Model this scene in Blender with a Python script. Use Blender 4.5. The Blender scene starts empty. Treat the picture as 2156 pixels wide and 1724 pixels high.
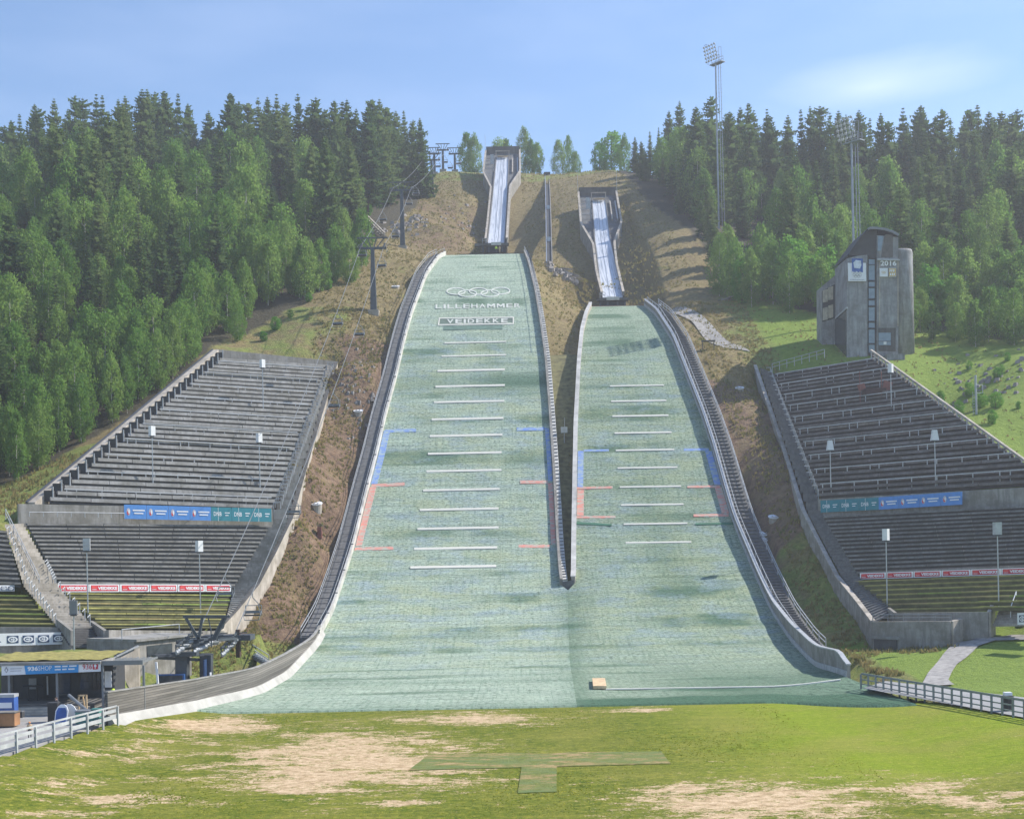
import bpy, math, random
import numpy as np
from mathutils import Vector, Matrix, noise
R=math.radians
rng=random.Random(7)
SC=bpy.context.scene
COL=SC.collection
# ------------------------------------------------------------------ survey: the photograph's sight lines, turned into points of the place
F=2685.0; CX=1078.0; HY=1148.0; TH=0.02; CZ=13.0
CT,ST=math.cos(TH),math.sin(TH)
def P(px,py,d):
    dx=px-CX; dy=HY-py
    return Vector(((CT*dx+ST*dy)*d/F, d, (-ST*dx+CT*dy)*d/F+CZ))
def XP(px,d,z):
    dx=px-CX; dy=((z-CZ)*F/d+ST*dx)/CT
    return (CT*dx+ST*dy)*d/F
def proj(v):
    k=F/v[1]; X=v[0]*k; Z=(v[2]-CZ)*k
    return (CX+CT*X-ST*Z, HY-(ST*X+CT*Z))
def G(px,py,z):          # point of the level z seen at a pixel
    dx=px-CX; dy=HY-py
    d=(z-CZ)*F/(-ST*dx+CT*dy)
    return P(px,py,d)
def sm(x,a,b):
    t=np.clip((x-a)/(b-a),0,1); return t*t*(3-2*t)
# ------------------------------------------------------------------ object helpers
ORG={}
def link(o): COL.objects.link(o); return o
def tag(o,label=None,cat=None,group=None,kind=None):
    if label: o['label']=label
    if cat: o['category']=cat
    if group: o['group']=group
    if kind: o['kind']=kind
    return o
def thing(name,label,cat,loc,group=None):
    o=bpy.data.objects.new(name,None); link(o); o.location=loc; o.empty_display_size=.5
    ORG[o.name]=Vector(loc); return tag(o,label,cat,group)
class MB:
    def __init__(s): s.v=[]; s.f=[]; s.m=[]; s.uv=None
    def add(s,vs,fs,m=0):
        n=len(s.v); s.v+= [tuple(v) for v in vs]
        for f in fs: s.f.append(tuple(i+n for i in f)); s.m.append(m)
        return s
    def quad(s,a,b,c,d,m=0): return s.add((a,b,c,d),((0,1,2,3),),m)
    def hexa(s,p,m=0):       # 8 corners: bottom 4 then top 4
        return s.add(p,((0,3,2,1),(4,5,6,7),(0,1,5,4),(1,2,6,5),(2,3,7,6),(3,0,4,7)),m)
    def box(s,c,size,m=0,rot=None):
        c=Vector(c); hx,hy,hz=size[0]/2,size[1]/2,size[2]/2
        p=[Vector(q) for q in ((-hx,-hy,-hz),(hx,-hy,-hz),(hx,hy,-hz),(-hx,hy,-hz),(-hx,-hy,hz),(hx,-hy,hz),(hx,hy,hz),(-hx,hy,hz))]
        if rot is not None: p=[rot@q for q in p]
        return s.hexa([c+q for q in p],m)
    def beam(s,a,b,w,h,m=0,up=Vector((0,0,1))):
        a=Vector(a); b=Vector(b); t=(b-a)
        if t.length<1e-6: return s
        t.normalize(); x=t.cross(up)
        if x.length<1e-4: x=t.cross(Vector((0,1,0)))
        x.normalize(); y=x.cross(t)
        x=x*w/2; y=y*h/2
        return s.hexa([a-x-y,a+x-y,b+x-y,b-x-y,a-x+y,a+x+y,b+x+y,b-x+y],m)
    def tube(s,a,b,r0,r1=None,n=8,m=0,caps=True):
        a=Vector(a); b=Vector(b); r1=r0 if r1 is None else r1
        t=(b-a).normalized(); x=t.orthogonal().normalized(); y=t.cross(x)
        k=len(s.v)
        for c,r in ((a,r0),(b,r1)):
            for i in range(n):
                an=2*math.pi*i/n; s.v.append(tuple(c+(x*math.cos(an)+y*math.sin(an))*r))
        for i in range(n):
            j=(i+1)%n; s.f.append((k+i,k+j,k+n+j,k+n+i)); s.m.append(m)
        if caps:
            s.f.append(tuple(k+i for i in reversed(range(n)))); s.m.append(m)
            s.f.append(tuple(k+n+i for i in range(n))); s.m.append(m)
        return s
    def path(s,pts,r,n=6,m=0):
        for a,b in zip(pts,pts[1:]): s.tube(a,b,r,r,n,m)
        return s
    def ribbon(s,rows,m=0,closed=False):    # rows: list of equal-length point lists
        k=len(s.v); n=len(rows[0])
        for r in rows: s.v+= [tuple(p) for p in r]
        for i in range(len(rows)-1):
            for j in range(n if closed else n-1):
                j2=(j+1)%n
                s.f.append((k+i*n+j,k+i*n+j2,k+(i+1)*n+j2,k+(i+1)*n+j)); s.m.append(m)
        return s
    def sweep(s,secs,m=0):                  # closed cross sections along a path, capped
        k=len(s.v); n=len(secs[0]); s.ribbon(secs,m,True)
        s.f.append(tuple(k+i for i in reversed(range(n)))); s.m.append(m)
        e=k+(len(secs)-1)*n
        s.f.append(tuple(e+i for i in range(n))); s.m.append(m)
        return s
    def build(s,name,mats,parent=None,smooth=False,label=None,origin=None):
        me=bpy.data.meshes.new(name)
        o0=Vector((0,0,0))
        if parent is not None:
            r=parent
            while r.parent: r=r.parent
            o0=ORG.get(r.name,Vector((0,0,0)))
        elif origin is not None: o0=Vector(origin)
        me.from_pydata([(a-o0.x,b-o0.y,c-o0.z) for a,b,c in s.v],[],s.f)
        for mt in (mats if isinstance(mats,(list,tuple)) else [mats]): me.materials.append(mt)
        me.polygons.foreach_set('material_index',s.m)
        if smooth: me.polygons.foreach_set('use_smooth',[True]*len(s.f))
        me.update()
        o=bpy.data.objects.new(name,me); link(o)
        if parent is not None: o.parent=parent
        elif origin is not None: o.location=o0; ORG[o.name]=o0
        if label: o['label']=label
        return o
def copy_tree(o,parent=None):
    c=o.copy(); link(c)
    if parent is not None: c.parent=parent
    for ch in list(o.children): copy_tree(ch,c)
    return c
# ------------------------------------------------------------------ materials
def nt(name):
    m=bpy.data.materials.new(name); m.use_nodes=True
    t=m.node_tree; b=t.nodes['Principled BSDF']; return m,t,b
def N(t,typ,**kw):
    n=t.nodes.new(typ)
    for k,v in kw.items(): setattr(n,k,v)
    return n
def setin(n,**kw):
    for k,v in kw.items(): n.inputs[k.replace('_',' ')].default_value=v
    return n
def c4(c): return (c[0],c[1],c[2],1.0)
def mixc(t,fac,a,b):
    n=N(t,'ShaderNodeMix',data_type='RGBA')
    for idx,val in ((0,fac),(6,a),(7,b)):
        if hasattr(val,'is_output') or hasattr(val,'links'): t.links.new(val,n.inputs[idx])
        else: n.inputs[idx].default_value=c4(val) if idx>0 else val
    return n.outputs[2]
def coords(t,scale=(1,1,1),kind='Object',rot=(0,0,0)):
    if kind=='uv':
        a=N(t,'ShaderNodeAttribute',attribute_name='surf'); src=a.outputs['Vector']
    else:
        a=N(t,'ShaderNodeTexCoord'); src=a.outputs[kind]
    mp=N(t,'ShaderNodeMapping'); mp.inputs['Scale'].default_value=scale; mp.inputs['Rotation'].default_value=rot
    t.links.new(src,mp.inputs['Vector']); return mp.outputs[0]
def nse(t,vec,scale,detail=4,rough=.6,lac=2.0):
    n=N(t,'ShaderNodeTexNoise'); setin(n,Scale=scale,Detail=detail,Roughness=rough)
    t.links.new(vec,n.inputs['Vector']); return n.outputs['Fac']
def ramp(t,fac,stops):
    r=N(t,'ShaderNodeValToRGB'); e=r.color_ramp.elements
    while len(e)<len(stops): e.new(.5)
    for i,(p,c) in enumerate(stops):
        e[i].position=p; e[i].color=c4(c) if not isinstance(c,(int,float)) else (c,c,c,1)
    t.links.new(fac,r.inputs[0]); return r.outputs[0]
def math_(t,op,a,b=None,clamp=False):
    n=N(t,'ShaderNodeMath',operation=op,use_clamp=clamp)
    for i,v in enumerate((a,b)):
        if v is None: continue
        if hasattr(v,'links'): t.links.new(v,n.inputs[i])
        else: n.inputs[i].default_value=v
    return n.outputs[0]
def bump(t,b,h,strength=.4,dist=.05):
    n=N(t,'ShaderNodeBump'); setin(n,Strength=strength,Distance=dist)
    t.links.new(h,n.inputs['Height']); t.links.new(n.outputs[0],b.inputs['Normal'])
def plain(name,col,rough=.7,metal=0,var=.25,scale=1.5,stretch=(1,1,1),bumps=0,col2=None):
    m,t,b=nt(name); v=coords(t,stretch)
    f=nse(t,v,scale,5)
    lo=tuple(c*(1-var) for c in col); hi=tuple(min(1,c*(1+var)) for c in col) if col2 is None else col2
    t.links.new(ramp(t,f,[(.3,lo),(.7,hi)]),b.inputs['Base Color'])
    setin(b,Roughness=rough,Metallic=metal)
    if bumps: bump(t,b,nse(t,v,scale*6,3),bumps,.03)
    return m
MAT={}
def concrete(name,col,stain=.5):
    m,t,b=nt(name); v=coords(t,(1,1,.12)); v2=coords(t)
    f=nse(t,v,2.2,6,.65); g=nse(t,v2,.5,6,.7)
    a=ramp(t,f,[(.28,tuple(c*stain for c in col)),(.5,col),(.75,tuple(min(1,c*1.25) for c in col))])
    t.links.new(mixc(t,ramp(t,g,[(.4,0),(.62,.85)]),a,tuple(c*.55 for c in (col[0]*1.02,col[1],col[2]*.92))),b.inputs['Base Color'])
    setin(b,Roughness=.9); bump(t,b,nse(t,v2,9,3),.25,.02); return m
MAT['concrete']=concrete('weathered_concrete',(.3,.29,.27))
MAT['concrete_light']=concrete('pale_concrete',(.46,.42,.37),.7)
MAT['concrete_dark']=concrete('dark_concrete',(.11,.11,.11))
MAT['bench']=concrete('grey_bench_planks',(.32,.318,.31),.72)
MAT['bench_right']=concrete('shaded_bench_planks',(.175,.158,.152),.7)  # darker, browner copy of the grey planks; the stand's shade is in the colour
MAT['recess']=plain('dark_step_recess',(.1,.1,.1),.95)  # dark colour paints in the shade of the gaps below the planks
MAT['recess_right']=plain('shaded_step_recess',(.075,.068,.067),.95)  # same painted gap shade, deeper for the stand that lies in shade
MAT['steel']=plain('galvanised_steel',(.42,.45,.48),.45,.6,.15,3)
MAT['steel_dark']=plain('dark_steel',(.07,.08,.1),.5,.3,.2,3)
MAT['post']=plain('pale_grey_paint',(.4,.42,.44),.5,.1,.2,2)
MAT['white']=plain('white_paint',(.7,.71,.72),.5,0,.06,2)
MAT['white_dirty']=plain('dirty_white_boards',(.5,.49,.46),.6,0,.3,.6)
MAT['walk']=plain('grey_walkway_steps',(.13,.132,.135),.9,0,.3,2)
def worn(name,col,base=(.4,.5,.42),k=(.38,.56)):
    m,t,b=nt(name); f=nse(t,coords(t,(.5,1,1)),2.2,7,.78)
    t.links.new(ramp(t,f,[(k[0],base),(k[1],col),(.75,tuple(min(1,c*1.15) for c in col))]),b.inputs['Base Color']); setin(b,Roughness=.8); return m
MAT['red']=worn('red_marking',(.66,.25,.2))
MAT['blue']=worn('blue_marking',(.15,.26,.6))
MAT['line']=worn('white_line_marking',(.62,.61,.54),(.42,.5,.43),(.3,.44))
MAT['faded']=worn('faded_white_marking',(.58,.6,.55),(.42,.5,.43),(.32,.5))
MAT['asphalt']=plain('asphalt',(.16,.16,.165),.9,0,.25,.8,bumps=.2)
MAT['gravel']=plain('gravel',(.29,.28,.27),.95,0,.35,1.6,bumps=.5)
def plank_mat():
    m,t,b=nt('weathered_planks'); v=coords(t); sx=N(t,'ShaderNodeSeparateXYZ'); t.links.new(v,sx.inputs[0])
    z=math_(t,'MULTIPLY',sx.outputs[2],5.2); fr=math_(t,'FRACT',z); row=math_(t,'FLOOR',z)
    cx=N(t,'ShaderNodeCombineXYZ'); t.links.new(math_(t,'MULTIPLY',sx.outputs[0],.45),cx.inputs[0]); t.links.new(math_(t,'MULTIPLY',row,3.7),cx.inputs[1])
    pl=nse(t,cx.outputs[0],1.0,2); st=nse(t,coords(t,(1.2,1.2,14)),1.4,5,.7)
    a=ramp(t,math_(t,'ADD',math_(t,'MULTIPLY',pl,.72),math_(t,'MULTIPLY',st,.28)),[(.34,(.075,.072,.065)),(.5,(.155,.148,.135)),(.64,(.24,.225,.205))])
    a=mixc(t,ramp(t,fr,[(.0,.95),(.12,.8),(.24,0)]),a,(.04,.035,.03))
    t.links.new(a,b.inputs['Base Color']); setin(b,Roughness=.85); return m
MAT['wood']=plank_mat()
MAT['black']=plain('black_paint',(.025,.026,.028),.6,0,.2)
MAT['charcoal']=plain('charcoal_cladding',(.045,.048,.052),.7,0,.2)
MAT['glass']=plain('dark_window_glass',(.05,.06,.07),.12,0,.3)
MAT['glass_blue']=plain('pale_blue_glass',(.2,.27,.34),.15,0,.15)
MAT['rust']=plain('rusty_red_steel',(.22,.09,.075),.8,0,.3)
MAT['rock']=plain('grey_rock',(.26,.24,.23),.9,0,.45,.9,bumps=.6)
MAT['orange']=plain('orange_paint',(.8,.3,.05),.5)
MAT['yellow']=plain('fluorescent_yellow',(.65,.85,.04),.5,0,.08)
MAT['green_box']=plain('green_plastic',(.06,.22,.2),.5)
MAT['navy']=plain('navy_blue_print',(.02,.05,.13),.5)
MAT['brand_blue']=plain('bright_blue_print',(.03,.27,.62),.5,0,.05)
MAT['banner_blue']=plain('blue_banner_cloth',(.075,.25,.62),.6,0,.1)
MAT['banner_teal']=plain('teal_banner_cloth',(.015,.2,.26),.6,0,.1)
MAT['banner_red']=plain('red_banner_print',(.55,.025,.05),.6,0,.08)
MAT['banner_white']=plain('white_banner_cloth',(.76,.78,.82),.6,0,.05)
MAT['beige']=plain('beige_plastic',(.62,.45,.27),.7)
MAT['skin']=plain('skin',(.5,.3,.22),.6)
MAT['birchbark']=plain('pale_birch_bark',(.5,.48,.44),.8,0,.4,1.2,(3,3,1))
MAT['bark']=plain('brown_bark',(.09,.065,.05),.9,0,.3,3)
MAT['track']=None
def track_mat():
    m,t,b=nt('white_ice_track'); v=coords(t,(1.2,.04,.04)); f=nse(t,v,3,4); g=nse(t,coords(t,(.4,.25,.25)),1.2,5)
    a=ramp(t,f,[(.36,(.3,.34,.4)),(.5,(.62,.66,.73)),(.7,(.8,.83,.88))])
    t.links.new(mixc(t,math_(t,'MULTIPLY',g,.5),a,(.42,.46,.52)),b.inputs['Base Color']); setin(b,Roughness=.42); return m
MAT['track']=track_mat()
def mats_mat(name,tint,dark):
    m,t,b=nt(name)
    v=coords(t,(.06,.9,1),'uv'); f=nse(t,v,1.6,7,.72)               # long streaks across the slope
    v2=coords(t,(1,1,1),'uv'); big=nse(t,coords(t,(.05,.10,1),'uv'),1.0,5,.6)
    col=ramp(t,f,[(.25,tuple(c*.42 for c in tint)),(.43,tuple(c*.8 for c in tint)),(.55,tint),(.72,tuple(min(1,c*1.3) for c in tint))])
    # strips of newer and older mat: dark green bands across the slope
    bnd=ramp(t,nse(t,coords(t,(.012,.16,1),'uv'),1.0,3,.5),[(.54,0),(.6,1)])
    bnd=math_(t,'MULTIPLY',bnd,ramp(t,nse(t,coords(t,(.07,.02,1),'uv'),1.3,2),[(.4,0),(.55,1)]))
    col=mixc(t,math_(t,'MULTIPLY',bnd,.85),col,dark)
    yb=math_(t,'MULTIPLY',ramp(t,nse(t,coords(t,(.1,.2,1),'uv'),1.1,5,.7),[(.46,0),(.62,1)]),.55)
    a=N(t,'ShaderNodeAttribute',attribute_name='patch')
    col=mixc(t,math_(t,'MULTIPLY',yb,a.outputs['Fac']),col,(.47,.52,.31))
    bb=math_(t,'MULTIPLY',ramp(t,nse(t,coords(t,(.13,.23,3),'uv',(0,0,.3)),1.3,5,.7),[(.49,0),(.64,1)]),.5)
    col=mixc(t,math_(t,'MULTIPLY',bb,a.outputs['Fac']),col,(.32,.42,.52))
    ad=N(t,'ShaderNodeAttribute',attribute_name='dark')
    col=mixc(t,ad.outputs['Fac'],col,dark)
    # courses of mats and woven seams
    w=N(t,'ShaderNodeTexBrick'); setin(w,Scale=1.0,Mortar_Size=.025,Brick_Width=3.2,Row_Height=.62,Mortar_Smooth=.4)
    w.inputs['Color1'].default_value=(1,1,1,1); w.inputs['Color2'].default_value=(.86,.88,.9,1); w.inputs['Mortar'].default_value=(.34,.42,.38,1)
    t.links.new(v2,w.inputs['Vector'])
    mul=N(t,'ShaderNodeMix',data_type='RGBA',blend_type='MULTIPLY'); mul.inputs[0].default_value=.55
    t.links.new(col,mul.inputs[6]); t.links.new(w.outputs['Color'],mul.inputs[7])
    vs=nse(t,coords(t,(2.4,.09,1),'uv'),1.5,5,.7)
    fine=nse(t,coords(t,(.9,2.6,1),'uv'),2.2,5,.75)
    out=mixc(t,ramp(t,fine,[(.4,.75),(.52,0)]),mixc(t,ramp(t,vs,[(.36,.4),(.5,0)]),mul.outputs[2],tuple(c*1.2 for c in dark)),tuple(c*.35 for c in dark))
    t.links.new(out,b.inputs['Base Color']); setin(b,Roughness=.85); b.inputs['Specular IOR Level'].default_value=.12
    wv=nse(t,coords(t,(.35,2.2,1),'uv'),1.6,6,.7)
    h=math_(t,'ADD',math_(t,'MULTIPLY',fine,.5),wv)
    bump(t,b,h,.8,.2); return m
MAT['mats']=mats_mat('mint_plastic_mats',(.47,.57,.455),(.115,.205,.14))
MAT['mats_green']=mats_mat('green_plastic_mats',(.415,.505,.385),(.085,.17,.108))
def foliage(name,cols,trans=.25,spread=.5):
    m=bpy.data.materials.new(name); m.use_nodes=True; t=m.node_tree
    for n in list(t.nodes):
        if n.type!='OUTPUT_MATERIAL': t.nodes.remove(n)
    out=t.nodes[0]
    oi=N(t,'ShaderNodeObjectInfo'); geo=N(t,'ShaderNodeTexCoord')
    n1=N(t,'ShaderNodeTexNoise'); setin(n1,Scale=.55,Detail=3.0); t.links.new(geo.outputs['Object'],n1.inputs['Vector'])
    n2=N(t,'ShaderNodeTexWhiteNoise'); 
    mp=N(t,'ShaderNodeMapping'); mp.inputs['Scale'].default_value=(.9,.9,.9); t.links.new(geo.outputs['Object'],mp.inputs['Vector'])
    sn=N(t,'ShaderNodeVectorMath',operation='FLOOR'); t.links.new(mp.outputs[0],sn.inputs[0]); t.links.new(sn.outputs[0],n2.inputs['Vector'])
    k=math_(t,'ADD',math_(t,'MULTIPLY',oi.outputs['Random'],spread),math_(t,'MULTIPLY',n1.outputs['Fac'],.45))
    k=math_(t,'ADD',k,math_(t,'MULTIPLY',n2.outputs['Value'],.5))
    k=math_(t,'DIVIDE',k,spread+.75,True)
    col=ramp(t,k,[(i/(len(cols)-1)*.8+.1,c) for i,c in enumerate(cols)])
    d=N(t,'ShaderNodeBsdfDiffuse'); tr=N(t,'ShaderNodeBsdfTranslucent'); mx=N(t,'ShaderNodeMixShader'); mx.inputs[0].default_value=trans
    t.links.new(col,d.inputs['Color']); t.links.new(col,tr.inputs['Color'])
    t.links.new(d.outputs[0],mx.inputs[1]); t.links.new(tr.outputs[0],mx.inputs[2]); t.links.new(mx.outputs[0],out.inputs['Surface'])
    return m
MAT['spruce']=foliage('spruce_needles',[(.055,.11,.05),(.095,.165,.062),(.145,.22,.075),(.19,.25,.095)],.36,.65)
MAT['birch']=foliage('birch_leaves',[(.075,.18,.035),(.14,.27,.055),(.21,.34,.075),(.25,.36,.10)],.5,.65)
MAT['broad']=foliage('broad_leaves',[(.06,.2,.035),(.13,.32,.05),(.2,.38,.07)],.5,.6)
MAT['dry']=foliage('dry_grass_blades',[(.24,.18,.085),(.32,.26,.12),(.29,.25,.10),(.2,.21,.075)],.4,.1)
# ------------------------------------------------------------------ profiles of the two landing hills (depth from the stand -> height)
def profile(d0,z0,tab,tfix,dend,zend):
    t=np.linspace(0,d0-dend,500)
    a=np.interp(t,[p[0] for p in tab],[p[1] for p in tab]); sl=np.tan(np.radians(a))
    z=z0-np.concatenate([[0],np.cumsum((sl[1:]+sl[:-1])/2*np.diff(t))])
    zf=float(np.interp(tfix,t,z)); w=t>tfix
    z[w]=zend+(z[w]-z[-1])*(zf-zend)/(zf-z[-1])
    return (d0-t)[::-1],z[::-1]
DL,ZL=profile(292,79.7,[(0,13),(15,17.5),(40,26),(65,34),(85,37),(108,36),(121,32),(135,21),(150,10),(165,1.5),(176,0),(190,0)],118,102,.12)
DN,ZN=profile(256,60.6,[(0,14),(12,18),(30,28),(48,35),(72,36.5),(86,32),(100,22),(115,11),(128,2),(136,0),(160,0)],84,102,.12)
def rise(X):
    return 1.0*sm(-np.asarray(X,float),22,32)+.9*sm(np.asarray(X,float),22,34)
def zl(d): return float(np.interp(d,DL,ZL))
def zn(d): return float(np.interp(d,DN,ZN))
def edge(tab,D,Z):      # pixel edge (y -> x) to (depth -> X)
    ys=np.array([p[1] for p in tab],float); xs=np.array([p[0] for p in tab],float)
    X=[]
    for d,z in zip(D,Z):
        x=CX
        for _ in range(3):
            py=HY-((z-CZ)*F/d*CT+ST*(x-CX)*1.0)
            x=float(np.interp(py,ys,xs))
        X.append(XP(x,d,z))
    X=np.array(X)
    k=np.ones(15)/15; Xp=np.pad(X,7,mode='edge'); return np.convolve(Xp,k,'valid')
LL=[(948,533),(925,545),(900,580),(885,620),(868,665),(853,720),(835,800),(813,880),(795,960),(774,1040),(747,1150),(727,1215),(702,1290),(665,1360),(605,1425),(545,1460),(405,1500)]
LR=[(1102,533),(1112,560),(1126,620),(1136,680),(1147,760),(1154,850),(1161,950),(1167,1050),(1172,1150),(1178,1230),(1192,1300),(1200,1400),(1215,1490)]
NL=[(1246,648),(1238,665),(1229,700),(1223,760),(1219,840),(1216,900),(1213,1100),(1212,1228),(1199,1300),(1201,1400),(1216,1490)]
NR=[(1356,645),(1380,665),(1415,720),(1446,800),(1477,880),(1500,950),(1522,1030),(1542,1100),(1567,1160),(1592,1220),(1624,1290),(1664,1350),(1720,1410),(1795,1445),(1885,1480)]
XLL=edge(LL,DL,ZL); XLR=edge(LR,DL,ZL); XNL=edge(NL,DN,ZN); XNR=edge(NR,DN,ZN)
SPLIT=163.0             # where the divider between the hills ends
_sx=lambda d:(np.interp(d,DL,XLR)+np.interp(d,DN,XNL))/2
for _D,_X in ((DL,XLR),(DN,XNL)):
    _k=1-sm(_D,SPLIT-.7,SPLIT-.1); _s=np.array([_sx(q) for q in _D])
    if _X is XLR: _keep=_X*(1-_k)+_s*_k
    else: XNL=_X*(1-_k)+_s*_k
XLR=_keep
fLL=lambda d:float(np.interp(d,DL,XLL)); fLR=lambda d:float(np.interp(d,DL,XLR))
fNL=lambda d:float(np.interp(d,DN,XNL)); fNR=lambda d:float(np.interp(d,DN,XNR))
ARC_L=np.concatenate([[0],np.cumsum(np.hypot(np.diff(DL),np.diff(ZL)))]); ARC_N=np.concatenate([[0],np.cumsum(np.hypot(np.diff(DN),np.diff(ZN)))])
def hillz(X,d,which):
    z=zl(d) if which=='L' else zn(d)
    return z+float(rise(X))*float(sm(-d,-135,-112))
def onslope(px,py,which,lift=0.0):
    D,Z=(DL,ZL) if which=='L' else (DN,ZN)
    y=HY-((Z-CZ)*F/D)*CT-ST*(px-CX)
    lo=0; i=np.argmin(np.abs(y-py))
    if 0<i<len(D)-1:
        j=i+1 if (y[i]-py)*(y[i+1]-py)<=0 else i-1
        w=(py-y[i])/(y[j]-y[i]) if y[j]!=y[i] else 0
        d=D[i]+w*(D[j]-D[i]); z=Z[i]+w*(Z[j]-Z[i])
    else: d=D[i]; z=Z[i]
    e=.5; sl=(np.interp(d+e,D,Z)-np.interp(d-e,D,Z))/(2*e); n=Vector((0,-sl,1)).normalized()
    return Vector((XP(px,d,z),d,z+float(rise(XP(px,d,z)))*float(sm(-d,-135,-112))))+n*lift
# ------------------------------------------------------------------ depth of the stands: corner points
STL=dict(TL=P(470,757,206),TR=P(690,771,217),BL=P(105,1060,152),BR=P(573,1076,169))        # left, upper terrace
STL2=dict(TL=P(52,1102,147),TR=P(573,1106,168),BL=P(122,1233,138),BR=P(493,1238,156))
STL3=dict(TL=P(128,1247,137),TR=P(488,1251,155.5),BL=P(212,1322,127),BR=P(468,1322,143))
STR=dict(TL=P(1626,790,214),TR=P(1830,757,203),BL=P(1728,1050,168),BR=P(2215,1020,148))
STR2=dict(TL=P(1731,1087,166),TR=P(2215,1062,146),BL=P(1806,1212,152),BR=P(2215,1196,136))
STR3=dict(TL=P(1797,1222,151),TR=P(2215,1206,135),BL=P(1884,1290,141),BR=P(2230,1284,126))
STL4=dict(TL=P(-60,1110,138),TR=P(12,1118,140),BL=P(-60,1232,131),BR=P(44,1236,133))          # the block beyond the stairs
STL5=dict(TL=P(-60,1250,130),TR=P(52,1252,132),BL=P(-60,1318,121),BR=P(122,1322,124))
def bil(S,u,v):         # u left->right, v bottom->top
    return (S['BL']*(1-u)+S['BR']*u)*(1-v)+(S['TL']*(1-u)+S['TR']*u)*v
def onstand(S,px,py):
    best=None
    for i in range(61):
        for j in range(61):
            p=bil(S,i/60,j/60); q=proj(p); e=(q[0]-px)**2+(q[1]-py)**2
            if best is None or e<best[0]: best=(e,p)
    return best[1]
OWR=[P(1838,1312,139.5),P(1806,1270,146),P(1762,1216,155),P(1725,1145,162),P(1691,1078,168.4),P(1668,1004,179.5),P(1645,930,190),P(1618,850,203.5),P(1590,772,217)]
OWL=[P(450,1338,141.5),P(497,1288,150),P(541,1235,157),P(578,1165,163.5),P(612,1095,169.5),P(636,1010,180.5),P(660,925,192),P(684,845,205),P(708,765,218.5)]
# ------------------------------------------------------------------ terrain
ctl=[]
def cp(px,py,d,dz=0):
    p=P(px,py,d); ctl.append((p.x,p.y,p.z+dz))
def cw(*a): ctl.append(a)
for d in (104,116,128,140,152,163,175,190,205,220,235,250,265,280,291):
    xl=fLL(d); xr=fLR(d) if d>SPLIT else fNR(d)
    for k in (0,.5,1): cw(xl+(xr-xl)*k,d,zl(d)-1.6)
    cw(xl-4.5,d,zl(d)-.7+float(rise(xl-4.5))*float(d<135))
for d in (104,116,128,140,152,163,175,190,205,220,235,250):
    cw(fNR(d),d,zn(d)-1.6); cw(fNR(d)+4,d,zn(d)-.7+.9*float(d<130))
    if d>SPLIT: cw(fNL(d),d,zn(d)-1.6)
for d in (172,185,200,215): cw((fLR(d)+fNL(d))/2,d,min(zl(d),zn(d))-1.5)
for S in (STL,STL2,STL3,STR,STR2,STR3,STL4,STL5):
    for u in (0,.5,1):
        for v in (0,.5,1):
            p=bil(S,u,v); cw(p.x,p.y,p.z-2.6)
# chairlift line and slope beside the big inrun
cp(787,657,235); cp(848,521,298); cp(910,414,362); cp(933,362,389); cp(700,690,226); cp(640,735,219); cp(760,620,242); cp(720,610,246)
cp(900,600,262,0); cp(850,470,325); cp(820,500,312); cp(800,470,325); cp(880,420,355); cp(960,480,318); cp(980,420,352)
for d in (300,315,330,345,360): cw(-3.5,d,float(np.interp(d,[294,301,315,330,345,360,380],[82.9,84.6,88.6,93.7,103.4,114.2,129]))-3.4)
for d in (264,275,290,305,320): cw(23,d,float(np.interp(d,[258,266,280,296,312,330],[63,65,71,80,90.5,103]))-4.5)
cp(1156,553,285); cp(1154,470,325); cp(1152,400,366); cp(1152,368,388)
cp(1190,590,270); cp(1200,640,256); cp(1170,600,268); cp(1340,390,347); cp(1330,470,318); cp(1340,560,284); cp(1400,500,300,0); cp(1345,630,262)
for px,py,d in ((930,366,390),(1000,366,391),(1120,366,391),(1200,367,391),(1330,368,390)): cp(px,py,d)
# right of the normal hill
cp(1420,640,250); cp(1500,640,250); cp(1600,655,244); cp(1700,690,235); cp(1500,720,231); cp(1620,760,219); cp(1560,770,217)
for q in OWR: cw(q.x-.9,q.y,q.z-(.5 if q.y>170 else 2.2 if q.y>145 else 3.0))
for q in OWL: cw(q.x+.9,q.y,q.z-(.45 if q.y>166 else 2.0 if q.y>150 else 2.9))
cp(1790,1372,136)
cp(1720,752,217); cp(1830,745,217); cp(1930,752,214); cp(2010,765,212); cp(2156,760,204); cp(2080,850,190); cp(2160,960,172); cp(2000,880,196)
cp(1850,1372,135); cp(1990,1350,136); cp(2020,1322,137); cp(2150,1322,136); cp(1950,1440,113); cp(2100,1440,110); cp(2156,1460,104); cp(1900,1400,124)
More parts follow.
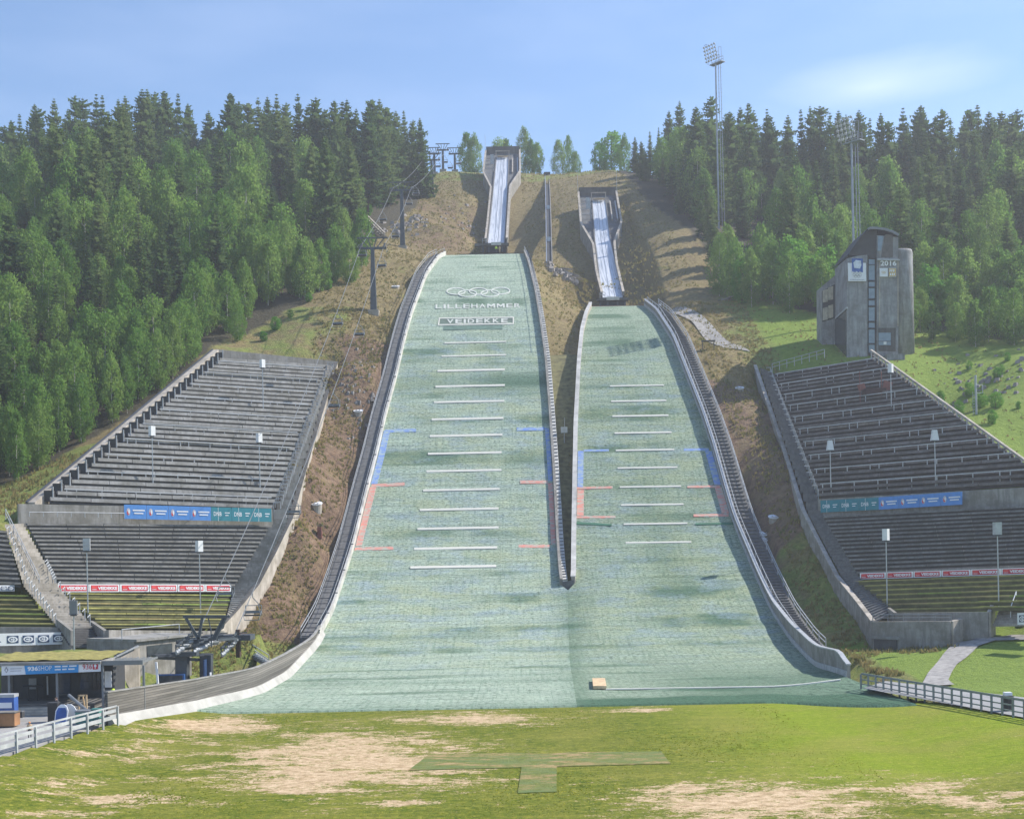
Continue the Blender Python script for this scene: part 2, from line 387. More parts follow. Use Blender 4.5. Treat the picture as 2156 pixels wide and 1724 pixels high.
# left of the left stand, forest hills
cp(5,1035,170); cp(20,1000,178); cp(200,900,192); cp(330,800,206); cp(440,742,214); cp(-60,1080,158); cp(560,715,224); cp(0,1085,150)
cp(60,1380,108); cp(230,1372,113); cp(-80,1372,108); cp(330,1440,106); cp(470,1430,113); cp(550,1330,134); cp(730,765,212)
for X,Y,Z in ((-95,200,48),(-75,240,66),(-60,270,78),(-45,300,91),(-95,280,88),(-60,330,101),(-95,340,106),(-40,350,110),(-35,385,122),(-80,390,118),(-130,300,92),(-130,380,116),(-130,220,55),(-110,150,26),(-150,120,12),
              (50,280,72),(75,260,62),(70,310,86),(55,340,102),(100,300,84),(100,230,50),(130,280,76),(90,350,104),(60,385,120),(120,390,116),(140,200,36),(110,160,18),(150,340,98),(30,380,124),
              (-60,430,127),(0,430,128),(60,430,126),(-160,450,122),(160,450,122),(0,520,126),(-150,560,120),(150,560,120),(-190,300,92),(190,300,90),(-190,200,50),(190,200,45),(-190,120,12),(190,120,8),
              (-80,95,1),(-60,70,.6),(80,90,.6),(60,60,.4),(0,60,-.5),(-30,60,-.4),(30,70,-.4),(0,90,-.5),(-20,95,-.5),(20,95,-.5),(-60,20,0),(60,20,0),(0,0,-.5),(-150,40,0),(150,40,0),(-150,-60,0),(150,-60,0)): cw(X,Y,Z)
for px,py,d in ((240,1520,90),(0,1560,78),(120,1540,85)): cp(px,py,d,-.3)
for x in (-34,-38,-43,-50): cw(x,103,4.3); cw(x,99,.7)
for x in (-29,-26.5): cw(x,98,.8); cw(x,104,1.0); cw(x,109,1.0); cw(x+2,114,1.2)
C=np.array(ctl); C2=C[:,:2]/100.0
def tk(r2): return np.where(r2>0,r2*np.log(np.maximum(r2,1e-12))*.5,0)
n=len(C); d2=((C2[:,None]-C2[None])**2).sum(-1)
A=np.zeros((n+3,n+3)); A[:n,:n]=tk(d2)+np.eye(n)*2e-4; A[:n,n]=1; A[:n,n+1:]=C2; A[n,:n]=1; A[n+1:,:n]=C2.T
W=np.linalg.solve(A,np.concatenate([C[:,2],np.zeros(3)]))
def tz_raw(X,Y):
    X=np.atleast_1d(np.asarray(X,float)); Y=np.atleast_1d(np.asarray(Y,float)); out=np.empty(len(X))
    for i in range(0,len(X),20000):
        q=np.stack([X[i:i+20000],Y[i:i+20000]],1)/100.0
        r2=((q[:,None]-C2[None])**2).sum(-1)
        out[i:i+20000]=tk(r2)@W[:n]+W[n]+q@W[n+1:]
    return out
def terr(X,Y):
    X=np.atleast_1d(np.asarray(X,float)); Y=np.atleast_1d(np.asarray(Y,float)); z=tz_raw(X,Y)
    # far ground: level plateau behind the crest and flat arena floor in front
    far=np.maximum(sm(np.abs(X),150,200),0); base=np.interp(Y,[0,110,160,230,300,390,430,900],[0,0,18,60,92,121,126,118])
    z=z*(1-far)+base*far
    fy=sm(Y,400,440); z=z*(1-fy)+(np.interp(Y,[400,520,900],[126,126,112]))*fy
    fr=sm(-Y,-78,-55); z=z*(1-fr)+(-.4)*fr
    zL=np.interp(Y,DL,ZL); zN=np.interp(Y,DN,ZN)
    lf=np.interp(Y,DL,XLL); lr=np.where(Y>SPLIT,np.interp(Y,DL,XLR),np.interp(Y,DN,XNR))
    inL=(Y>101)&(Y<292.5)&(X>lf-3.0)&(X<lr+.6); z=np.where(inL,np.minimum(z,zL-1.1),z)
    nl=np.interp(Y,DN,XNL); nr=np.interp(Y,DN,XNR)
    inN=(Y>101)&(Y<256.5)&(X>nl-.6)&(X<nr+4.2); z=np.where(inN,np.minimum(z,zN-1.1),z)
    z=np.where((X<-27)&(Y>60)&(Y<100.6),np.minimum(z,.75),z); z=np.where((X>-.312*Y)&(X<-.238*Y)&(Y>60)&(Y<119.3),np.minimum(z,.85),z); z=np.where((X>=-.238*Y)&(X<-21)&(Y>60)&(Y<116),np.minimum(z,.85+.3*np.maximum(0,Y-104)/4),z)
    lw=(Y<103.5)&(X>-36)&(X<42); z=np.where(lw,np.minimum(z,-.35),z)
    return z
def rough(X,Y):
    return noise.fractal(Vector((X*.22,Y*.22,0)),.9,2.1,4)*.24
def tz(X,Y): return float(terr([X],[Y])[0])
xs=np.unique(np.concatenate([np.arange(-420,-90,14),np.arange(-90,86,1.15),np.arange(86,430,14)]))
ys=np.unique(np.concatenate([np.arange(-160,96,8),np.arange(96,300,1.05),np.arange(300,402,1.5),np.arange(402,900,16)]))
GX,GY=np.meshgrid(xs,ys); gz=terr(GX.ravel(),GY.ravel()).reshape(GX.shape)
cs=[]
for S in (STL,STL2,STL3,STL4,STL5,STR,STR2,STR3):
    for i in range(41):
        for j in range(41):
            p=bil(S,i/40,j/40); cs.append((p.x,p.y,p.z-1.1))
for q in OWR:
    for k in (.4,1.2,2.0,2.8): cs.append((q.x+k,q.y,q.z-1.6))
for q in OWL:
    for k in (.4,1.2,2.0,2.8): cs.append((q.x-k,q.y,q.z-1.6))
cs=np.array(cs); gf=gz.ravel().copy(); vx_,vy_=GX.ravel(),GY.ravel()
idx=np.where((np.abs(vx_)>27)&(np.abs(vx_)<85)&(vy_>112)&(vy_<224))[0]
CLAMP=np.zeros(len(gf),bool)
for (td,d0,z0,d1,xa,xb) in (([(294,11),(301,12),(345,34.5),(392,35)],294,82.6,388,-8.2,1.6),([(258,11),(265,12),(298,35),(340,35)],258,62.6,338,12,32)):
    dd=np.arange(d0,d1,.5); sl=np.tan(np.radians(np.interp(dd,[q[0] for q in td],[q[1] for q in td]))); zz=z0+np.concatenate([[0],np.cumsum(sl[:-1])*.5])
    m_=(vy_>d0-1)&(vy_<d1)&(vx_>xa)&(vx_<xb); gf[m_]=np.minimum(gf[m_],np.interp(vy_[m_],dd,zz)-(1.6 if xa<0 else 2.4)); CLAMP|=m_&False
    gf[m_]=np.minimum(gf[m_],np.interp(vy_[m_],dd,zz)-1.6)
for i0 in range(0,len(idx),800):
    q=idx[i0:i0+800]; d_=(vx_[q][:,None]-cs[None,:,0])**2+(vy_[q][:,None]-cs[None,:,1])**2; k=d_.argmin(1); dm=d_[np.arange(len(q)),k]
    hit=dm<1.6; gf[q[hit]]=np.minimum(gf[q[hit]],cs[k[hit],2]); CLAMP[q[hit]]=True
gz=gf.reshape(gz.shape)
# what grows where (0..1): lush green, forest floor, bare brown earth
def poly_in(px,py,poly):
    c=np.zeros(len(px),bool); m=len(poly)
    for i in range(m):
        x1,y1=poly[i]; x2,y2=poly[(i+1)%m]
        k=((y1>py)!=(y2>py))&(px<(x2-x1)*(py-y1)/(y2-y1+1e-9)+x1); c^=k
    return c
FOREST_L=[(-200,90),(-78,96),(-80,160),(-66,178),(-52,208),(-49,222),(-42,232),(-37,238),(-33,262),(-31,300),(-29,322),(-24,345),(-25,372),(-28,420),(-60,560),(-200,560)]
FOREST_R=[(33,420),(34,372),(36,340),(43,312),(46,285),(50,262),(56,247),(66,240),(78,232),(84,226),(90,215),(92,180),(110,150),(200,120),(200,560),(60,560)]
fx,fy_=GX.ravel(),GY.ravel()
forest=(poly_in(fx,fy_,FOREST_L)|poly_in(fx,fy_,FOREST_R)).astype(float)
green=np.zeros(len(fx)); 
green=np.maximum(green,np.where((fx>35)&(fy_>208)&(fy_<262),sm(fx,36,50)*.9,0))
green=np.maximum(green,np.where((fx>58)&(fy_<222)&(fy_>150),1.0,0))
green=np.maximum(green,np.where((fx>36)&(fy_<142),.9,0)); green=np.maximum(green,np.where((fx>28)&(fx<44)&(fy_<168),.45,0))
green=np.maximum(green,np.where(fy_>375,.45,0)); green=np.maximum(green,np.where((fx<-24)&(fy_<150),.55,0))
green=np.maximum(green,np.where((fx<-57)&(fy_<185),.6,0)); green=np.maximum(green,np.where((fx<-28)&(fy_>212)&(fy_<235),.35,0))
green=np.maximum(green,np.where(fy_<100,.8,0))
brown=np.where((fx>-34)&(fx<-18)&(fy_>135)&(fy_<226),.85,.35); brown=np.where((fx>-24)&(fx<-6)&(fy_>296)&(fy_<352),.6,brown)
brown=np.where((fx>32)&(fx<42)&(fy_>165)&(fy_<212),.8,brown)
rz=np.array([rough(x,y) if (-90<x<90 and 100<y<400) else 0 for x,y in zip(fx,fy_)])
rz*=np.clip(1-green*.55,.3,1)*np.where((fx>36)&(fy_<140),.15,1)
lowc=(fy_<103.5)|((fx>-36)&(fx<36)&(fy_<135)); rz=np.where(lowc|CLAMP,0,rz)
pth=poly_in(fx,fy_,[(q.x,q.y) for q in (P(1390,646,250),P(1445,646,249),P(1484,680,241),P(1536,718,231),P(1586,748,222),P(1526,742,223.5),P(1474,715,232),P(1424,680,242))])
rz=np.where(pth,0,rz)
gzr=gz.ravel()+np.where(forest>0,rz*1.3,rz)
nx=len(xs)
me=bpy.data.meshes.new('hillside')
fc=[]
for j in range(len(ys)-1):
    o=j*nx
    fc+= [(o+i,o+i+1,o+nx+i+1,o+nx+i) for i in range(nx-1)]
me.from_pydata(list(zip(fx.tolist(),fy_.tolist(),gzr.tolist())),[],fc)
me.polygons.foreach_set('use_smooth',[True]*len(fc))
for nm,arr in (('green',green),('forest',forest),('brown',brown)):
    a=me.attributes.new(nm,'FLOAT','POINT'); a.data.foreach_set('value',arr.astype(np.float32))
def hill_mat():
    m,t,b=nt('dry_hillside_grass'); v=coords(t)
    A=lambda nm:N(t,'ShaderNodeAttribute',attribute_name=nm).outputs['Fac']
    n1=nse(t,v,.22,6,.65); n2=nse(t,v,1.4,6,.7); n3=nse(t,v,.9,5,.7)
    straw=ramp(t,n2,[(.3,(.135,.1,.042)),(.5,(.225,.175,.072)),(.7,(.31,.25,.11))])
    grn=ramp(t,n2,[(.3,(.12,.16,.03)),(.55,(.21,.25,.05)),(.75,(.32,.33,.09))])
    brn=ramp(t,n3,[(.32,(.1,.062,.04)),(.52,(.2,.125,.08)),(.7,(.29,.2,.13))])
    base=mixc(t,ramp(t,math_(t,'ADD',n1,math_(t,'MULTIPLY',A('green'),.55)),[(.6,0),(.8,1)]),straw,grn)
    k=math_(t,'ADD',math_(t,'MULTIPLY',nse(t,coords(t,(1,1,.6)),.3,6,.7),.75),math_(t,'MULTIPLY',A('brown'),.45))
    lsh=ramp(t,n2,[(.25,(.12,.2,.015)),(.6,(.2,.29,.03)),(.8,(.29,.34,.06))])
    base=mixc(t,ramp(t,math_(t,'ADD',A('green'),math_(t,'MULTIPLY',n1,.3)),[(.82,0),(1.0,1)]),base,lsh)
    k=math_(t,'SUBTRACT',k,math_(t,'MULTIPLY',A('green'),.3))
    base=mixc(t,ramp(t,k,[(.57,0),(.75,.95)]),base,brn)
    fl=mixc(t,n2,(.035,.035,.02),(.08,.065,.035))
    base=mixc(t,A('forest'),base,fl)
    t.links.new(base,b.inputs['Base Color']); setin(b,Roughness=.95)
    bump(t,b,math_(t,'ADD',nse(t,v,2.3,6,.75),n3),.9,.4); return m
me.materials.append(hill_mat()); me.update()
HILL=link(bpy.data.objects.new('hillside',me)); tag(HILL,'brown and dry grass hillside around the landing hills','hillside',kind='structure')
def ground(X,Y):
    return tz(X,Y)+ (rough(X,Y) if (-90<X<90 and 103.5<Y<400) else 0)
# ------------------------------------------------------------------ dry grass tufts on the open slopes
def grass_tufts():
    r=random.Random(11); m=MB(); pts=[]
    zones=[(-34,-17,125,235,8000,.34),(-36,-6,228,385,7000,.38),(5,18,190,300,2200,.36),(30,46,130,250,7000,.36),(40,75,205,255,900,.28),(56,82,150,222,500,.3),(5,40,265,392,4500,.38),(-76,-58,150,182,1300,.5),(-28,-22,103,130,700,.4),(29,35.5,116,138,1500,.45)]
    for x0,x1,y0,y1,k,h in zones:
        X=np.array([r.uniform(x0,x1) for _ in range(k)]); Y=np.array([r.uniform(y0,y1) for _ in range(k)]); Z=terr(X,Y)
        keep=~(poly_in(X,Y,FOREST_L)|poly_in(X,Y,FOREST_R))
        lf=np.interp(Y,DL,XLL)-3.6; lr=np.where(Y>SPLIT,np.interp(Y,DL,XLR)+1.0,np.interp(Y,DN,XNR)); nl=np.interp(Y,DN,XNL)-.9; nr=np.interp(Y,DN,XNR)+4.6
        keep&=~((Y<293)&(X>lf)&(X<lr))&~((Y<257)&(X>nl)&(X<nr))
        for x,y,z,kk in zip(X,Y,Z,keep):
            if kk and noise.noise(Vector((x*.35,y*.35,3)))>-.25: pts.append((x,y,z+rough(x,y),h))
    for x,y,z,h in pts:
        for _ in range(3):
            a=r.uniform(0,6.28); w=r.uniform(.1,.2); hh=h*r.uniform(.5,1.3); q=r.uniform(0,6.28); l=r.uniform(0,.3)
            dx,dy=math.cos(a)*w,math.sin(a)*w; ox,oy=r.uniform(-.2,.2),r.uniform(-.2,.2)
            m.add(((x+ox-dx,y+oy-dy,z-.1),(x+ox+dx,y+oy+dy,z-.1),(x+ox+math.cos(q)*l,y+oy+math.sin(q)*l,z+hh)),((0,1,2),))
    o=m.build('dry_grass',MAT['dry']); tag(o,'dry tufts of grass on the open slopes','grass',kind='stuff')
grass_tufts()
# ------------------------------------------------------------------ lawn of the arena
def lawn_z(X,Y):
    return rise(X)*1.0 + .03*np.sin(X*.31+1.0)*np.cos(Y*.23)
SAND=[(740,1605,270,70,1.1),(640,1645,190,36,1.0),(450,1528,190,20,1.05),(760,1560,150,20,.9),(880,1640,120,16,.9),(330,1518,90,8,.8),(1000,1514,200,15,.95),(620,1535,250,10,.6),(900,1560,240,10,.75),(300,1590,220,25,.62),(120,1655,140,20,.78),(270,1685,190,18,.75),(480,1620,130,20,.7),(330,1640,120,12,.65),(1000,1640,150,14,.7),(860,1690,130,10,.7),(500,1660,160,14,.7),(120,1712,160,10,.75),(420,1560,190,14,.6),
      (1340,1494,110,6,.9),(1590,1690,290,52,1.05),(1480,1660,150,22,.8),(1900,1660,300,28,.72),(2060,1690,220,34,.72),(1300,1640,90,8,.5),(1200,1690,130,12,.5),(1400,1708,150,14,.7),(1700,1635,160,10,.6),(640,1590,160,30,.7),(960,1500,120,5,.6)]
def lawn():
    X=np.arange(-62,58.1,.42); Y=np.concatenate([np.arange(-40,52,4),np.arange(52,106.6,.42)])
    gx,gy=np.meshgrid(X,Y); z=lawn_z(gx,gy)
    # under the mats at the foot of the hills the lawn stays below them
    cut=102.3-8.2*sm(gx,20,32); z=np.where(gy>cut,z-.3*sm(gy-cut,0,1.2),z)
    k=F/np.maximum(gy,20); px=CX+CT*gx*k-ST*(z-CZ)*k; py=HY-(ST*gx*k+CT*(z-CZ)*k)
    s=np.zeros_like(px)
    for cx,cy,rx,ry,w in SAND:
        q=((px-cx)/rx)**2+((py-cy)/ry)**2; s=np.maximum(s,.78*w*np.exp(-q*.75))
    lush=np.where(gx>0,1,0)*sm(gx,6,22)*sm(gy,62,72)
    me=bpy.data.meshes.new('lawn'); nX=len(X); f=[]
    vx,vy=gx.ravel(),gy.ravel()
    # the lawn ends at the left fence, the mats and the right fence
    lim=lambda x,y:(y<(75+(x+38.5)*(13.5/11.2)) if x<-27.5 else (y<104.5)) and (x>-62) and (x<58)
    rl=G(1812,1446,.7); rr=G(2156,1508,.9)
    for j in range(len(Y)-1):
        for i in range(nX-1):
            xx=X[i]+.2; yy=Y[j]+.2
            if yy>62 and xx<-28.5+(yy-91)*.12-.5: continue
            if xx<-27.8 and yy>91.5: continue
            if xx>30.5 and yy>104-.0*xx: continue
            if xx>rl.x and yy>rl.y+(xx-rl.x)*(rr.y-rl.y)/(rr.x-rl.x)+1.2: continue
            f.append((j*nX+i,j*nX+i+1,(j+1)*nX+i+1,(j+1)*nX+i))
    me.from_pydata(list(zip(vx.tolist(),vy.tolist(),z.ravel().tolist())),[],f)
    me.polygons.foreach_set('use_smooth',[True]*len(f))
    for nm,arr in (('sand',s),('lush',lush)):
        a=me.attributes.new(nm,'FLOAT','POINT'); a.data.foreach_set('value',arr.ravel().astype(np.float32))
    m,t,b=nt('patchy_lawn'); v=coords(t); st=coords(t,(.5,1.0,1))
    A=lambda nm:N(t,'ShaderNodeAttribute',attribute_name=nm).outputs['Fac']
    n2=nse(t,coords(t,(.7,1,1)),2.2,6,.75); n1=nse(t,v,.16,4); fine=nse(t,v,5.5,3,.8)
    g=ramp(t,n2,[(.36,(.045,.08,.007)),(.5,(.125,.16,.013)),(.63,(.25,.24,.033))])
    lus=ramp(t,n2,[(.25,(.135,.2,.010)),(.6,(.225,.29,.016)),(.8,(.29,.34,.03))])
    g=mixc(t,A('lush'),g,lus)
    g=mixc(t,ramp(t,n1,[(.4,0),(.65,.55)]),g,(.27,.25,.055))
    g=mixc(t,ramp(t,nse(t,v,7.5,2,.5),[(.66,0),(.7,.5)]),g,(.42,.38,.05))
    trk=nse(t,coords(t,(.05,.9,1),'Object',(0,0,.62)),1.1,4,.6)
    il=math_(t,'SUBTRACT',1.0,math_(t,'MULTIPLY',A('lush'),.65))
    g=mixc(t,math_(t,'MULTIPLY',ramp(t,trk,[(.44,.28),(.56,0)]),il),g,(.07,.11,.008))
    g=mixc(t,math_(t,'MULTIPLY',ramp(t,nse(t,v,3.4,4,.75),[(.36,.45),(.48,0)]),il),g,(.035,.06,.006))
    g=mixc(t,ramp(t,nse(t,coords(t,(.6,1,1)),4.1,3,.7),[(.58,0),(.68,.6)]),g,(.4,.37,.07))
    sand=ramp(t,nse(t,coords(t,(.8,1,1)),1.9,8,.75),[(.34,(.27,.19,.1)),(.48,(.49,.36,.22)),(.64,(.68,.53,.36))])
    k=math_(t,'ADD',A('sand'),math_(t,'MULTIPLY',math_(t,'SUBTRACT',nse(t,st,.42,9,.8),.5),2.6))
    k=math_(t,'ADD',k,math_(t,'MULTIPLY',math_(t,'SUBTRACT',fine,.5),1.3))
    k=math_(t,'ADD',k,math_(t,'MULTIPLY',math_(t,'SUBTRACT',nse(t,coords(t,(.6,1,1)),1.5,7,.75),.5),1.5))
    col=mixc(t,ramp(t,k,[(.5,0),(.62,1)]),g,sand)
    t.links.new(col,b.inputs['Base Color']); setin(b,Roughness=.95)
    b.inputs['Specular IOR Level'].default_value=.15
    bump(t,b,math_(t,'ADD',n2,math_(t,'MULTIPLY',fine,.6)),.8,.12)
    me.materials.append(m); me.update()
    o=link(bpy.data.objects.new('lawn',me)); tag(o,'patchy green lawn with bare sandy patches at the foot of the hills','lawn',kind='structure')
lawn()
def green_carpet():
    m,t,b=nt('faded_green_carpet'); v=coords(t)
    f=nse(t,coords(t,(.3,1,1)),.5,7,.75)
    t.links.new(ramp(t,f,[(.38,(.105,.16,.05)),(.5,(.15,.18,.05)),(.54,(.27,.2,.075)),(.62,(.38,.27,.13))]),b.inputs['Base Color']); setin(b,Roughness=.95)
    cc=b.inputs['Base Color'].links[0].from_socket
    gr=ramp(t,nse(t,v,3.0,5,.7),[(.35,(.06,.09,.01)),(.6,(.15,.18,.02)),(.7,(.25,.24,.04))])
    t.links.new(mixc(t,ramp(t,nse(t,coords(t,(.6,1,1)),1.6,8,.8),[(.46,0),(.57,.9)]),cc,gr),b.inputs['Base Color'])
    bump(t,b,nse(t,v,6,4),.8,.08)
    pts=[(905,1580),(1408,1582),(1392,1578),(1410,1608),(1170,1616),(1170,1666),(1092,1668),(1096,1620),(862,1622)]
    pts=[(905,1585),(1392,1580),(1412,1606),(1172,1612),(1172,1664),(1090,1667),(1098,1614),(860,1620)]
    w=[G(x,y,.05) for x,y in pts]; k=len(w)
    mb=MB(); mb.add([Vector((p.x,p.y,.04+float(lawn_z(p.x,p.y)))) for p in w]+[Vector((p.x,p.y,-.1)) for p in w],[tuple(reversed(range(k)))]+[(i,(i+1)%k,k+(i+1)%k,k+i) for i in range(k)])
    o=mb.build('carpet',m,origin=(w[0].x,w[0].y,0)); tag(o,'T-shaped faded green carpet strip lying in the lawn','carpet')
green_carpet()

def lawn_tufts():
    r=random.Random(5); m=MB()
    for _ in range(52000):
        y=57+46*r.random()**1.25; x=r.uniform(-.43,.43)*y*1.0
        if x<-21 or x>20: continue
        z=float(.0); k=F/y; px=CX+x*k; py=HY+CZ*k
        s=max(w*math.exp(-.9*(((px-cx)/rx)**2+((py-cy)/ry)**2)) for cx,cy,rx,ry,w in SAND)
        if r.random()<s*1.3: continue
        z=float(1.0*min(1,max(0,(-x-22)/10))) if x<-22 else float(.9*min(1,max(0,(x-22)/12))) if x>22 else 0
        z=z*z*(3-2*z) if z>0 else 0
        a=r.uniform(0,6.28); w=r.uniform(.05,.11); h=r.uniform(.015,.05); q=r.uniform(0,6.28)
        dx,dy=math.cos(a)*w,math.sin(a)*w
        m.add(((x-dx,y-dy,z-.04),(x+dx,y+dy,z-.04),(x+math.cos(q)*.1,y+math.sin(q)*.1,z+h)),((0,1,2),))
    o=m.build('grass_blades',MAT['lawn_blade']); tag(o,'short grass blades standing in the lawn','grass',kind='stuff')
MAT['lawn_blade']=foliage('lawn_blades',[(.1,.15,.015),(.2,.25,.025),(.3,.31,.05),(.42,.4,.08)],.4,.1)
lawn_tufts()
# ------------------------------------------------------------------ text as flat meshes
def text_mesh(s,bold=0.0,space=1.0):
    cu=bpy.data.curves.new('lettering','FONT'); cu.body=s; cu.size=1; cu.offset=bold; cu.space_character=space; cu.resolution_u=2
    ob=bpy.data.objects.new('lettering',cu); me=bpy.data.meshes.new_from_object(ob)
    v=[tuple(p.co) for p in me.vertices]; f=[tuple(p.vertices) for p in me.polygons]
    bpy.data.objects.remove(ob); bpy.data.meshes.remove(me); bpy.data.curves.remove(cu)
    x0=min(p[0] for p in v); x1=max(p[0] for p in v); y0=min(p[1] for p in v); y1=max(p[1] for p in v)
    return [((p[0]-x0)/(x1-x0),(p[1]-y0)/(y1-y0)) for p in v],f
# ------------------------------------------------------------------ landing hills
def seamz(X,d,own):
    if d>SPLIT+8: return zl(d) if own=='L' else zn(d)
    sx=(fLR(d)+fNL(d))/2; w=float(sm(X-sx,-5,5)); k=float(sm(-d,-(SPLIT+8),-SPLIT))
    b=zl(d)*(1-w)+zn(d)*w
    z=(zl(d) if own=='L' else zn(d))*(1-k)+b*k
    return z+float(rise(X))*float(sm(-d,-135,-112))
def hill_surface(own,root,mat,d1,patchf,darkf,nc=30):
    fa,fb=(fLL,fLR) if own=='L' else (fNL,fNR); D,ARC=(DL,ARC_L) if own=='L' else (DN,ARC_N)
    ds=np.concatenate([[101.6],np.arange(102,150,1.2),np.arange(150,d1,1.9),[d1]])
    v=[];f=[];sf=[];pa=[];da=[]
    r=random.Random(3)
    for d in ds:
        a,b=fa(d),fb(d); arc=float(np.interp(d,D,ARC))
        for j in range(nc+1):
            x=a+(b-a)*j/nc
            ed=min(1,min(j,nc-j)/2.0); d0_=d
            if own=='N' and d<112: d=112-(112-d0_)*(1+.8*float(sm(x,20,30)))
            v.append((x,d,seamz(x,d,own)+ed*.12*noise.noise(Vector((x*.25,d*.35,1 if own=='L' else 5)))*(1 if 103<d<d1-1 else 0)-(.3 if d0_<101.9 else 0))); sf.append((x,arc-(d-d0_),0)); pa.append(patchf(x,d0_)); da.append(darkf(x,d0_)); d=d0_
    for i in range(len(ds)-1):
        o=i*(nc+1)
        for j in range(nc): f.append((o+j,o+j+1,o+nc+2+j,o+nc+1+j))
    o0=ORG[root.name]
    me=bpy.data.meshes.new('mat_surface'); me.from_pydata([(p[0]-o0.x,p[1]-o0.y,p[2]-o0.z) for p in v],[],f)
    me.polygons.foreach_set('use_smooth',[True]*len(f))
    a=me.attributes.new('surf','FLOAT_VECTOR','POINT'); a.data.foreach_set('vector',np.array(sf,np.float32).ravel())
    for nm,arr in (('patch',pa),('dark',da)):
        a=me.attributes.new(nm,'FLOAT','POINT'); a.data.foreach_set('value',np.array(arr,np.float32))
    me.materials.append(mat); me.update()
    o=link(bpy.data.objects.new('mat_surface',me)); o.parent=root; return o
def edge_line(fn,own,d0,d1,step=1.6):
    ds=np.arange(d0,d1,step).tolist()+[d1]
    return [Vector((fn(d),d,seamz(fn(d),d,own))) for d in ds]
def side(p,off,dz): return Vector((p.x+off,p.y,p.z+dz))
def wallsec(p,sgn,o0,o1,z0,z1,t=0):  # box section between offsets o0..o1 and heights z0..z1
    return [side(p,sgn*o0,z0),side(p,sgn*o1,z0),side(p,sgn*o1,z1+t),side(p,sgn*o0,z1)]
def onpx(own,pts): return [onslope(x,y,own,.06) for x,y in pts]
def strip(mb,own,a0,a1,b0,b1,n=6,lift=.06,th=.05):
    """a patch of mat between two pixel edges (a0->a1 upper, b0->b1 lower), following the slope, with a thickness"""
    top=[];bot=[]
    for i in range(n+1):
        k=i/n
        A=onslope(a0[0]+(a1[0]-a0[0])*k,a0[1]+(a1[1]-a0[1])*k,own,lift); B=onslope(b0[0]+(b1[0]-b0[0])*k,b0[1]+(b1[1]-b0[1])*k,own,lift)
        top.append(A); bot.append(B)
    dn=Vector((0,-.04,-.09))
    mb.sweep([[a,b,b+dn,a+dn] for a,b in zip(top,bot)])
def vstrip(mb,own,tab,y0,y1,w0,sgn,n=8):
    ys=[p[1] for p in tab]; xs=[p[0] for p in tab]
    secs=[]; dn=Vector((0,-.04,-.09))
    for i in range(n+1):
        y=y0+(y1-y0)*i/n; x=float(np.interp(y,ys,xs))+sgn*1.5
        A=onslope(x,y,own,.07); B=onslope(x+sgn*w0,y,own,.07); secs.append([A,B,B+dn,A+dn])
    mb.sweep(secs)
def rail_run(pts,posts_every,h,r=.035,rails=(1.0,.55),lean=Vector((0,0,0))):
    mb=MB(); 
    for k in rails: mb.path([p+Vector((0,0,h*k)) for p in pts],r,5)
    for p in pts[::posts_every]: mb.tube(p-Vector((0,0,.1)),p+Vector((0,0,h)),r,r,5)
    return mb
M_SHAPE=[(0,0),(0,1),(.24,1),(.5,.58),(.76,1),(1,1),(1,0),(.8,0),(.8,.6),(.5,.18),(.2,.6),(.2,0)]
def hill_lettering(own,root,s,xa,ya,xb,yb,h,bold=.02,name='lettering',mat=None):
    """wide block letters, cell by cell"""
    wd=[.35 if c=='I' else 1.25 if c=='M' else 1 for c in s]; gap=.26; tot=sum(wd)+gap*(len(s)-1); mb=MB(); x=0
    for c,w in zip(s,wd):
        vs,f=(M_SHAPE,[tuple(range(12))]) if c=='M' else text_mesh(c,bold)
        mb.add([onslope(xa+(xb-xa)*(x+w*u)/tot,ya+(yb-ya)*(x+w*u)/tot-h*v,own,.08) for u,v in vs],f); x+=w+gap
    return mb.build(name,mat or MAT['faded'],root)
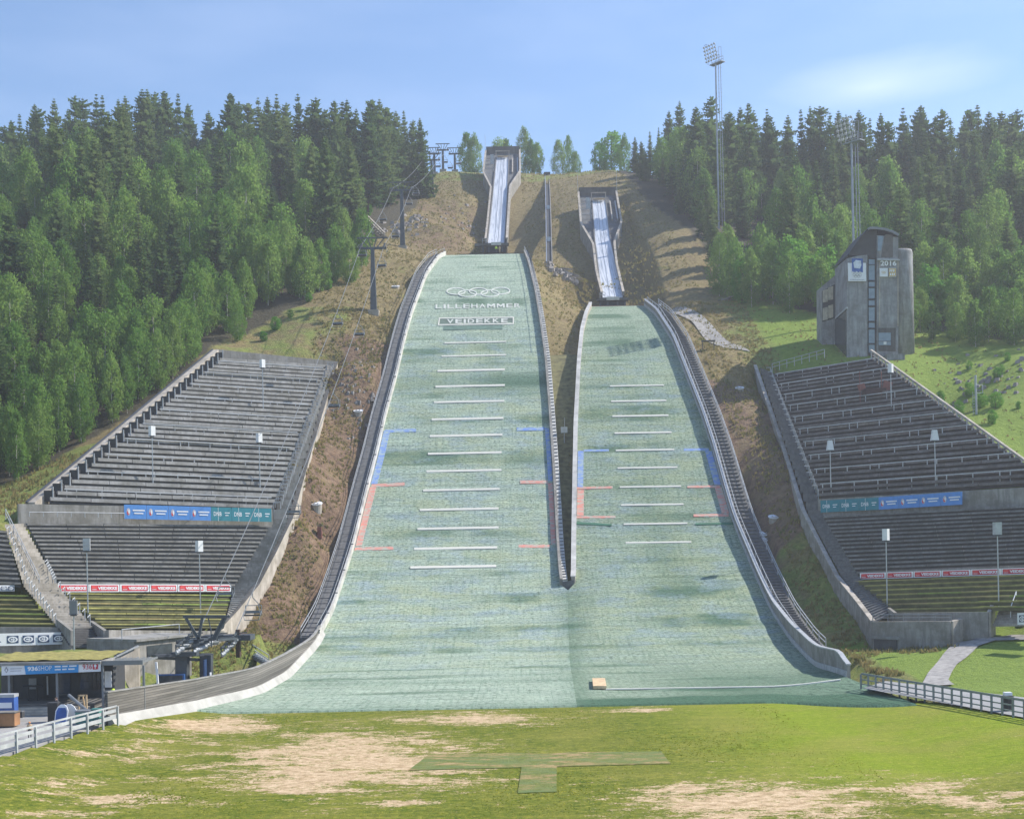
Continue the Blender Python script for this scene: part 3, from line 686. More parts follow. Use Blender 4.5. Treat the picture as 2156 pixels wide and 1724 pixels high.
def large_hill():
    o=P(960,1100,178); root=thing('landing_hill','large ski jump landing hill of mint green plastic mats with white rings and lettering','ski jump hill',(-6,178,zl(178)))
    patch=lambda x,d: float(sm(d,118,150)*(1-sm(d,222,240))*.9+.12)
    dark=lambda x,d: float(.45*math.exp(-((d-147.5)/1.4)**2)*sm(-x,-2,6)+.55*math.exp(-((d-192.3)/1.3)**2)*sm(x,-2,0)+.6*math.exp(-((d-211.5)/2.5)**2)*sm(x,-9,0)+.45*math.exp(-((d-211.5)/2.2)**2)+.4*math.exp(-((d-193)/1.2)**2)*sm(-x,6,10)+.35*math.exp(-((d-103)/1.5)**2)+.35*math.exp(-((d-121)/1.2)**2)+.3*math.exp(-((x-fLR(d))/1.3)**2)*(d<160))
    hill_surface('L',root,MAT['mats'],291.5,patch,dark)
    # left side: white padded wall, stairway strip, railings
    e=edge_line(fLL,'L',103,291.5)
    up=[p for p in e if p.y>=147]
    MB().sweep([wallsec(p,-1,0,.28,-.5,.95) for p in up]).build('side_wall',MAT['white_dirty'],root,label='white boarded side wall lit by the sun')
    mb=MB()
    for p in up[::4]: mb.box((p.x-.14,p.y,p.z+.98),(.34,.12,.12))
    mb.build('wall_clamp',MAT['steel_dark'],root)
    w=MB().sweep([wallsec(p,-1,.28,2.3,-2.2,.22) for p in up]); st=w.build('stairway',MAT['walk'],root)
    mb=MB()
    for p in up: mb.box((p.x-1.3,p.y+.4,p.z+.30),(1.9,.45,.16))
    mb.build('step',plain('stair_treads',(.15,.15,.15),.9),st)
    q=[side(p,-2.2,.2) for p in up]; rail_run(q,3,1.15,.045).build('railing',MAT['post'],root)
    q=[side(p,-.32,.6) for p in up]; rail_run(q,2,1.0,.03,(1.0,)).build('railing',MAT['post'],root)
    # the curved plank wall at the foot
    low=[p for p in e if p.y<149.5]; end=G(232,1524,.75)
    ext=[low[0]+(end-low[0])*k for k in (1,.8,.6,.4,.2)]
    low=ext+low; ht=lambda p:1.0+1.25*float(sm(-p.y,-150,-126))
    nrm=[]
    for i,p in enumerate(low):
        a=low[max(0,i-1)]; b=low[min(len(low)-1,i+1)]; t=(b-a); t.z=0; t.normalize(); nrm.append(Vector((-t.y,t.x,0)))
    def sec(p,nv,o0,o1,z0,z1): return [p+nv*o0+Vector((0,0,z0)),p+nv*o1+Vector((0,0,z0)),p+nv*o1+Vector((0,0,z1)),p+nv*o0+Vector((0,0,z1))]
    MB().sweep([[p-nv*.62+Vector((0,0,-.32)),p+nv*.16+Vector((0,0,-.4)),p+nv*.16+Vector((0,0,.6)),p+nv*.02+Vector((0,0,.62))] for p,nv in zip(low,nrm)]).build('white_skirt',plain('pale_skirt_cloth',(.4,.395,.37),.8,0,.2,.7),root)
    MB().sweep([sec(p,nv,.17,.36,-.6,ht(p)) for p,nv in zip(low,nrm)]).build('plank_wall',MAT['wood'],root)
    MB().sweep([sec(p,nv,.12,.42,ht(p)+.003,ht(p)+.1) for p,nv in zip(low,nrm)]).build('wall_cap',MAT['bench'],root)
    # right side: low wall with a lattice on top, and the wall end
    e=edge_line(fLR,'L',SPLIT,291.5)
    MB().sweep([wallsec(p,1,0,.34,-.5,.85) for p in e]).build('side_wall',MAT['concrete'],root)
    MB().sweep([wallsec(p,1,.36,.95,-2.2,.72) for p in e]).build('side_wall',MAT['white_dirty'],root,label='white lattice topped side wall towards the gap')
    mb=MB()
    for a,b in zip(e,e[1:]):
        for k in (0,.5): p=a+(b-a)*k; mb.box((p.x+.66,p.y,p.z+.76),(.5,.2,.1))
    mb.build('lattice',MAT['steel_dark'],root)
    q=[side(p,.2,.8) for p in e if p.y>220]; rail_run(q,3,.9,.035,(1.0,)).build('railing',MAT['post'],root)
    # crest edge
    mb=MB(); a=onslope(1000,536,'L'); 
    mb.box(((fLL(291.5)+fLR(291.5))/2+1.0,291.9,zl(291.5)-.25),(fLR(291.5)-fLL(291.5)-4,.5,.9)); mb.build('crest_edge',MAT['concrete_dark'],root)
    # distance lines
    bars=[(936,1066,722,2),(930,1066,750,2),(921,1063,780,3.4),(917,1063,813,3.4),(914,1062,846,3.4),(909,1060,882,3.6),(905,1058,917,3.8),(901,1056,954,3.8),(898,1056,991,3.8),(891,1052,1031,3.8),(884,1050,1072,4),(879,1050,1112,4),(872,1047,1154,4.2),(864,1045,1193,4.4)]
    for xa,xb,y,t in bars:
        mb=MB(); strip(mb,'L',(xa,y),(xb,y-3.2),(xa,y+t),(xb,y+t-3.2),6,.1); mb.build('distance_line',MAT['line'],root)
    X=lambda tab,y: float(np.interp(y,[p[1] for p in tab],[p[0] for p in tab]))
    mb=MB(); vstrip(mb,'L',LL,907,1019,13,1); strip(mb,'L',(812,905),(876,903),(810,911),(876,909)); mb.build('zone_marking',MAT['blue'],root)
    mb=MB(); vstrip(mb,'L',LR,902,1012,9,-1); strip(mb,'L',(1088,901),(1146,900),(1088,907),(1146,906)); mb.build('zone_marking',MAT['blue'],root)
    mb=MB(); vstrip(mb,'L',LL,1026,1150,13,1); strip(mb,'L',(783,1020),(852,1016),(781,1026),(852,1022)); strip(mb,'L',(748,1153),(828,1151),(746,1159),(828,1157)); mb.build('zone_marking',MAT['red'],root)
    mb=MB(); vstrip(mb,'L',LR,1018,1146,10,-1); strip(mb,'L',(1095,1012),(1154,1012),(1095,1018),(1154,1018)); strip(mb,'L',(1092,1147),(1158,1147),(1092,1153),(1158,1153)); mb.build('zone_marking',MAT['red'],root)
    # rings, lettering
    k=.9305
    for zx,zy in ((883,345),(1043,345),(1200,342),(965,361),(1125,360)):
        cx=(750+zx/3.135)*k; cy=(550+zy/3.135)*k; mb=MB(); r1=[];r2=[]
        for i in range(33):
            a=2*math.pi*i/32
            r1.append(onslope(cx+20.3*math.cos(a),cy+7.6*math.sin(a),'L',.1)); r2.append(onslope(cx+18.2*math.cos(a),cy+6.0*math.sin(a),'L',.1))
        dn=Vector((0,-.04,-.1)); mb.ribbon([[a,b,b+dn,a+dn] for a,b in zip(r1,r2)],0,True); mb.build('ring',MAT['faded'],root)
    hill_lettering('L',root,'LILLEHAMMER',917,650.5,1096,648.5,8.8,.012)
    mb=MB()
    for a0,a1,b0,b1 in (((924,670),(1082,668),(924,671.7),(1082,669.7)),((922,684),(1082,681.5),(922,685.8),(1082,683.5)),((924,671.7),(926.5,671.7),(922,684),(924.5,684)),((1079.5,669.7),(1082,669.7),(1079.5,681.5),(1082,681.5))):
        strip(mb,'L',a0,a1,b0,b1,5,.1)
    fr=mb.build('sponsor_frame',MAT['line'],root)
    mb=MB(); strip(mb,'L',(927,671.9),(1079,669.9),(925,683.9),(1079,681.3),5,.03); mb.build('frame_field',plain('grey_green_mat',(.12,.17,.14),.8),fr)
    hill_lettering('L',root,'VEIDEKKE',941,682,1069,680,8.8,.03)
    mb=MB(); strip(mb,'L',(935,687),(1058,685.5),(934,695),(1058,693.5),5,.05); mb.build('dark_mat',plain('dark_green_mat',(.12,.2,.16),.8),root)
    return root
large_hill()
def normal_hill():
    root=thing('landing_hill','smaller ski jump landing hill of darker green mats to the right of the divider','ski jump hill',(20,180,zn(180)))
    patch=lambda x,d: float(sm(d,122,150)*(1-sm(d,208,228))*.95+.1)
    dark=lambda x,d: float(.85*(1-float(sm(d,105.5,107)))*float(sm(x,3,8))+.6*(1-sm(d,110,138))*sm(x,8,20)+.3*math.exp(-((d-170)/16)**2)*math.exp(-((x-20)/2.5)**2)+.4*math.exp(-((x-fNL(d))/1.6)**2)*(d<158)+.35*math.exp(-((d-223)/5)**2)*math.exp(-((x-21)/4)**2)+.12)  # the spot below the crest paints in the floodlight mast's cast shadow
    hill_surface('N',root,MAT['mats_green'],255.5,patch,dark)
    e=edge_line(fNL,'N',SPLIT,255.5)
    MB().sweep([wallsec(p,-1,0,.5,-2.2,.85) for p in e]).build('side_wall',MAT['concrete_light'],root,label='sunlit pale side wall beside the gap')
    MB().sweep([wallsec(p,-1,-.06,.6,.855,.95) for p in e]).build('wall_cap',MAT['white_dirty'],root)
    e=[p for p in edge_line(fNR,'N',113.5,255.5)]
    ht=lambda p:1.25+.75*float(sm(-p.y,-160,-135))-1.0*float(sm(-p.y,-118,-113))
    MB().sweep([wallsec(p,1,0,.1,-.5,.5) for p in e]).build('white_skirt',plain('grey_skirt',(.42,.43,.44),.8),root)
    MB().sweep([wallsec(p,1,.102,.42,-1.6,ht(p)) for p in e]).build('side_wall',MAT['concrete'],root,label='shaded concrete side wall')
    MB().sweep([wallsec(p,1,.05,.5,ht(p)+.004,ht(p)+.12) for p in e]).build('wall_cap',MAT['post'],root)
    up=[p for p in e if p.y>137]
    st=MB().sweep([wallsec(p,1,.43,3.0,-2.2,.25) for p in up]).build('stairway',MAT['walk'],root)
    mb=MB()
    for a,b in zip(up,up[1:]):
        for k in (.25,.75): p=a+(b-a)*k; mb.box((p.x+1.75,p.y,p.z+.34),(1.9,.3,.14))
    mb.build('step',plain('stair_treads',(.155,.158,.16),.9),st)
    q=[side(p,.75,.25) for p in up]; rail_run(q,2,1.5,.05,(1.0,)).build('railing',MAT['post'],root)
    q=[side(p,2.9,.25) for p in up]; rail_run(q,2,1.05,.06).build('railing',MAT['post'],root)
    mb=MB(); mb.box(((fNL(255.5)+fNR(255.5))/2,255.95,zn(255.5)-.2),(fNR(255.5)-fNL(255.5)+1.5,.4,.8)); mb.build('crest_edge',MAT['rust'],root,label='rusty red board along the crest')
    Z=lambda x,y:((1300+x/2.873)*.9305,(650+y/2.873)*.9305)
    for xa,xb,y,t in ((230,582,641,6),(238,596,740,7),(246,610,836,8),(260,630,946,8),(268,648,1058,8),(280,668,1173,8),(294,692,1296,8),(302,708,1413,8),(320,733,1537,8),(332,758,1658,8)):
        a=Z(xa,y); b=Z(xb,y-6); t/=3.09
        mb=MB(); strip(mb,'N',a,b,(a[0],a[1]+t),(b[0],b[1]+t),6,.1); mb.build('distance_line',MAT['line'],root)
    mb=MB(); vstrip(mb,'N',NL,950,1026,12,1); strip(mb,'N',(1229,947),(1282,946),(1229,951),(1282,950)); mb.build('zone_marking',MAT['blue'],root)
    mb=MB(); vstrip(mb,'N',NR,950,1020,14,-1); strip(mb,'N',(1440,945),(1492,944),(1440,949.5),(1492,948.5)); mb.build('zone_marking',MAT['blue'],root)
    mb=MB(); vstrip(mb,'N',NL,1032,1086,14,1); strip(mb,'N',(1214,1026),(1290,1024),(1214,1030),(1290,1028)); strip(mb,'N',(1213,1087),(1296,1086.5),(1213,1091),(1296,1090.5)); mb.build('zone_marking',MAT['red'],root)
    mb=MB(); vstrip(mb,'N',NR,1026,1080,15,-1); strip(mb,'N',(1447,1023),(1516,1022),(1447,1027),(1516,1026)); strip(mb,'N',(1460,1083),(1534,1082),(1460,1087.5),(1534,1086.5)); mb.build('zone_marking',MAT['red'],root)
    gm=plain('dark_green_stripe',(.05,.16,.1),.8)
    mb=MB(); strip(mb,'N',(1214,1099),(1288,1104),(1214,1104),(1288,1107),5,.09); mb.build('zone_marking',gm,root)
    mb=MB(); strip(mb,'N',(1464,1102),(1545,1100),(1464,1105),(1545,1104),5,.09); mb.build('zone_marking',gm,root)
    mb=MB(); strip(mb,'N',(1276,1451.5),(1770,1443.5),(1276,1452.4),(1770,1444.4),14,.12); mb.build('foot_line',MAT['line'],root)
    return root
normal_hill()
def gap_and_bits():
    mb=MB(); secs=[]                       # end board that closes the gap between the two hills
    a=Vector((fLR(SPLIT)+.3,SPLIT-.1,seamz(fLR(SPLIT),SPLIT,'L'))); b=Vector((fNL(SPLIT)-.2,SPLIT-.1,seamz(fNL(SPLIT),SPLIT,'N')))
    mb.hexa([a+Vector((0,-.15,-1)),b+Vector((0,-.15,-1)),b+Vector((0,.15,-1)),a+Vector((0,.15,-1)),a+Vector((0,-.15,.45)),b+Vector((0,-.15,.45)),b+Vector((0,.15,.45)),a+Vector((0,.15,.45))])
    o=mb.build('end_board',MAT['walk'],origin=(a+b)/2); tag(o,'dark board closing the lower end of the gap between the hills','board')
    # trench floor
    mb=MB(); rows=[]
    for d in np.arange(SPLIT,222,2.5): rows.append([Vector((fLR(d)+.9,d,min(zl(d),zn(d))-.7)),Vector((fNL(d)-.45,d,min(zl(d),zn(d))-.7))])
    mb.ribbon(rows); o=mb.build('gap_floor',plain('grassy_gap_floor',(.15,.14,.06),.95,0,.5,1.2)); tag(o,'dark floor of the narrow gap between the hills','ground',kind='structure')
    # cabinet on a post beside the gap
    p=P(1188,920,197); t=thing('control_cabinet','small grey control cabinet on a post in the gap between the hills','cabinet',p)
    MB().tube(p-Vector((0,0,3)),p+Vector((0,0,.6)),.06).build('post',MAT['post'],t); MB().box(p+Vector((0,0,1.1)),(1.0,.5,.9)).build('box',MAT['white_dirty'],t)
    MB().tube(p+Vector((.1,0,1.5)),p+Vector((.1,0,3.0)),.03).build('antenna',MAT['post'],t)
    # pale crate at the foot of the smaller hill
    a=onslope(1261,1452,'N'); mb=MB()
    q=[onslope(x,y,'N',.05) for x,y in ((1249,1451),(1277,1451),(1274,1434),(1247,1434))]; h=Vector((0,0,.28))
    mb.hexa(q+[p+h for p in q]); o=mb.build('pallet',MAT['beige'],origin=q[0]); tag(o,'pale wooden pallet lying at the foot of the smaller hill','pallet')
gap_and_bits()
# ------------------------------------------------------------------ in-runs
def inrun(kind):
    big=kind=='L'
    k=.9305; Z=lambda x,y:((1000+x/3.448)*k,(250+y/3.448)*k)
    if big:
        label='in-run of the large hill, white track narrowing down from a wide platform on the crest'
        td=[(294,11),(301,12),(345,34.5),(392,35)]; d0,z0=294,82.6; dtop=386
        wl=[Z(x,y) for x,y in ((335,1000),(350,880),(378,600),(318,480),(345,255))]; wr=[Z(x,y) for x,y in ((510,1010),(522,800),(535,590),(615,470),(610,255))]
        tl=[Z(x,y) for x,y in ((360,1030),(395,700),(430,345))]; trk=[Z(x,y) for x,y in ((485,1030),(505,700),(520,345))]
    else:
        label='in-run of the smaller hill, white track between concrete walls, right of the sloping lift'
        td=[(258,11),(265,12),(298,35),(340,35)]; d0,z0=258,62.6; dtop=335
        wl=[Z(x,y) for x,y in ((1250,1450),(1200,1250),(1175,1040),(1080,880),(1060,640),(1065,600))]; wr=[Z(x,y) for x,y in ((1425,1430),(1370,1200),(1350,1030),(1405,870),(1360,600))]
        tl=[Z(x,y) for x,y in ((1250,1450),(1195,1000),(1170,640))]; trk=[Z(x,y) for x,y in ((1410,1450),(1310,1000),(1265,640))]
    ds=np.arange(d0,dtop+.1,1.5); zs=[z0]
    for a,b in zip(ds,ds[1:]): zs.append(zs[-1]+math.tan(R(float(np.interp((a+b)/2,[q[0] for q in td],[q[1] for q in td]))))*(b-a))
    root=thing('inrun',label,'in-run',(XP(wl[0][0],d0,z0),d0,z0))
    def X(tab,d,z):
        tab=sorted(tab,key=lambda q:q[1]); x=CX
        for _ in range(3):
            y=HY-((z-CZ)*F/d+ST*(x-CX)); x=float(np.interp(y,[q[1] for q in tab],[q[0] for q in tab]))
        return XP(x,d,z)
    L=[];Rr=[];T=[]
    for d,z in zip(ds,zs):
        a=Vector((X(wl,d,z+1.2),d,z)); b=Vector((X(wr,d,z+1.2),d,z)); L.append(a); Rr.append(b)
        T.append((Vector((X(tl,d,z+.1),d,z)),Vector((X(trk,d,z+.1),d,z))))
    dep=2.6 if big else 3.4
    dp=lambda p:min(dep,1.0+(p.y-d0)*.12)
    MB().sweep([[a+Vector((.3,0,-1)),b+Vector((-.3,0,-1)),b+Vector((-.3,0,0)),a+Vector((.3,0,0))] for a,b in zip(L,Rr)]).build('deck',concrete('deck_concrete',(.13,.14,.155)),root)
    for pts,s in ((L,1),(Rr,-1)):
        w=MB().sweep([[p+Vector((0,0,-dp(p))),p+Vector((s*.28,0,-dp(p))),p+Vector((s*.28,0,1.2)),p+Vector((0,0,1.2))] for p in pts]).build('side_wall',MAT['concrete'],root)
        MB().sweep([[p+Vector((-s*.1,0,1.204)),p+Vector((s*.42,0,1.204)),p+Vector((s*.42,0,1.32)),p+Vector((-s*.1,0,1.32))] for p in pts]).build('wall_cap',MAT['concrete_light'],w)
    te=len(ds)-2
    tr=MB().sweep([[a+Vector((0,0,.01)),b+Vector((0,0,.01)),b+Vector((0,0,.16)),a+Vector((0,0,.16))] for a,b in T[:te]]).build('track',MAT['track'],root)
    for q in (.38,.62):
        MB().sweep([[a+(b-a)*(q-.022)+Vector((0,0,.162)),a+(b-a)*(q+.022)+Vector((0,0,.162)),a+(b-a)*(q+.022)+Vector((0,0,.19)),a+(b-a)*(q-.022)+Vector((0,0,.19))] for a,b in T[:te]]).build('groove',MAT['steel'],tr)
    for q,s in ((0,-1),(1,1)):
        MB().sweep([[a+(b-a)*q+Vector((s*.02,0,0)),a+(b-a)*q+Vector((s*.28,0,0)),a+(b-a)*q+Vector((s*.28,0,.42)),a+(b-a)*q+Vector((s*.02,0,.42))] for a,b in T[:te]]).build('track_edge',MAT['walk'],root)
    # head of the start platform
    a,b=L[-1],Rr[-1]; a=a+Vector((.285,0,0)); b=b-Vector((.285,0,0)); c=(a+b)/2; w=(b-a).length
    mb=MB(); mb.box(c+Vector((0,.3,.5)),(w,.5,3.6)); mb.build('back_wall',MAT['concrete_dark'],root)
    ta,tb=T[te-1]; m=(ta+tb)/2; z=m.z
    g=MB(); g.box(m+Vector((-(tb-ta).length/2-.2,.6,1.0)),(.2,.2,2.4)); g.box(m+Vector(((tb-ta).length/2+.2,.6,1.0)),(.2,.2,2.4)); g.box(m+Vector((0,.6,2.25)),((tb-ta).length+.7,.25,.25)); g.build('start_gate',MAT['concrete_light'],root)
    MB().box(m+Vector((0,-.9,.2)),((tb-ta).length*.9,1.2,.2)).build('start_bench',MAT['beige'],root)
    for i in range(4):
        j=te-2-i*2; p=L[j]; q=T[j][0]; x0=p.x+.5; x1=q.x-.6
        if x1-x0<.6: continue
        mb=MB(); zz=p.z+1.2
        mb.tube((x0,p.y,zz),(x1,p.y,zz),.07); mb.tube((x0,p.y,zz-1.15),(x0,p.y,zz),.07); mb.tube((x1,p.y,zz-1.15),(x1,p.y,zz),.07); mb.build('start_rail',MAT['post'],root)
    j=te-4; p=L[j]; q=T[j][0]; MB().box((p.x*.35+q.x*.65,p.y,p.z+1.4),(1.0,.12,2.8)).build('info_panel',plain('grey_panel',(.4,.43,.45),.6),root)
    j0,j1=te-9,te-2
    for f in (.35,.75):
        A=T[j0][1]*(1-f)+Rr[j0]*f; B=T[j1][1]*(1-f)+Rr[j1]*f
        MB().beam(A+Vector((0,0,.35)),B+Vector((0,0,.35)),.3,.5).build('stair_rail',MAT['concrete_light'] if f<.5 else MAT['post'],root)
    for p,hh in ((L[-1],4.6),(Rr[-1],6.0)): MB().tube(p+Vector((0,0,1.3)),p+Vector((0,0,1.3+hh)),.06,.04,6).build('mast',MAT['post'],root)
    # take-off table
    a,b=L[0],Rr[0]; c=(T[0][0]+T[0][1])/2; w=(T[0][1]-T[0][0]).length
    tb_=MB(); tb_.box(c+Vector((-(1.0 if big else 0),-.55,-.42)),(w+(4.2 if big else 2.2),1.0,.55)); tt=tb_.build('takeoff_table',MAT['concrete_dark'],root)
    for s in (-1,-.4,.4,1): MB().box(c+Vector((s*w*.6-(.8 if big else 0),-.5,-1.35)),(.3,.3,1.5)).build('support',MAT['steel_dark'],tt)
    MB().box(c+Vector((0,-1.12,-.3)),(w*.62,.1,.7)).build('front_panel',MAT['white_dirty'],tt)
    MB().box(c+Vector((0,-.2,-1.5)),(w*1.25,.4,1.4)).build('front_wall',MAT['black'],tt)
    q=[c+Vector((s*w*.62+(-.8 if big else 0),-.9,-.1)) for s in (-1,-.6)]; rail_run(q,1,1.1,.05).build('railing',MAT['post'],tt)
    return root
inrun('L'); inrun('N')
def funicular():
    pts=[]
    for py,px,d in ((552,1156.5,285),(520,1156,298),(470,1155,319),(430,1154,341),(400,1153,362),(370,1152,384)):
        p=P(px,py,d); pts.append(p)
    fine=[]
    for a,b in zip(pts,pts[1:]): fine+= [a+(b-a)*k/4 for k in range(4)]
    fine.append(pts[-1]); root=thing('stair_lift','dark sloping lift track with pale edge rails running up between the two in-runs','inclined lift',pts[0])
    MB().sweep([[p+Vector((-.75,0,-1.6)),p+Vector((.75,0,-1.6)),p+Vector((.75,0,-.2)),p+Vector((-.75,0,-.2))] for p in fine]).build('beam',MAT['steel_dark'],root)
    MB().sweep([[p+Vector((-.45,0,-.19)),p+Vector((.45,0,-.19)),p+Vector((.45,0,-.12)),p+Vector((-.45,0,-.12))] for p in fine]).build('tread_belt',MAT['charcoal'],root)
    for s in (-.62,.62): MB().sweep([[p+Vector((s-.09,0,-.19)),p+Vector((s+.09,0,-.19)),p+Vector((s+.09,0,.25)),p+Vector((s-.09,0,.25))] for p in fine]).build('edge_rail',MAT['steel'] if s<0 else MAT['concrete'],root)
    p=pts[-1]; MB().box(p+Vector((0,.6,.2)),(1.9,1.2,1.8)).build('head_housing',MAT['black'],root)
    for k in (5,11): MB().box(fine[k]+Vector((0,0,.3)),(.8,.8,1.0)).build('carriage',MAT['steel'],root)
    # timber heap and rocks at its foot
    r=random.Random(5); mb=MB()
    for i in range(70):
        px=r.uniform(1150,1215); py=r.uniform(556,590)-abs(px-1185)*.25+8; d=283-(py-552)*.28; x=P(px,py,d).x; z=ground(x,d)
        s=r.uniform(.35,1.1); mb.box((x,d,z+.3),(s,s*.8,s*.7),rot=Matrix.Rotation(r.uniform(0,3),3,'Z')@Matrix.Rotation(r.uniform(-.5,.5),3,'X'))
    for i in range(14):
        px=r.uniform(1165,1205); py=r.uniform(560,585); d=283-(py-552)*.28; p=P(px,py,d); p.z=ground(p.x,d)+.5
        mb.beam(p,p+Vector((r.uniform(1,3.5),r.uniform(-1,1),r.uniform(-1.8,.2))),.14,.14)
    o=mb.build('rubble',MAT['rock'],origin=P(1180,575,277)); tag(o,'heap of grey rubble and planks at the foot of the sloping lift track','rubble',kind='stuff')
funicular()
# ------------------------------------------------------------------ grandstands
UPV=Vector((0,0,1)); TR=random.Random(12)
MAT['bench_b']=concrete('grey_bench_planks_worn',(.30,.298,.29),.6); MAT['bench_c']=concrete('grey_bench_planks_pale',(.335,.33,.32),.7)
MAT['dark_b']=concrete('dark_concrete_stained',(.16,.16,.155),.6); MAT['dark_c']=concrete('dark_concrete_pale',(.215,.212,.205),.7)
MAT['br_b']=concrete('shaded_bench_planks_worn',(.15,.135,.13),.6); MAT['br_c']=concrete('shaded_bench_planks_pale',(.21,.195,.185),.7)  # variants of the shade-darkened planks
MAT['gs_b']=plain('worn_grass_step',(.27,.23,.1),.95,0,.35,.8,bumps=.5); MAT['gs_c']=plain('fresh_grass_step',(.2,.26,.06),.95,0,.35,.8,bumps=.5)
MAT['terrace_grey']=concrete('grey_terrace_concrete',(.19,.19,.185),.6)
B3=lambda a,b,c:[MAT[a],MAT[b],MAT[c]]
def terrace(S,nrow,mb_face,mb_rec,plank=.5,over=.35,ext=None):
    """rows of planks: face slabs in one mesh, the recessed steps behind them in another"""
    for i in range(nrow):
        v0=i/nrow; v1=(i+1)/nrow
        a0,b0=bil(S,0,v0),bil(S,1,v0); a1,b1=bil(S,0,v1),bil(S,1,v1)
        out=(b0-a0).cross(UPV); out.z=0; out.normalize()           # towards the arena
        ha=a1.z-a0.z; hb=b1.z-b0.z
        A0,B0=a0,b0; A1=Vector((a0.x,a0.y,a1.z)); B1=Vector((b0.x,b0.y,b1.z))
        mb_rec.quad(A0,B0,B1,A1)
        mb_rec.quad(A1-Vector((0,0,.06)),B1-Vector((0,0,.06)),b1-Vector((0,0,.06)),a1-Vector((0,0,.06)))
        ln=(B1-A1).length; ns=max(1,int(ln/4.2)); dep=out*-.55
        for q_ in range(ns):        # plank by plank, with open joints and a little play
            k0=q_/ns+.0012*(q_>0); k1=(q_+1)/ns-.0012*(q_<ns-1); C=A1+(B1-A1)*k0; D=A1+(B1-A1)*k1; jt=out*TR.uniform(-.02,.02)+UPV*TR.uniform(-.015,.01); hc=ha+(hb-ha)*(k0+k1)/2
            q=[C+out*over-UPV*hc*plank+jt,D+out*over-UPV*hc*plank+jt,D-UPV*hc*plank-out*.02+jt,C-UPV*hc*plank-out*.02+jt]
            mb_face.hexa(q+[C+out*over*.8+jt,D+out*over*.8+jt,D+dep+jt,C+dep+jt],TR.choice((0,0,0,0,0,0,0,1,2)))
def stand_rail(S,v,u0,u1,h,gap,r=.05,seed=1,lift=.05):
    rr=random.Random(seed); a,b=bil(S,u0,v),bil(S,u1,v); L=(b-a).length; mb=MB()
    a=a+UPV*lift; b=b+UPV*lift
    mb.beam(a+UPV*h,b+UPV*h,.2,.12); x=.3; k=0
    while x<L:
        p=a+(b-a)*(x/L); mb.box(p+UPV*h/2,(.11,.11,h)); x+=gap if k%3 else gap*.38; k+=1
    return mb
def wall_between(mb,pts,th,dz0,dz1,outdir=None):
    """a wall along points: from z+dz0 to z+dz1"""
    secs=[]
    for i,p in enumerate(pts):
        a=pts[max(0,i-1)]; b=pts[min(len(pts)-1,i+1)]; t=b-a; t.z=0; t.normalize(); nv=Vector((-t.y,t.x,0))*th/2
        secs.append([p-nv+UPV*dz0,p+nv+UPV*dz0,p+nv+UPV*dz1,p-nv+UPV*dz1])
    return mb.sweep(secs)
def dens(pts,n=4):
    out=[]
    for a,b in zip(pts,pts[1:]): out+= [a+(b-a)*k/n for k in range(n)]
    return out+[pts[-1]]
def steps_between(mb,pa,pb,n,plank=.5):
    """a flight of stairs between two edge polylines (bottom to top)"""
    def at(pts,k):
        s=k*(len(pts)-1); i=min(int(s),len(pts)-2); return pts[i]+(pts[i+1]-pts[i])*(s-i)
    for i in range(n):
        a0,b0=at(pa,i/n),at(pb,i/n); a1,b1=at(pa,(i+1)/n),at(pb,(i+1)/n)
        A=Vector((a0.x,a0.y,a1.z)); B=Vector((b0.x,b0.y,b1.z))
        mb.quad(a0,b0,B,A); mb.quad(A,B,b1,a1)
def stair_posts(root,pts,n,h):
    for p in dens(pts,max(1,n//max(1,len(pts)-1))): MB().path([p-UPV*.1,p+UPV*h,p+UPV*(h-.25)+Vector((0,-.8,0))],.05,5).build('stair_post',MAT['post'],root)
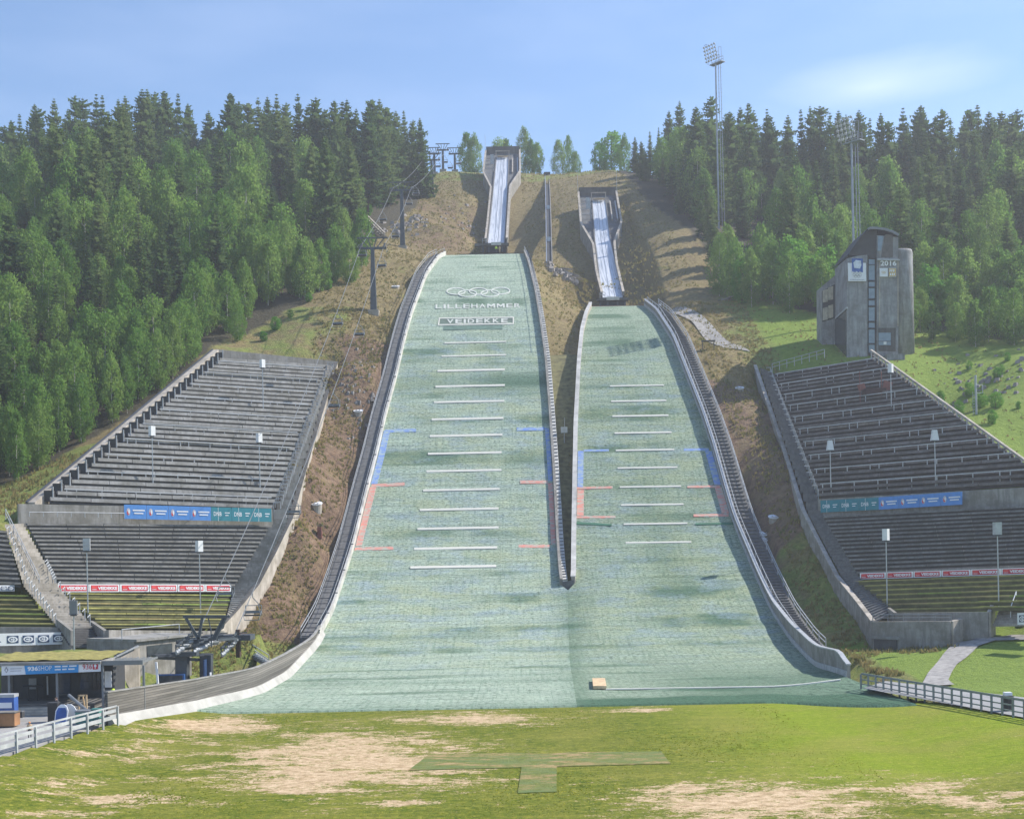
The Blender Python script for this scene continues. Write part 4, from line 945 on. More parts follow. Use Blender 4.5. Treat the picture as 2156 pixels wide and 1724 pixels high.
def left_stand():
    root=thing('grandstand','sunlit grey concrete grandstand with bench terraces left of the large hill','grandstand',bil(STL2,.5,.5))
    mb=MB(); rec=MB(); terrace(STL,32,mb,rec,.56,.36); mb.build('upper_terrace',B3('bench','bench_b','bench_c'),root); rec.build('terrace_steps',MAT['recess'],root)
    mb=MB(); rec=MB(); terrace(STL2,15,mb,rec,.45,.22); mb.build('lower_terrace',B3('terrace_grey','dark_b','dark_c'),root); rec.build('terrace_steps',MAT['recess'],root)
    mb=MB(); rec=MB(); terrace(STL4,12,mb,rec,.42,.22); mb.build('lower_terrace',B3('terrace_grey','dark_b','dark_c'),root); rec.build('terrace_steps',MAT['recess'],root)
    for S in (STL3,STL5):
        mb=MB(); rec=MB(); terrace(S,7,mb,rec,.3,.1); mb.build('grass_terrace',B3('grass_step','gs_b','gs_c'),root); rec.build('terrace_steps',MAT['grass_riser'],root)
    for i in range(10): stand_rail(STL,(i*3.2+1)/32,.03,.985,1.0,3.1,seed=i).build('railing',MAT['rail_light'],root)
    # sloping end wall on the left with dark step blocks inside it
    a,b=P(66,1060,150),P(455,738,206); mb=MB(); wall_between(mb,dens([a,b],6),.9,-2.5,.15); mb.build('end_wall',MAT['concrete_light'],root)
    mb=MB(); a2,b2=a+Vector((-.55,0,.1)),b+Vector((-.55,0,.1)); mb.beam(a2,b2,.25,.35); mb.build('end_rail',MAT['steel_dark'],root)
    a,b=P(95,1058,151.5),P(468,752,206); mb=MB(); mr=MB()
    for i in range(27):
        p=a+(b-a)*(i+.5)/27; MB().box(p+Vector((0,0,.35)),(1.0,1.0,1.3)).build('step_block',MAT['black'],root); MB().box(p+Vector((.6,-.5,.65)),(.12,.12,1.6)).build('stair_post',MAT['post'],root)
    # back wall, middle wall
    a,b=P(455,752,206.6),P(706,776,218.6); mb=MB(); wall_between(mb,[a,b],.4,-2.0,1.25); mb.build('back_wall',MAT['concrete'],root)
    a,b,c=P(38,1098,147.0),P(573,1104,167.6),P(612,1112,168); mb=MB(); wall_between(mb,[a,(a+b)/2,b],.35,-.8,2.05); mb.build('middle_wall',MAT['concrete'],root)
    a,b=P(62,1086,146.4),P(262,1088,153.6); rail=rail_run(dens([a,b],7),1,.45,.05,(1.0,)); rail.build('railing',MAT['post'],root)
    # stair strip on the right, outer wall
    i1=[bil(STL3,1,0)+Vector((.2,0,0)),P(492,1240,156),P(573,1100,168.2),bil(STL,1,1)+Vector((.2,0,0))]
    o1=[P(455,1332,143),P(536,1237,156.5),P(607,1097,169),P(703,775,218)]
    mb=MB(); steps_between(mb,dens(i1,6),dens(o1,6),64); mb.build('stairs',MAT['concrete'],root)
    for k in range(48):
        v=k/47*.97; p=bil(STL,1,v)+Vector((.25,-.1,0)); MB().path([p-UPV*.1,p+UPV*1.15,p+UPV*1.15+Vector((.9,0,0)),p+UPV*.3+Vector((.9,0,0))],.05,5).build('stair_rail',MAT['post'],root)
    ow=[P(450,1338,141.5),P(497,1288,150),P(541,1235,157),P(578,1165,163.5),P(612,1095,169.5),P(660,925,192),P(708,765,218.5)]
    mb=MB(); wall_between(mb,dens(ow,4),.45,-3.2,.25); mb.build('outer_wall',MAT['concrete_light'],root)
    mb=MB(); wall_between(mb,[p+Vector((0,0,.0)) for p in dens(ow,4)],.62,.254,.36); mb.build('wall_cap',MAT['concrete_dark'],root)
    # stair flights between the left blocks
    ib=[P(196,1322,125.5),P(122,1236,136.5),P(46,1102,146.5)]; ob=[P(122,1322,123),P(50,1236,132.5),P(8,1104,141)]
    mb=MB(); steps_between(mb,dens(ob,6),dens(ib,6),34); mb.build('stairs',MAT['stair_grey'],root)
    for pts,n in (([P(190,1318,125.6),P(118,1236,136.4),P(100,1200,139)],14),([P(118,1316,123.6),P(62,1238,132.4),P(20,1130,140)],18)): stair_posts(root,pts,n,1.15)
    a,b=P(83,1235,135),P(12,1092,143); rail_run(dens([a,b],8),1,1.1,.045).build('railing',MAT['post'],root)
    # front retaining walls
    A,B,Cc=P(192,1322,127.3),P(222,1343,122.5),P(470,1343,139)
    mb=MB(); wall_between(mb,dens([A,B],3),.35,-3.4,.75); mb.build('front_wall',MAT['concrete'],root)
    mb=MB(); wall_between(mb,dens([B+Vector((.2,0,0)),Cc],3),.35,-2.6,.78); mb.build('front_wall',MAT['concrete'],root)
    a,b=P(-60,1340,120),P(142,1340,123.3); mb=MB(); wall_between(mb,[a,b],.35,-2.2,.9); mb.build('front_wall',MAT['concrete'],root)
    a,b=P(122,1318,123.5),P(152,1342,121); mb=MB(); wall_between(mb,[a,b],.3,-2.2,.7); mb.build('front_wall',MAT['concrete'],root)
    mb=MB(); steps_between(mb,[P(146,1362,120.8),P(120,1322,123)],[P(218,1364,122.6),P(194,1322,126)],9); mb.build('stairs',MAT['recess'],root)
MAT['grass_step']=plain('mown_grass_step',(.26,.25,.085),.95,0,.35,.8,bumps=.5)
MAT['grass_riser']=plain('earthy_step_front',(.12,.12,.055),.95,0,.4,.8)
MAT['rail_grey']=plain('grey_rail',(.2,.215,.23),.5,.2,.15,2)
MAT['rail_light']=plain('light_grey_rail',(.5,.51,.52),.5,.1,.1)
MAT['stair_grey']=concrete('stair_concrete',(.33,.31,.28),.6)
left_stand()
def right_stand():
    root=thing('grandstand','shaded dark brown grandstand with white railings right of the smaller hill below the tower','grandstand',bil(STR2,.4,.5))
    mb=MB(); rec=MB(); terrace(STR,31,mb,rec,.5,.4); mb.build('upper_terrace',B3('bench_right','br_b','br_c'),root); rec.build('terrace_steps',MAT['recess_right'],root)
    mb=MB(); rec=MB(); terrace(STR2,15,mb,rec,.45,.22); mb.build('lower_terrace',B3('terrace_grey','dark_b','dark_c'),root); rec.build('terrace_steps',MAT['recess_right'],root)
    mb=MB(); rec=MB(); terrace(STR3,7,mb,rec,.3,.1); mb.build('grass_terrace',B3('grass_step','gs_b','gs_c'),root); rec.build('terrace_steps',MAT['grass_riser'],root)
    for i in range(10): stand_rail(STR,(i*3.1+1)/31,.01,.96,1.25,3.3,.05,seed=20+i).build('railing',MAT['post'],root)
    for k in range(46):
        p=bil(STR,0,k/45)+Vector((-.3,-.1,0)); MB().path([p-UPV*.1,p+UPV*1.3,p+UPV*1.3+Vector((-.7,0,0))] if k%2 else [p-UPV*.1,p+UPV*1.3],.05,5).build('stair_rail',MAT['post'],root)
    ow=[P(1838,1312,139.5),P(1806,1270,146),P(1762,1216,155),P(1725,1145,162),P(1691,1078,168.4),P(1645,930,190),P(1590,772,217)]
    mb=MB(); wall_between(mb,dens(ow,4),.4,-3.0,.2); mb.build('outer_wall',MAT['concrete'],root,label='shaded side wall beside the stairs')
    mb=MB(); wall_between(mb,dens(ow,4),.55,.204,.34); mb.build('wall_cap',MAT['concrete_light'],root)
    i1=[bil(STR3,0,0),P(1806,1212,152),P(1730,1082,167),bil(STR,0,1)]
    o1=[P(1838,1310,140),P(1766,1216,154.6),P(1694,1080,168),P(1594,778,216.4)]
    mb=MB(); steps_between(mb,dens([p+Vector((.3,0,0)) for p in o1],6),dens(i1,6),64); mb.build('stairs',MAT['walk'],root)
    # sloping rail on the far right edge, its posts
    a,b=P(1834,752,203.2),P(2215,1030,147.4); mb=MB(); mb.beam(a+UPV*1.1,b+UPV*1.1,.3,.3); mb.build('end_rail',MAT['concrete_light'],root)
    for k in range(38): p=a+(b-a)*(k+.4)/38; MB().box(p+Vector((-.15,0,.15)),(.16,.16,1.9)).build('end_post',MAT['post'],root)
    mb=MB(); wall_between(mb,dens([a+Vector((.3,0,0)),b+Vector((.3,0,0))],4),.3,-2.5,.35); mb.build('end_wall',MAT['concrete_dark'],root)
    a,b=P(1724,1082,167.2),P(2215,1058,147); mb=MB(); wall_between(mb,[a,(a+b)/2,b],.35,-.8,1.95); mb.build('middle_wall',MAT['concrete'],root)
    a,b=P(1590,766,217.5),P(1735,740,209.5); rail_run(dens([P(1626,782,215),P(1736,752,209.6)],7),1,1.3,.05).build('railing',MAT['post'],root)
    # walls in front
    A,B,Cc,D=P(1872,1292,141.5),P(1886,1303,139.6),P(2082,1302,131.4),P(2092,1280,133.5)
    mb=MB(); wall_between(mb,[A,B],.35,-2.6,.7); mb.build('front_wall',MAT['concrete'],root)
    mb=MB(); wall_between(mb,dens([B,Cc],3),.35,-2.4,.7); mb.build('front_wall',MAT['concrete'],root)
    mb=MB(); wall_between(mb,[Cc,D],.35,-2.8,.7); mb.build('front_wall',MAT['concrete_light'],root)
    A,B,Cc=P(1838,1322,139),P(2003,1322,132.5),P(2024,1316,133.6)
    mb=MB(); wall_between(mb,[A,B],.5,-3.6,.72); mb.build('front_wall',MAT['concrete'],root)
    mb=MB(); wall_between(mb,[B,Cc],.5,-3.2,.72); mb.build('front_wall',MAT['concrete_light'],root)
    rail_run(dens([A+UPV*.7,B+UPV*.7],5),1,.75,.045).build('railing',MAT['rail_grey'],root)
    p=(A*.85+B*.15)+Vector((0,-.4,-2.35)); t=(B-A).normalized(); rt_=Matrix.Rotation(math.atan2(t.y,t.x),3,'Z')
    dr=MB().box(p,(2.7,.2,2.3),rot=rt_).build('door',MAT['concrete_dark'],root); MB().box(p+Vector((0,0,1.35)),(3.3,.35,.3),rot=rt_).build('lintel',MAT['bench'],dr)
    # stairs at the right edge, half out of the picture
    i2=[P(2090,1319,131),P(2108,1275,133.6)]; o2=[P(2215,1316,125),P(2215,1272,128)]
    mb=MB(); steps_between(mb,i2,o2,7); mb.build('stairs',MAT['stair_grey'],root)
    rail_run([P(2128,1300,130.5),P(2140,1265,132)],1,1.0,.05,(1.0,)).build('railing',MAT['white'],root)
right_stand()
# ------------------------------------------------------------------ advertising banners: each its own cloth on the walls
def banner(name,label,cat,a,b,h,cloth,deco,group=None,out=None,sag=0):
    """a, b: lower corners; h: height; deco(add): writes marks as children with (u0,v0,u1,v1) boxes"""
    U=b-a; L=U.length; n=U.cross(UPV).normalized()
    if n.y>0: n=-n
    a=a+n*.0; mb=MB()
    mb.hexa([a,b,b-n*.06,a-n*.06,a+UPV*h,b+UPV*h,b-n*.06+UPV*h,a-n*.06+UPV*h])
    o=mb.build(name,cloth,origin=a); tag(o,label,cat,group); k=[.01]
    def pt(u,v,e): return a+U*u+UPV*h*v+n*e
    def text(s,u0,v0,u1,v1,mat,bold=.0,nm='lettering'):
        k[0]+=.006; vs,f=text_mesh(s,bold); m=MB(); m.add([pt(u0+(u1-u0)*x,v0+(v1-v0)*y,k[0]) for x,y in vs],f); return m.build(nm,mat,o)
    def rect(u0,v0,u1,v1,mat,nm='panel',skew=0):
        k[0]+=.006; m=MB(); m.quad(pt(u0,v0,k[0]),pt(u1,v0,k[0]),pt(u1+skew,v1,k[0]),pt(u0+skew,v1,k[0])); return m.build(nm,mat,o)
    def disc(u,v,ru,rv,mat,nm='emblem',n_=20,a0=0,a1=6.2832,inner=0):
        k[0]+=.006; m=MB(); 
        if inner:
            rows=[[pt(u+ru*math.cos(a0+(a1-a0)*i/n_)*s,v+rv*math.sin(a0+(a1-a0)*i/n_)*s,k[0]) for s in (inner,1)] for i in range(n_+1)]; m.ribbon(rows)
        else: m.add([pt(u+ru*math.cos(a0+(a1-a0)*i/n_),v+rv*math.sin(a0+(a1-a0)*i/n_),k[0]) for i in range(n_)],[tuple(range(n_))])
        return m.build(nm,mat,o)
    deco(text,rect,disc); return o
W_=MAT['banner_white']
grey_em=plain('grey_emblem',(.5,.45,.5),.6); red_em=MAT['banner_red']
def deco_blue(text,rect,disc):
    disc(.19,.5,.085,.26,grey_em); disc(.17,.42,.045,.14,red_em); disc(.215,.52,.04,.15,W_)
    rect(.38,.56,.92,.66,W_,'lettering_line'); rect(.44,.36,.86,.45,W_,'lettering_line')
def deco_dnb(text,rect,disc):
    text('DNB',.12,.36,.5,.66,W_,.01); rect(.33,-.02,.345,1.0,W_,'emblem'); 
    rect(.66,.56,.9,.63,W_,'lettering_line'); rect(.68,.38,.84,.44,W_,'lettering_line')
def deco_red(text,rect,disc):
    rect(.05,.13,.95,.87,MAT['banner_red']); text('VEIDEKKE',.28,.28,.92,.7,W_,.045); rect(.08,.3,.23,.36,W_,'emblem'); rect(.075,.45,.23,.8,plain('red_emblem',(.72,.08,.08),.6),'emblem')
def row_of(n,a,b,h,fn):
    for i in range(n):
        p=a+(b-a)*(i/n); q=a+(b-a)*((i+1)/n-.004); fn(i,p,q,h)
ordn=['first','second','third','fourth','fifth','sixth','seventh']
a,b=P(261,1092,154.2),P(444,1096,161.2)
a=a+Vector((.15,-.35,0)); b=b+Vector((.15,-.35,0))
row_of(4,a,b,1.72,lambda i,p,q,h:banner('banner','blue banner with small round emblem on left grandstand wall, %s from the left end'%ordn[i],'banner',p,q,h,MAT['banner_blue'],deco_blue,'blue banners on the left grandstand'))
a2=b; b2=P(571,1098.5,166.8)+Vector((.15,-.35,0))
row_of(3,a2,b2,1.72,lambda i,p,q,h:banner('banner','teal banner on the left grandstand wall, '+('next to the blue banners','middle one of three','at the end beside the stairs')[i],'banner',p,q,h,MAT['banner_teal'],deco_dnb,'teal banners on the left grandstand'))
a,b=P(121,1246,137.2),P(487,1245,155)
a=a+Vector((.1,-.3,0)); b=b+Vector((.1,-.3,0))
row_of(6,a,b,.86,lambda i,p,q,h:banner('banner','white banner with a red lettered field along the left grandstand, %s from the staircase'%ordn[i],'banner',p,q,h,W_,deco_red,'red banners along the left grandstand'))
a,b=P(1728,1079,167),P(1850,1073,161.2)
a=a+Vector((-.1,-.4,0)); b=b+Vector((-.1,-.4,0)); c=P(2026,1062,153.6)+Vector((-.1,-.4,0))
row_of(3,a,b,1.55,lambda i,p,q,h:banner('banner','teal banner on the right grandstand wall, '+('at the end beside the stairs','middle one of three','next to the blue banners')[i],'banner',p,q,h,MAT['banner_teal'],deco_dnb,'teal banners on the right grandstand'))
row_of(4,b,c,1.55,lambda i,p,q,h:banner('banner','blue banner with small round emblem on right grandstand wall, %s after the teal ones'%ordn[i],'banner',p,q,h,MAT['banner_blue'],deco_blue,'blue banners on the right grandstand'))
a,b=P(1811,1219,151.6),P(2174,1208,136.4)
a=a+Vector((-.1,-.3,0)); b=b+Vector((-.1,-.3,0))
row_of(6,a,b,.72,lambda i,p,q,h:banner('banner','white banner with a red lettered field along the shaded right grandstand, %s from its stairs'%ordn[i],'banner',p,q,h,W_,deco_red,'red banners along the right grandstand'))
def deco_g(n,letter):
    def f(text,rect,disc):
        if letter: text('L',.02,.3,.09,.72,MAT['navy'],.0)
        for i in range(n):
            u0=(.17+.215*i) if letter else (.05+.24*i); w=.16 if letter else .19
            rect(u0,.2,u0+w,.8,MAT['navy'],'logo_field'); disc(u0+w/2,.5,w*.43,.24,W_,'logo'); 
            disc(u0+w*.4,.5,w*.2,.13,MAT['navy'],'logo',16,.5,5.6,.5); disc(u0+w*.62,.5,w*.14,.12,MAT['navy'],'logo',12,-1.5,1.6,.5)
    return f
a,b=P(-8,1359,119.0),P(141,1355,122.9)
banner('banner','long white banner with four dark oval logos on the low wall above the kiosk','banner',a+Vector((0,-.35,0)),b+Vector((0,-.35,0)),1.15,W_,deco_g(4,True))
a,b=P(-30,1244,131),P(31,1244,133)
banner('banner','short white banner with dark oval logos at the left edge beside the staircase','banner',a+Vector((.1,-.3,0)),b+Vector((.1,-.3,0)),.62,W_,deco_g(4,False))
a,b=P(2141,1314,126.6),P(2215,1312,123.5)
banner('banner','white banner with a dark oval logo at the right edge beside the stairs','banner',a+Vector((-.1,-.4,0)),b+Vector((-.1,-.4,0)),1.15,W_,deco_g(2,False))
# ------------------------------------------------------------------ masts with loudspeaker boxes
def mast(label,base,top_py,kind='box',mat='post',w=.62,h=1.1,group='loudspeaker masts at the grandstands'):
    px,py=proj(base); top=P(px,top_py,base.y); H=top.z-base.z
    t=thing('loudspeaker_mast',label,'loudspeaker mast',base,group)
    MB().tube(base-UPV*.6,base+UPV*(H-h),.075,.055,8).build('pole',MAT['steel'],t)
    MB().box(base+UPV*(H-h-.08),(w*.7,w*.6,.16)).build('bracket',MAT['steel_dark'],t)
    mb=MB()
    if kind=='box':
        rt_=Matrix.Rotation(R(52 if mat=='white' else 12),3,'Z'); mb.box(base+UPV*(H-h/2),(w,w*.8,h),rot=rt_)
    else:
        c=base+UPV*(H-h); s=w*.62; tt=w*.36
        mb.hexa([c+Vector((x*s,y*s*.8,0)) for x,y in ((-1,-1),(1,-1),(1,1),(-1,1))]+[c+Vector((x*tt,y*tt,h)) for x,y in ((-1,-1),(1,-1),(1,1),(-1,1))])
    bx=mb.build('loudspeaker',MAT[mat],t)
    MB().box(base+UPV*(H-h-.02)+Vector((0,-.05,0)),(w*1.02,w*.85,.05)).build('base_plate',MAT['steel_dark'],bx)
for lab,S,bx,by,ty,kind,mat in (('white box loudspeaker mast near the top of the left grandstand',STL,556,871,757,'box','white'),('white box loudspeaker mast mid-slope on the left grandstand, nearer its sloping left edge',STL,320,1030,897,'box','white'),
    ('white box loudspeaker mast mid-slope on the left grandstand, nearer its right stairs',STL,545,1038,912,'box','white'),('grey box loudspeaker mast rising from the grass terrace beside the left staircase',STL3,177,1308,1133,'box','post'),
    ('white box loudspeaker mast rising from the grass terrace behind the lift station',STL3,424,1290,1138,'box','white')):
    mast(lab,onstand(S,bx,by),ty,kind,mat,.68,1.25)
mast('grey box loudspeaker mast standing on the grass behind the kiosk roof',P(157,1392,109),1264,'box','rail_grey',.62,1.15)
for lab,S,bx,by,ty,kind,mat in (('white loudspeaker mast at the top right edge of the right grandstand',STR,1879,862,766,'box','white'),('flared white loudspeaker mast on the right grandstand, nearer the stairs',STR,1749,1035,927,'horn','white'),
    ('flared white loudspeaker mast on the right grandstand, nearer the sloping rail',STR,1968,1020,905,'horn','white'),('white box loudspeaker mast in front of the red banners on the right',STR3,1868,1272,1113,'box','white'),('grey box loudspeaker mast in front of the red banners near the right edge',STR3,2104,1268,1099,'box','post')):
    mast(lab,onstand(S,bx,by),ty,kind,mat,.72,1.3)
b_=P(2056,897,186); t_=thing('ladder_pole','pale pole with ladder rungs on the grassy bank right of the right grandstand','pole',b_)
MB().tube(b_-UPV*1.2,b_+UPV*7.4,.17,.17,10).build('pole',MAT['post'],t_)
mb=MB(); mb.tube(b_+Vector((-.45,0,0)),b_+Vector((-.45,0,5)),.04)
for i in range(11): mb.tube(b_+Vector((-.45,0,.3+i*.42)),b_+Vector((0,0,.3+i*.42)),.04,None,5)
mb.build('ladder',MAT['post'],t_)
mb=MB(); mb.path([b_+Vector((.1,0,6)),b_+Vector((1.0,0,6)),b_+Vector((1.0,0,4.8)),b_+Vector((.1,0,4.8))],.05); mb.build('bracket',MAT['post'],t_)
# rusty platform on the right stand
p=onstand(STR,1842,838); t_=thing('camera_platform','rusty red platform with folded red panels on the right grandstand','platform',p)
MB().box(p+UPV*1.0,(3.2,1.6,.9)).build('deck',plain('dark_rust',(.06,.035,.033),.9),t_)
for s,q in ((-1,'a'),(1,'b')): MB().box(p+Vector((s*1.9,-.3,1.75)),(1.1 if s<0 else 1.3,.1,.9 if s<0 else 1.5),rot=Matrix.Rotation(s*.25,3,'Y')).build('folded_panel',MAT['rust'],t_)
for s in (-2.2,1.0): MB().tube(p+Vector((s,-.5,-1.8)),p+Vector((s,-.5,4.0)),.06).build('leg',MAT['rust'],t_)
# ------------------------------------------------------------------ judges' tower
def tower():
    k=.9305; Z=lambda x,y:((1800+x/4.104)*k,(480+y/4.104)*k)
    d=215.; q=lambda x,y,dd=d:P(*Z(x,y),dd)
    b0=q(700,1345); root=thing('judges_tower','tall grey board-marked concrete judges tower with a curved dark roof above the right grandstand','tower',b0)
    con=MAT['tower']; zb=b0.z-3
    def prism(name,mat,top,depth,bottom=None,d0=d,par=root,label=None):
        """front outline points (pixels) extruded away from the stand"""
        f=[q(x,y,d0) for x,y in top]; mb=MB(); n_=len(f); bk=[p+Vector((0,depth,0)) for p in f]
        mb.add(f+bk,[tuple(range(n_)),tuple(n_+i for i in reversed(range(n_)))]+[((i+1)%n_,i,n_+i,n_+(i+1)%n_) for i in range(n_)])
        return mb.build(name,mat,par,label=label)
    # front body in two halves, the glazed strip between them
    prism('wall',con,[(478,1420),(478,430),(560,410),(668,395),(668,1420)],8)
    prism('wall',con,[(756,1420),(756,215),(955,232),(955,1420)],8,label='taller right half of the front wall')
    prism('wall',MAT['concrete_dark'],[(668,1420),(668,300),(756,215),(756,1420)],7.4,d0=d+.5)
    prism('upper_cladding',MAT['charcoal'],[(495,405),(560,300),(640,195),(690,165),(760,170),(757,215),(757,430),(700,430),(668,395),(560,405)],7.6,d0=d+.3)
    for y0,y1 in ((440,485),(492,630),(648,690),(706,800),(820,865),(884,1008),(1028,1072),(1090,1215),(1232,1300)):
        w=prism('window',MAT['glass_blue'],[(680,y1),(680,y0),(735,y0),(735,y1)],.3,d0=d+.25)
        prism('frame',MAT['steel_dark'],[(674,y1+7),(674,y1),(741,y1),(741,y1+7)],.5,d0=d+.1,par=w)
    prism('panel',plain('brown_grey_panel',(.12,.11,.105),.8),[(800,415),(832,205),(905,212),(905,415)],.2,d0=d-.12)
    prism('window',MAT['glass_blue'],[(764,360),(766,222),(818,226),(792,360)],.2,d0=d-.12)
    prism('ledge',MAT['post'],[(764,445),(764,430),(968,438),(968,450)],.5,d0=d-.5)
    for x in (778,948): prism('strip',MAT['concrete_light'],[(x,1060),(x,430),(x+9,430),(x+9,1060)],.12,d0=d-.1)
    # entrance recess drawn as a flat dark panel on the wall, with a window
    prism('niche_panel',MAT['concrete_dark'],[(770,1290),(770,1075),(930,1075),(930,1290)],.1,d0=d-.07)
    w=prism('window',MAT['glass_blue'],[(772,1235),(772,1120),(885,1120),(885,1235)],.1,d0=d-.16)
    prism('frame',MAT['white'],[(818,1228),(818,1200),(845,1200),(845,1228)],.05,d0=d-.22,par=w)
    prism('frame',MAT['steel_dark'],[(768,1202),(768,1196),(889,1196),(889,1202)],.05,d0=d-.25,par=w)
    prism('porch_wall',con,[(850,1425),(850,1320),(1015,1315),(1015,1425)],2.0,d0=d-2.4)
    # round stair turret
    c=q(985,1340,d+2.6); top=q(985,360,d+2.6); mb=MB(); r=2.15; rows=[]
    for z in (c.z-4,top.z-.5,top.z): rows.append([Vector((c.x+r*math.cos(a)*(1 if z<top.z else .94),c.y+r*math.sin(a)*(1 if z<top.z else .94),z)) for a in [2*math.pi*i/28 for i in range(28)]])
    mb.sweep(rows); o=mb.build('stair_turret',con,root,True)
    # side wall turning back to the left, glazed wing beyond it
    a0,a1=q(478,1420),q(478,432); e0,e1=q(370,1420,d+7),q(370,585,d+7); m0,m1=q(478,890),q(382,985,d+6.6)
    mb=MB(); nb=Vector((.5,.6,0)); mb.hexa([q(478,892),q(372,990,d+7),q(372,990,d+7)+nb,q(478,892)+nb,a1,e1,e1+nb,a1+nb]); mb.build('wall',con,root,label='left side wall with a sloping top')
    mb=MB(); mb.hexa([a0+Vector((0,.3,0)),e0+Vector((0,.3,0)),e0+nb,a0+nb,q(478,898)+Vector((0,.3,0)),q(372,996,d+7)+Vector((0,.3,0)),q(372,996,d+7)+nb,q(478,898)+nb]); mb.build('window',MAT['glass'],root,label='tall sloping glazed opening')
    mb=MB(); mb.beam(q(478,890)+Vector((0,-.1,0)),q(372,988,d+7)+Vector((0,-.1,0)),.3,.3); mb.build('beam',MAT['post'],root)
    D2=d+7.5
    prism('wing',con,[(250,1300),(245,690),(365,590),(372,590),(372,1420),(300,1420)],4,d0=D2,label='side wing with a sloping roof')
    prism('window_wall',MAT['charcoal'],[(250,1022),(248,735),(366,668),(366,985)],.1,d0=D2-.06)
    for x0,x1 in ((254,300),(304,350)):
        for y0,y1,sk in ((715,840,-22),(880,1005,-18)):
            w=prism('window',MAT['glass_wing'],[(x0,y1+ (0 if x0<300 else sk)),(x0,y0+(12 if x0<300 else sk+8)),(x1,y0+(0 if x0<300 else sk-6)),(x1,y1+(-8 if x0<300 else sk-8))],.1,d0=D2-.2)
    # roof: curved slab
    arc=[(490,408),(530,352),(580,280),(630,215),(672,168),(690,157),(760,158),(830,168),(900,190),(958,222)]
    mb=MB(); secs=[]
    for i,(x,y) in enumerate(arc):
        p=q(x,y,d-.5); secs.append([p,p+Vector((0,9.2,0)),p+Vector((0,9.2,.3)),p+Vector((0,0,.3))])
    mb.sweep(secs); mb.build('roof',MAT['roof'],root)
    mb=MB()
    for (x,y),(x2,y2) in zip(arc[4:],arc[5:]): mb.beam(q(x,y,d-.6)+UPV*.15,q(x2,y2,d-.6)+UPV*.15,.25,.4)
    mb.build('roof_edge',MAT['rail_grey'],root)
    # signs
    def sign(name,label,x0,y0,x1,y1,mat,dd=d-.35):
        o=None; a,b=q(x0,y1,dd),q(x1,y1,dd); h=(q(x0,y0,dd)-a).z; mb=MB(); mb.hexa([a,b,b+Vector((0,.15,0)),a+Vector((0,.15,0)),a+UPV*h,b+UPV*h,b+UPV*h+Vector((0,.15,0)),a+UPV*h+Vector((0,.15,0))])
        o=mb.build(name,mat,origin=a); tag(o,label,'sign'); return o
    def dec(o,nm,mat,pts,lay): MB().add([q(x,y,d-.35-.02*lay) for x,y in pts],[tuple(range(len(pts)))]).build(nm,mat,o)
    def ring(o,x,y,r,mat,lay):
        mb=MB(); mb.ribbon([[q(x+r*s*math.cos(a),y+r*s*math.sin(a),d-.35-.02*lay) for s in (.74,1)] for a in [2*math.pi*i/20 for i in range(21)]]); mb.build('ring',mat,o)
    s=sign('wall_sign','white sign with a blue ice-block emblem and five rings high on the tower front',490,472,657,642,MAT['banner_white'])
    MB().hexa([q(x,y,dd) for x,y,dd in ((524,560,d-.43),(626,560,d-.43),(626,560,d-.3),(524,560,d-.3),(524,432,d-.43),(626,432,d-.43),(626,432,d-.3),(524,432,d-.3))]).build('emblem_field',MAT['navy_blue'],s)
    dec(s,'emblem',plain('icy_white',(.62,.68,.78),.6),[(545,520),(538,470),(560,445),(608,452),(612,490),(600,525)],5)
    for i in range(9): dec(s,'emblem_tip',MAT['banner_white'],[(526+i*11,562),(531+i*11,545+7*(i%3)),(537+i*11,562)],6)
    for x,y in ((545,583),(573,583),(601,583),(559,597),(587,597)): ring(s,x,y,14,plain('grey_ring',(.45,.47,.5),.6),3)
    vs,f=text_mesh('Lillehammer',.0); MB().add([q(512+130*u,632-10*v,d-.41) for u,v in vs],f).build('lettering',MAT['navy'],s)
    s=sign('wall_sign','small pair of white and gold square signs under the 2016 sign',783,520,935,600,MAT['banner_white'])
    dec(s,'gold_field',plain('gold_print',(.55,.38,.1),.6),[(868,596),(868,524),(932,524),(932,596)],1)
    dec(s,'divider',MAT['concrete_dark'],[(858,600),(858,520),(866,520),(866,600)],2)
    for x,y in ((806,556),(820,556),(834,556),(813,564),(827,564)): ring(s,x,y,8,plain('gold_ring',(.6,.45,.2),.6),2)
    for i,x in ((0,872),(0,888),(0,906),(1,876),(1,894),(1,910)): dec(s,'emblem_block',W_,[(x,556+34*i),(x+2,534+34*i),(x+13,530+34*i),(x+12,554+34*i)],3)
    vs,f=text_mesh('2016',.03); o=MB().add([q(788+150*u,500-50*v,d-.3) for u,v in vs]+[q(788+150*u,500-50*v,d-.12) for u,v in vs],f).build('number_sign',MAT['banner_white'],origin=q(788,500,d-.3)); tag(o,'white 2016 numerals mounted high on the right half of the tower','sign')
MAT['tower']=concrete('board_marked_concrete',(.29,.3,.32),.45)
MAT['navy_blue']=plain('deep_blue_print',(.04,.11,.36),.6)
MAT['glass_wing']=plain('painted_reflection_glass',(.42,.38,.29),.2,0,.3)  # yellowish-grey reflection painted into the glass colour
MAT['roof']=plain('dark_roof_sheet',(.035,.037,.04),.7)
tower()
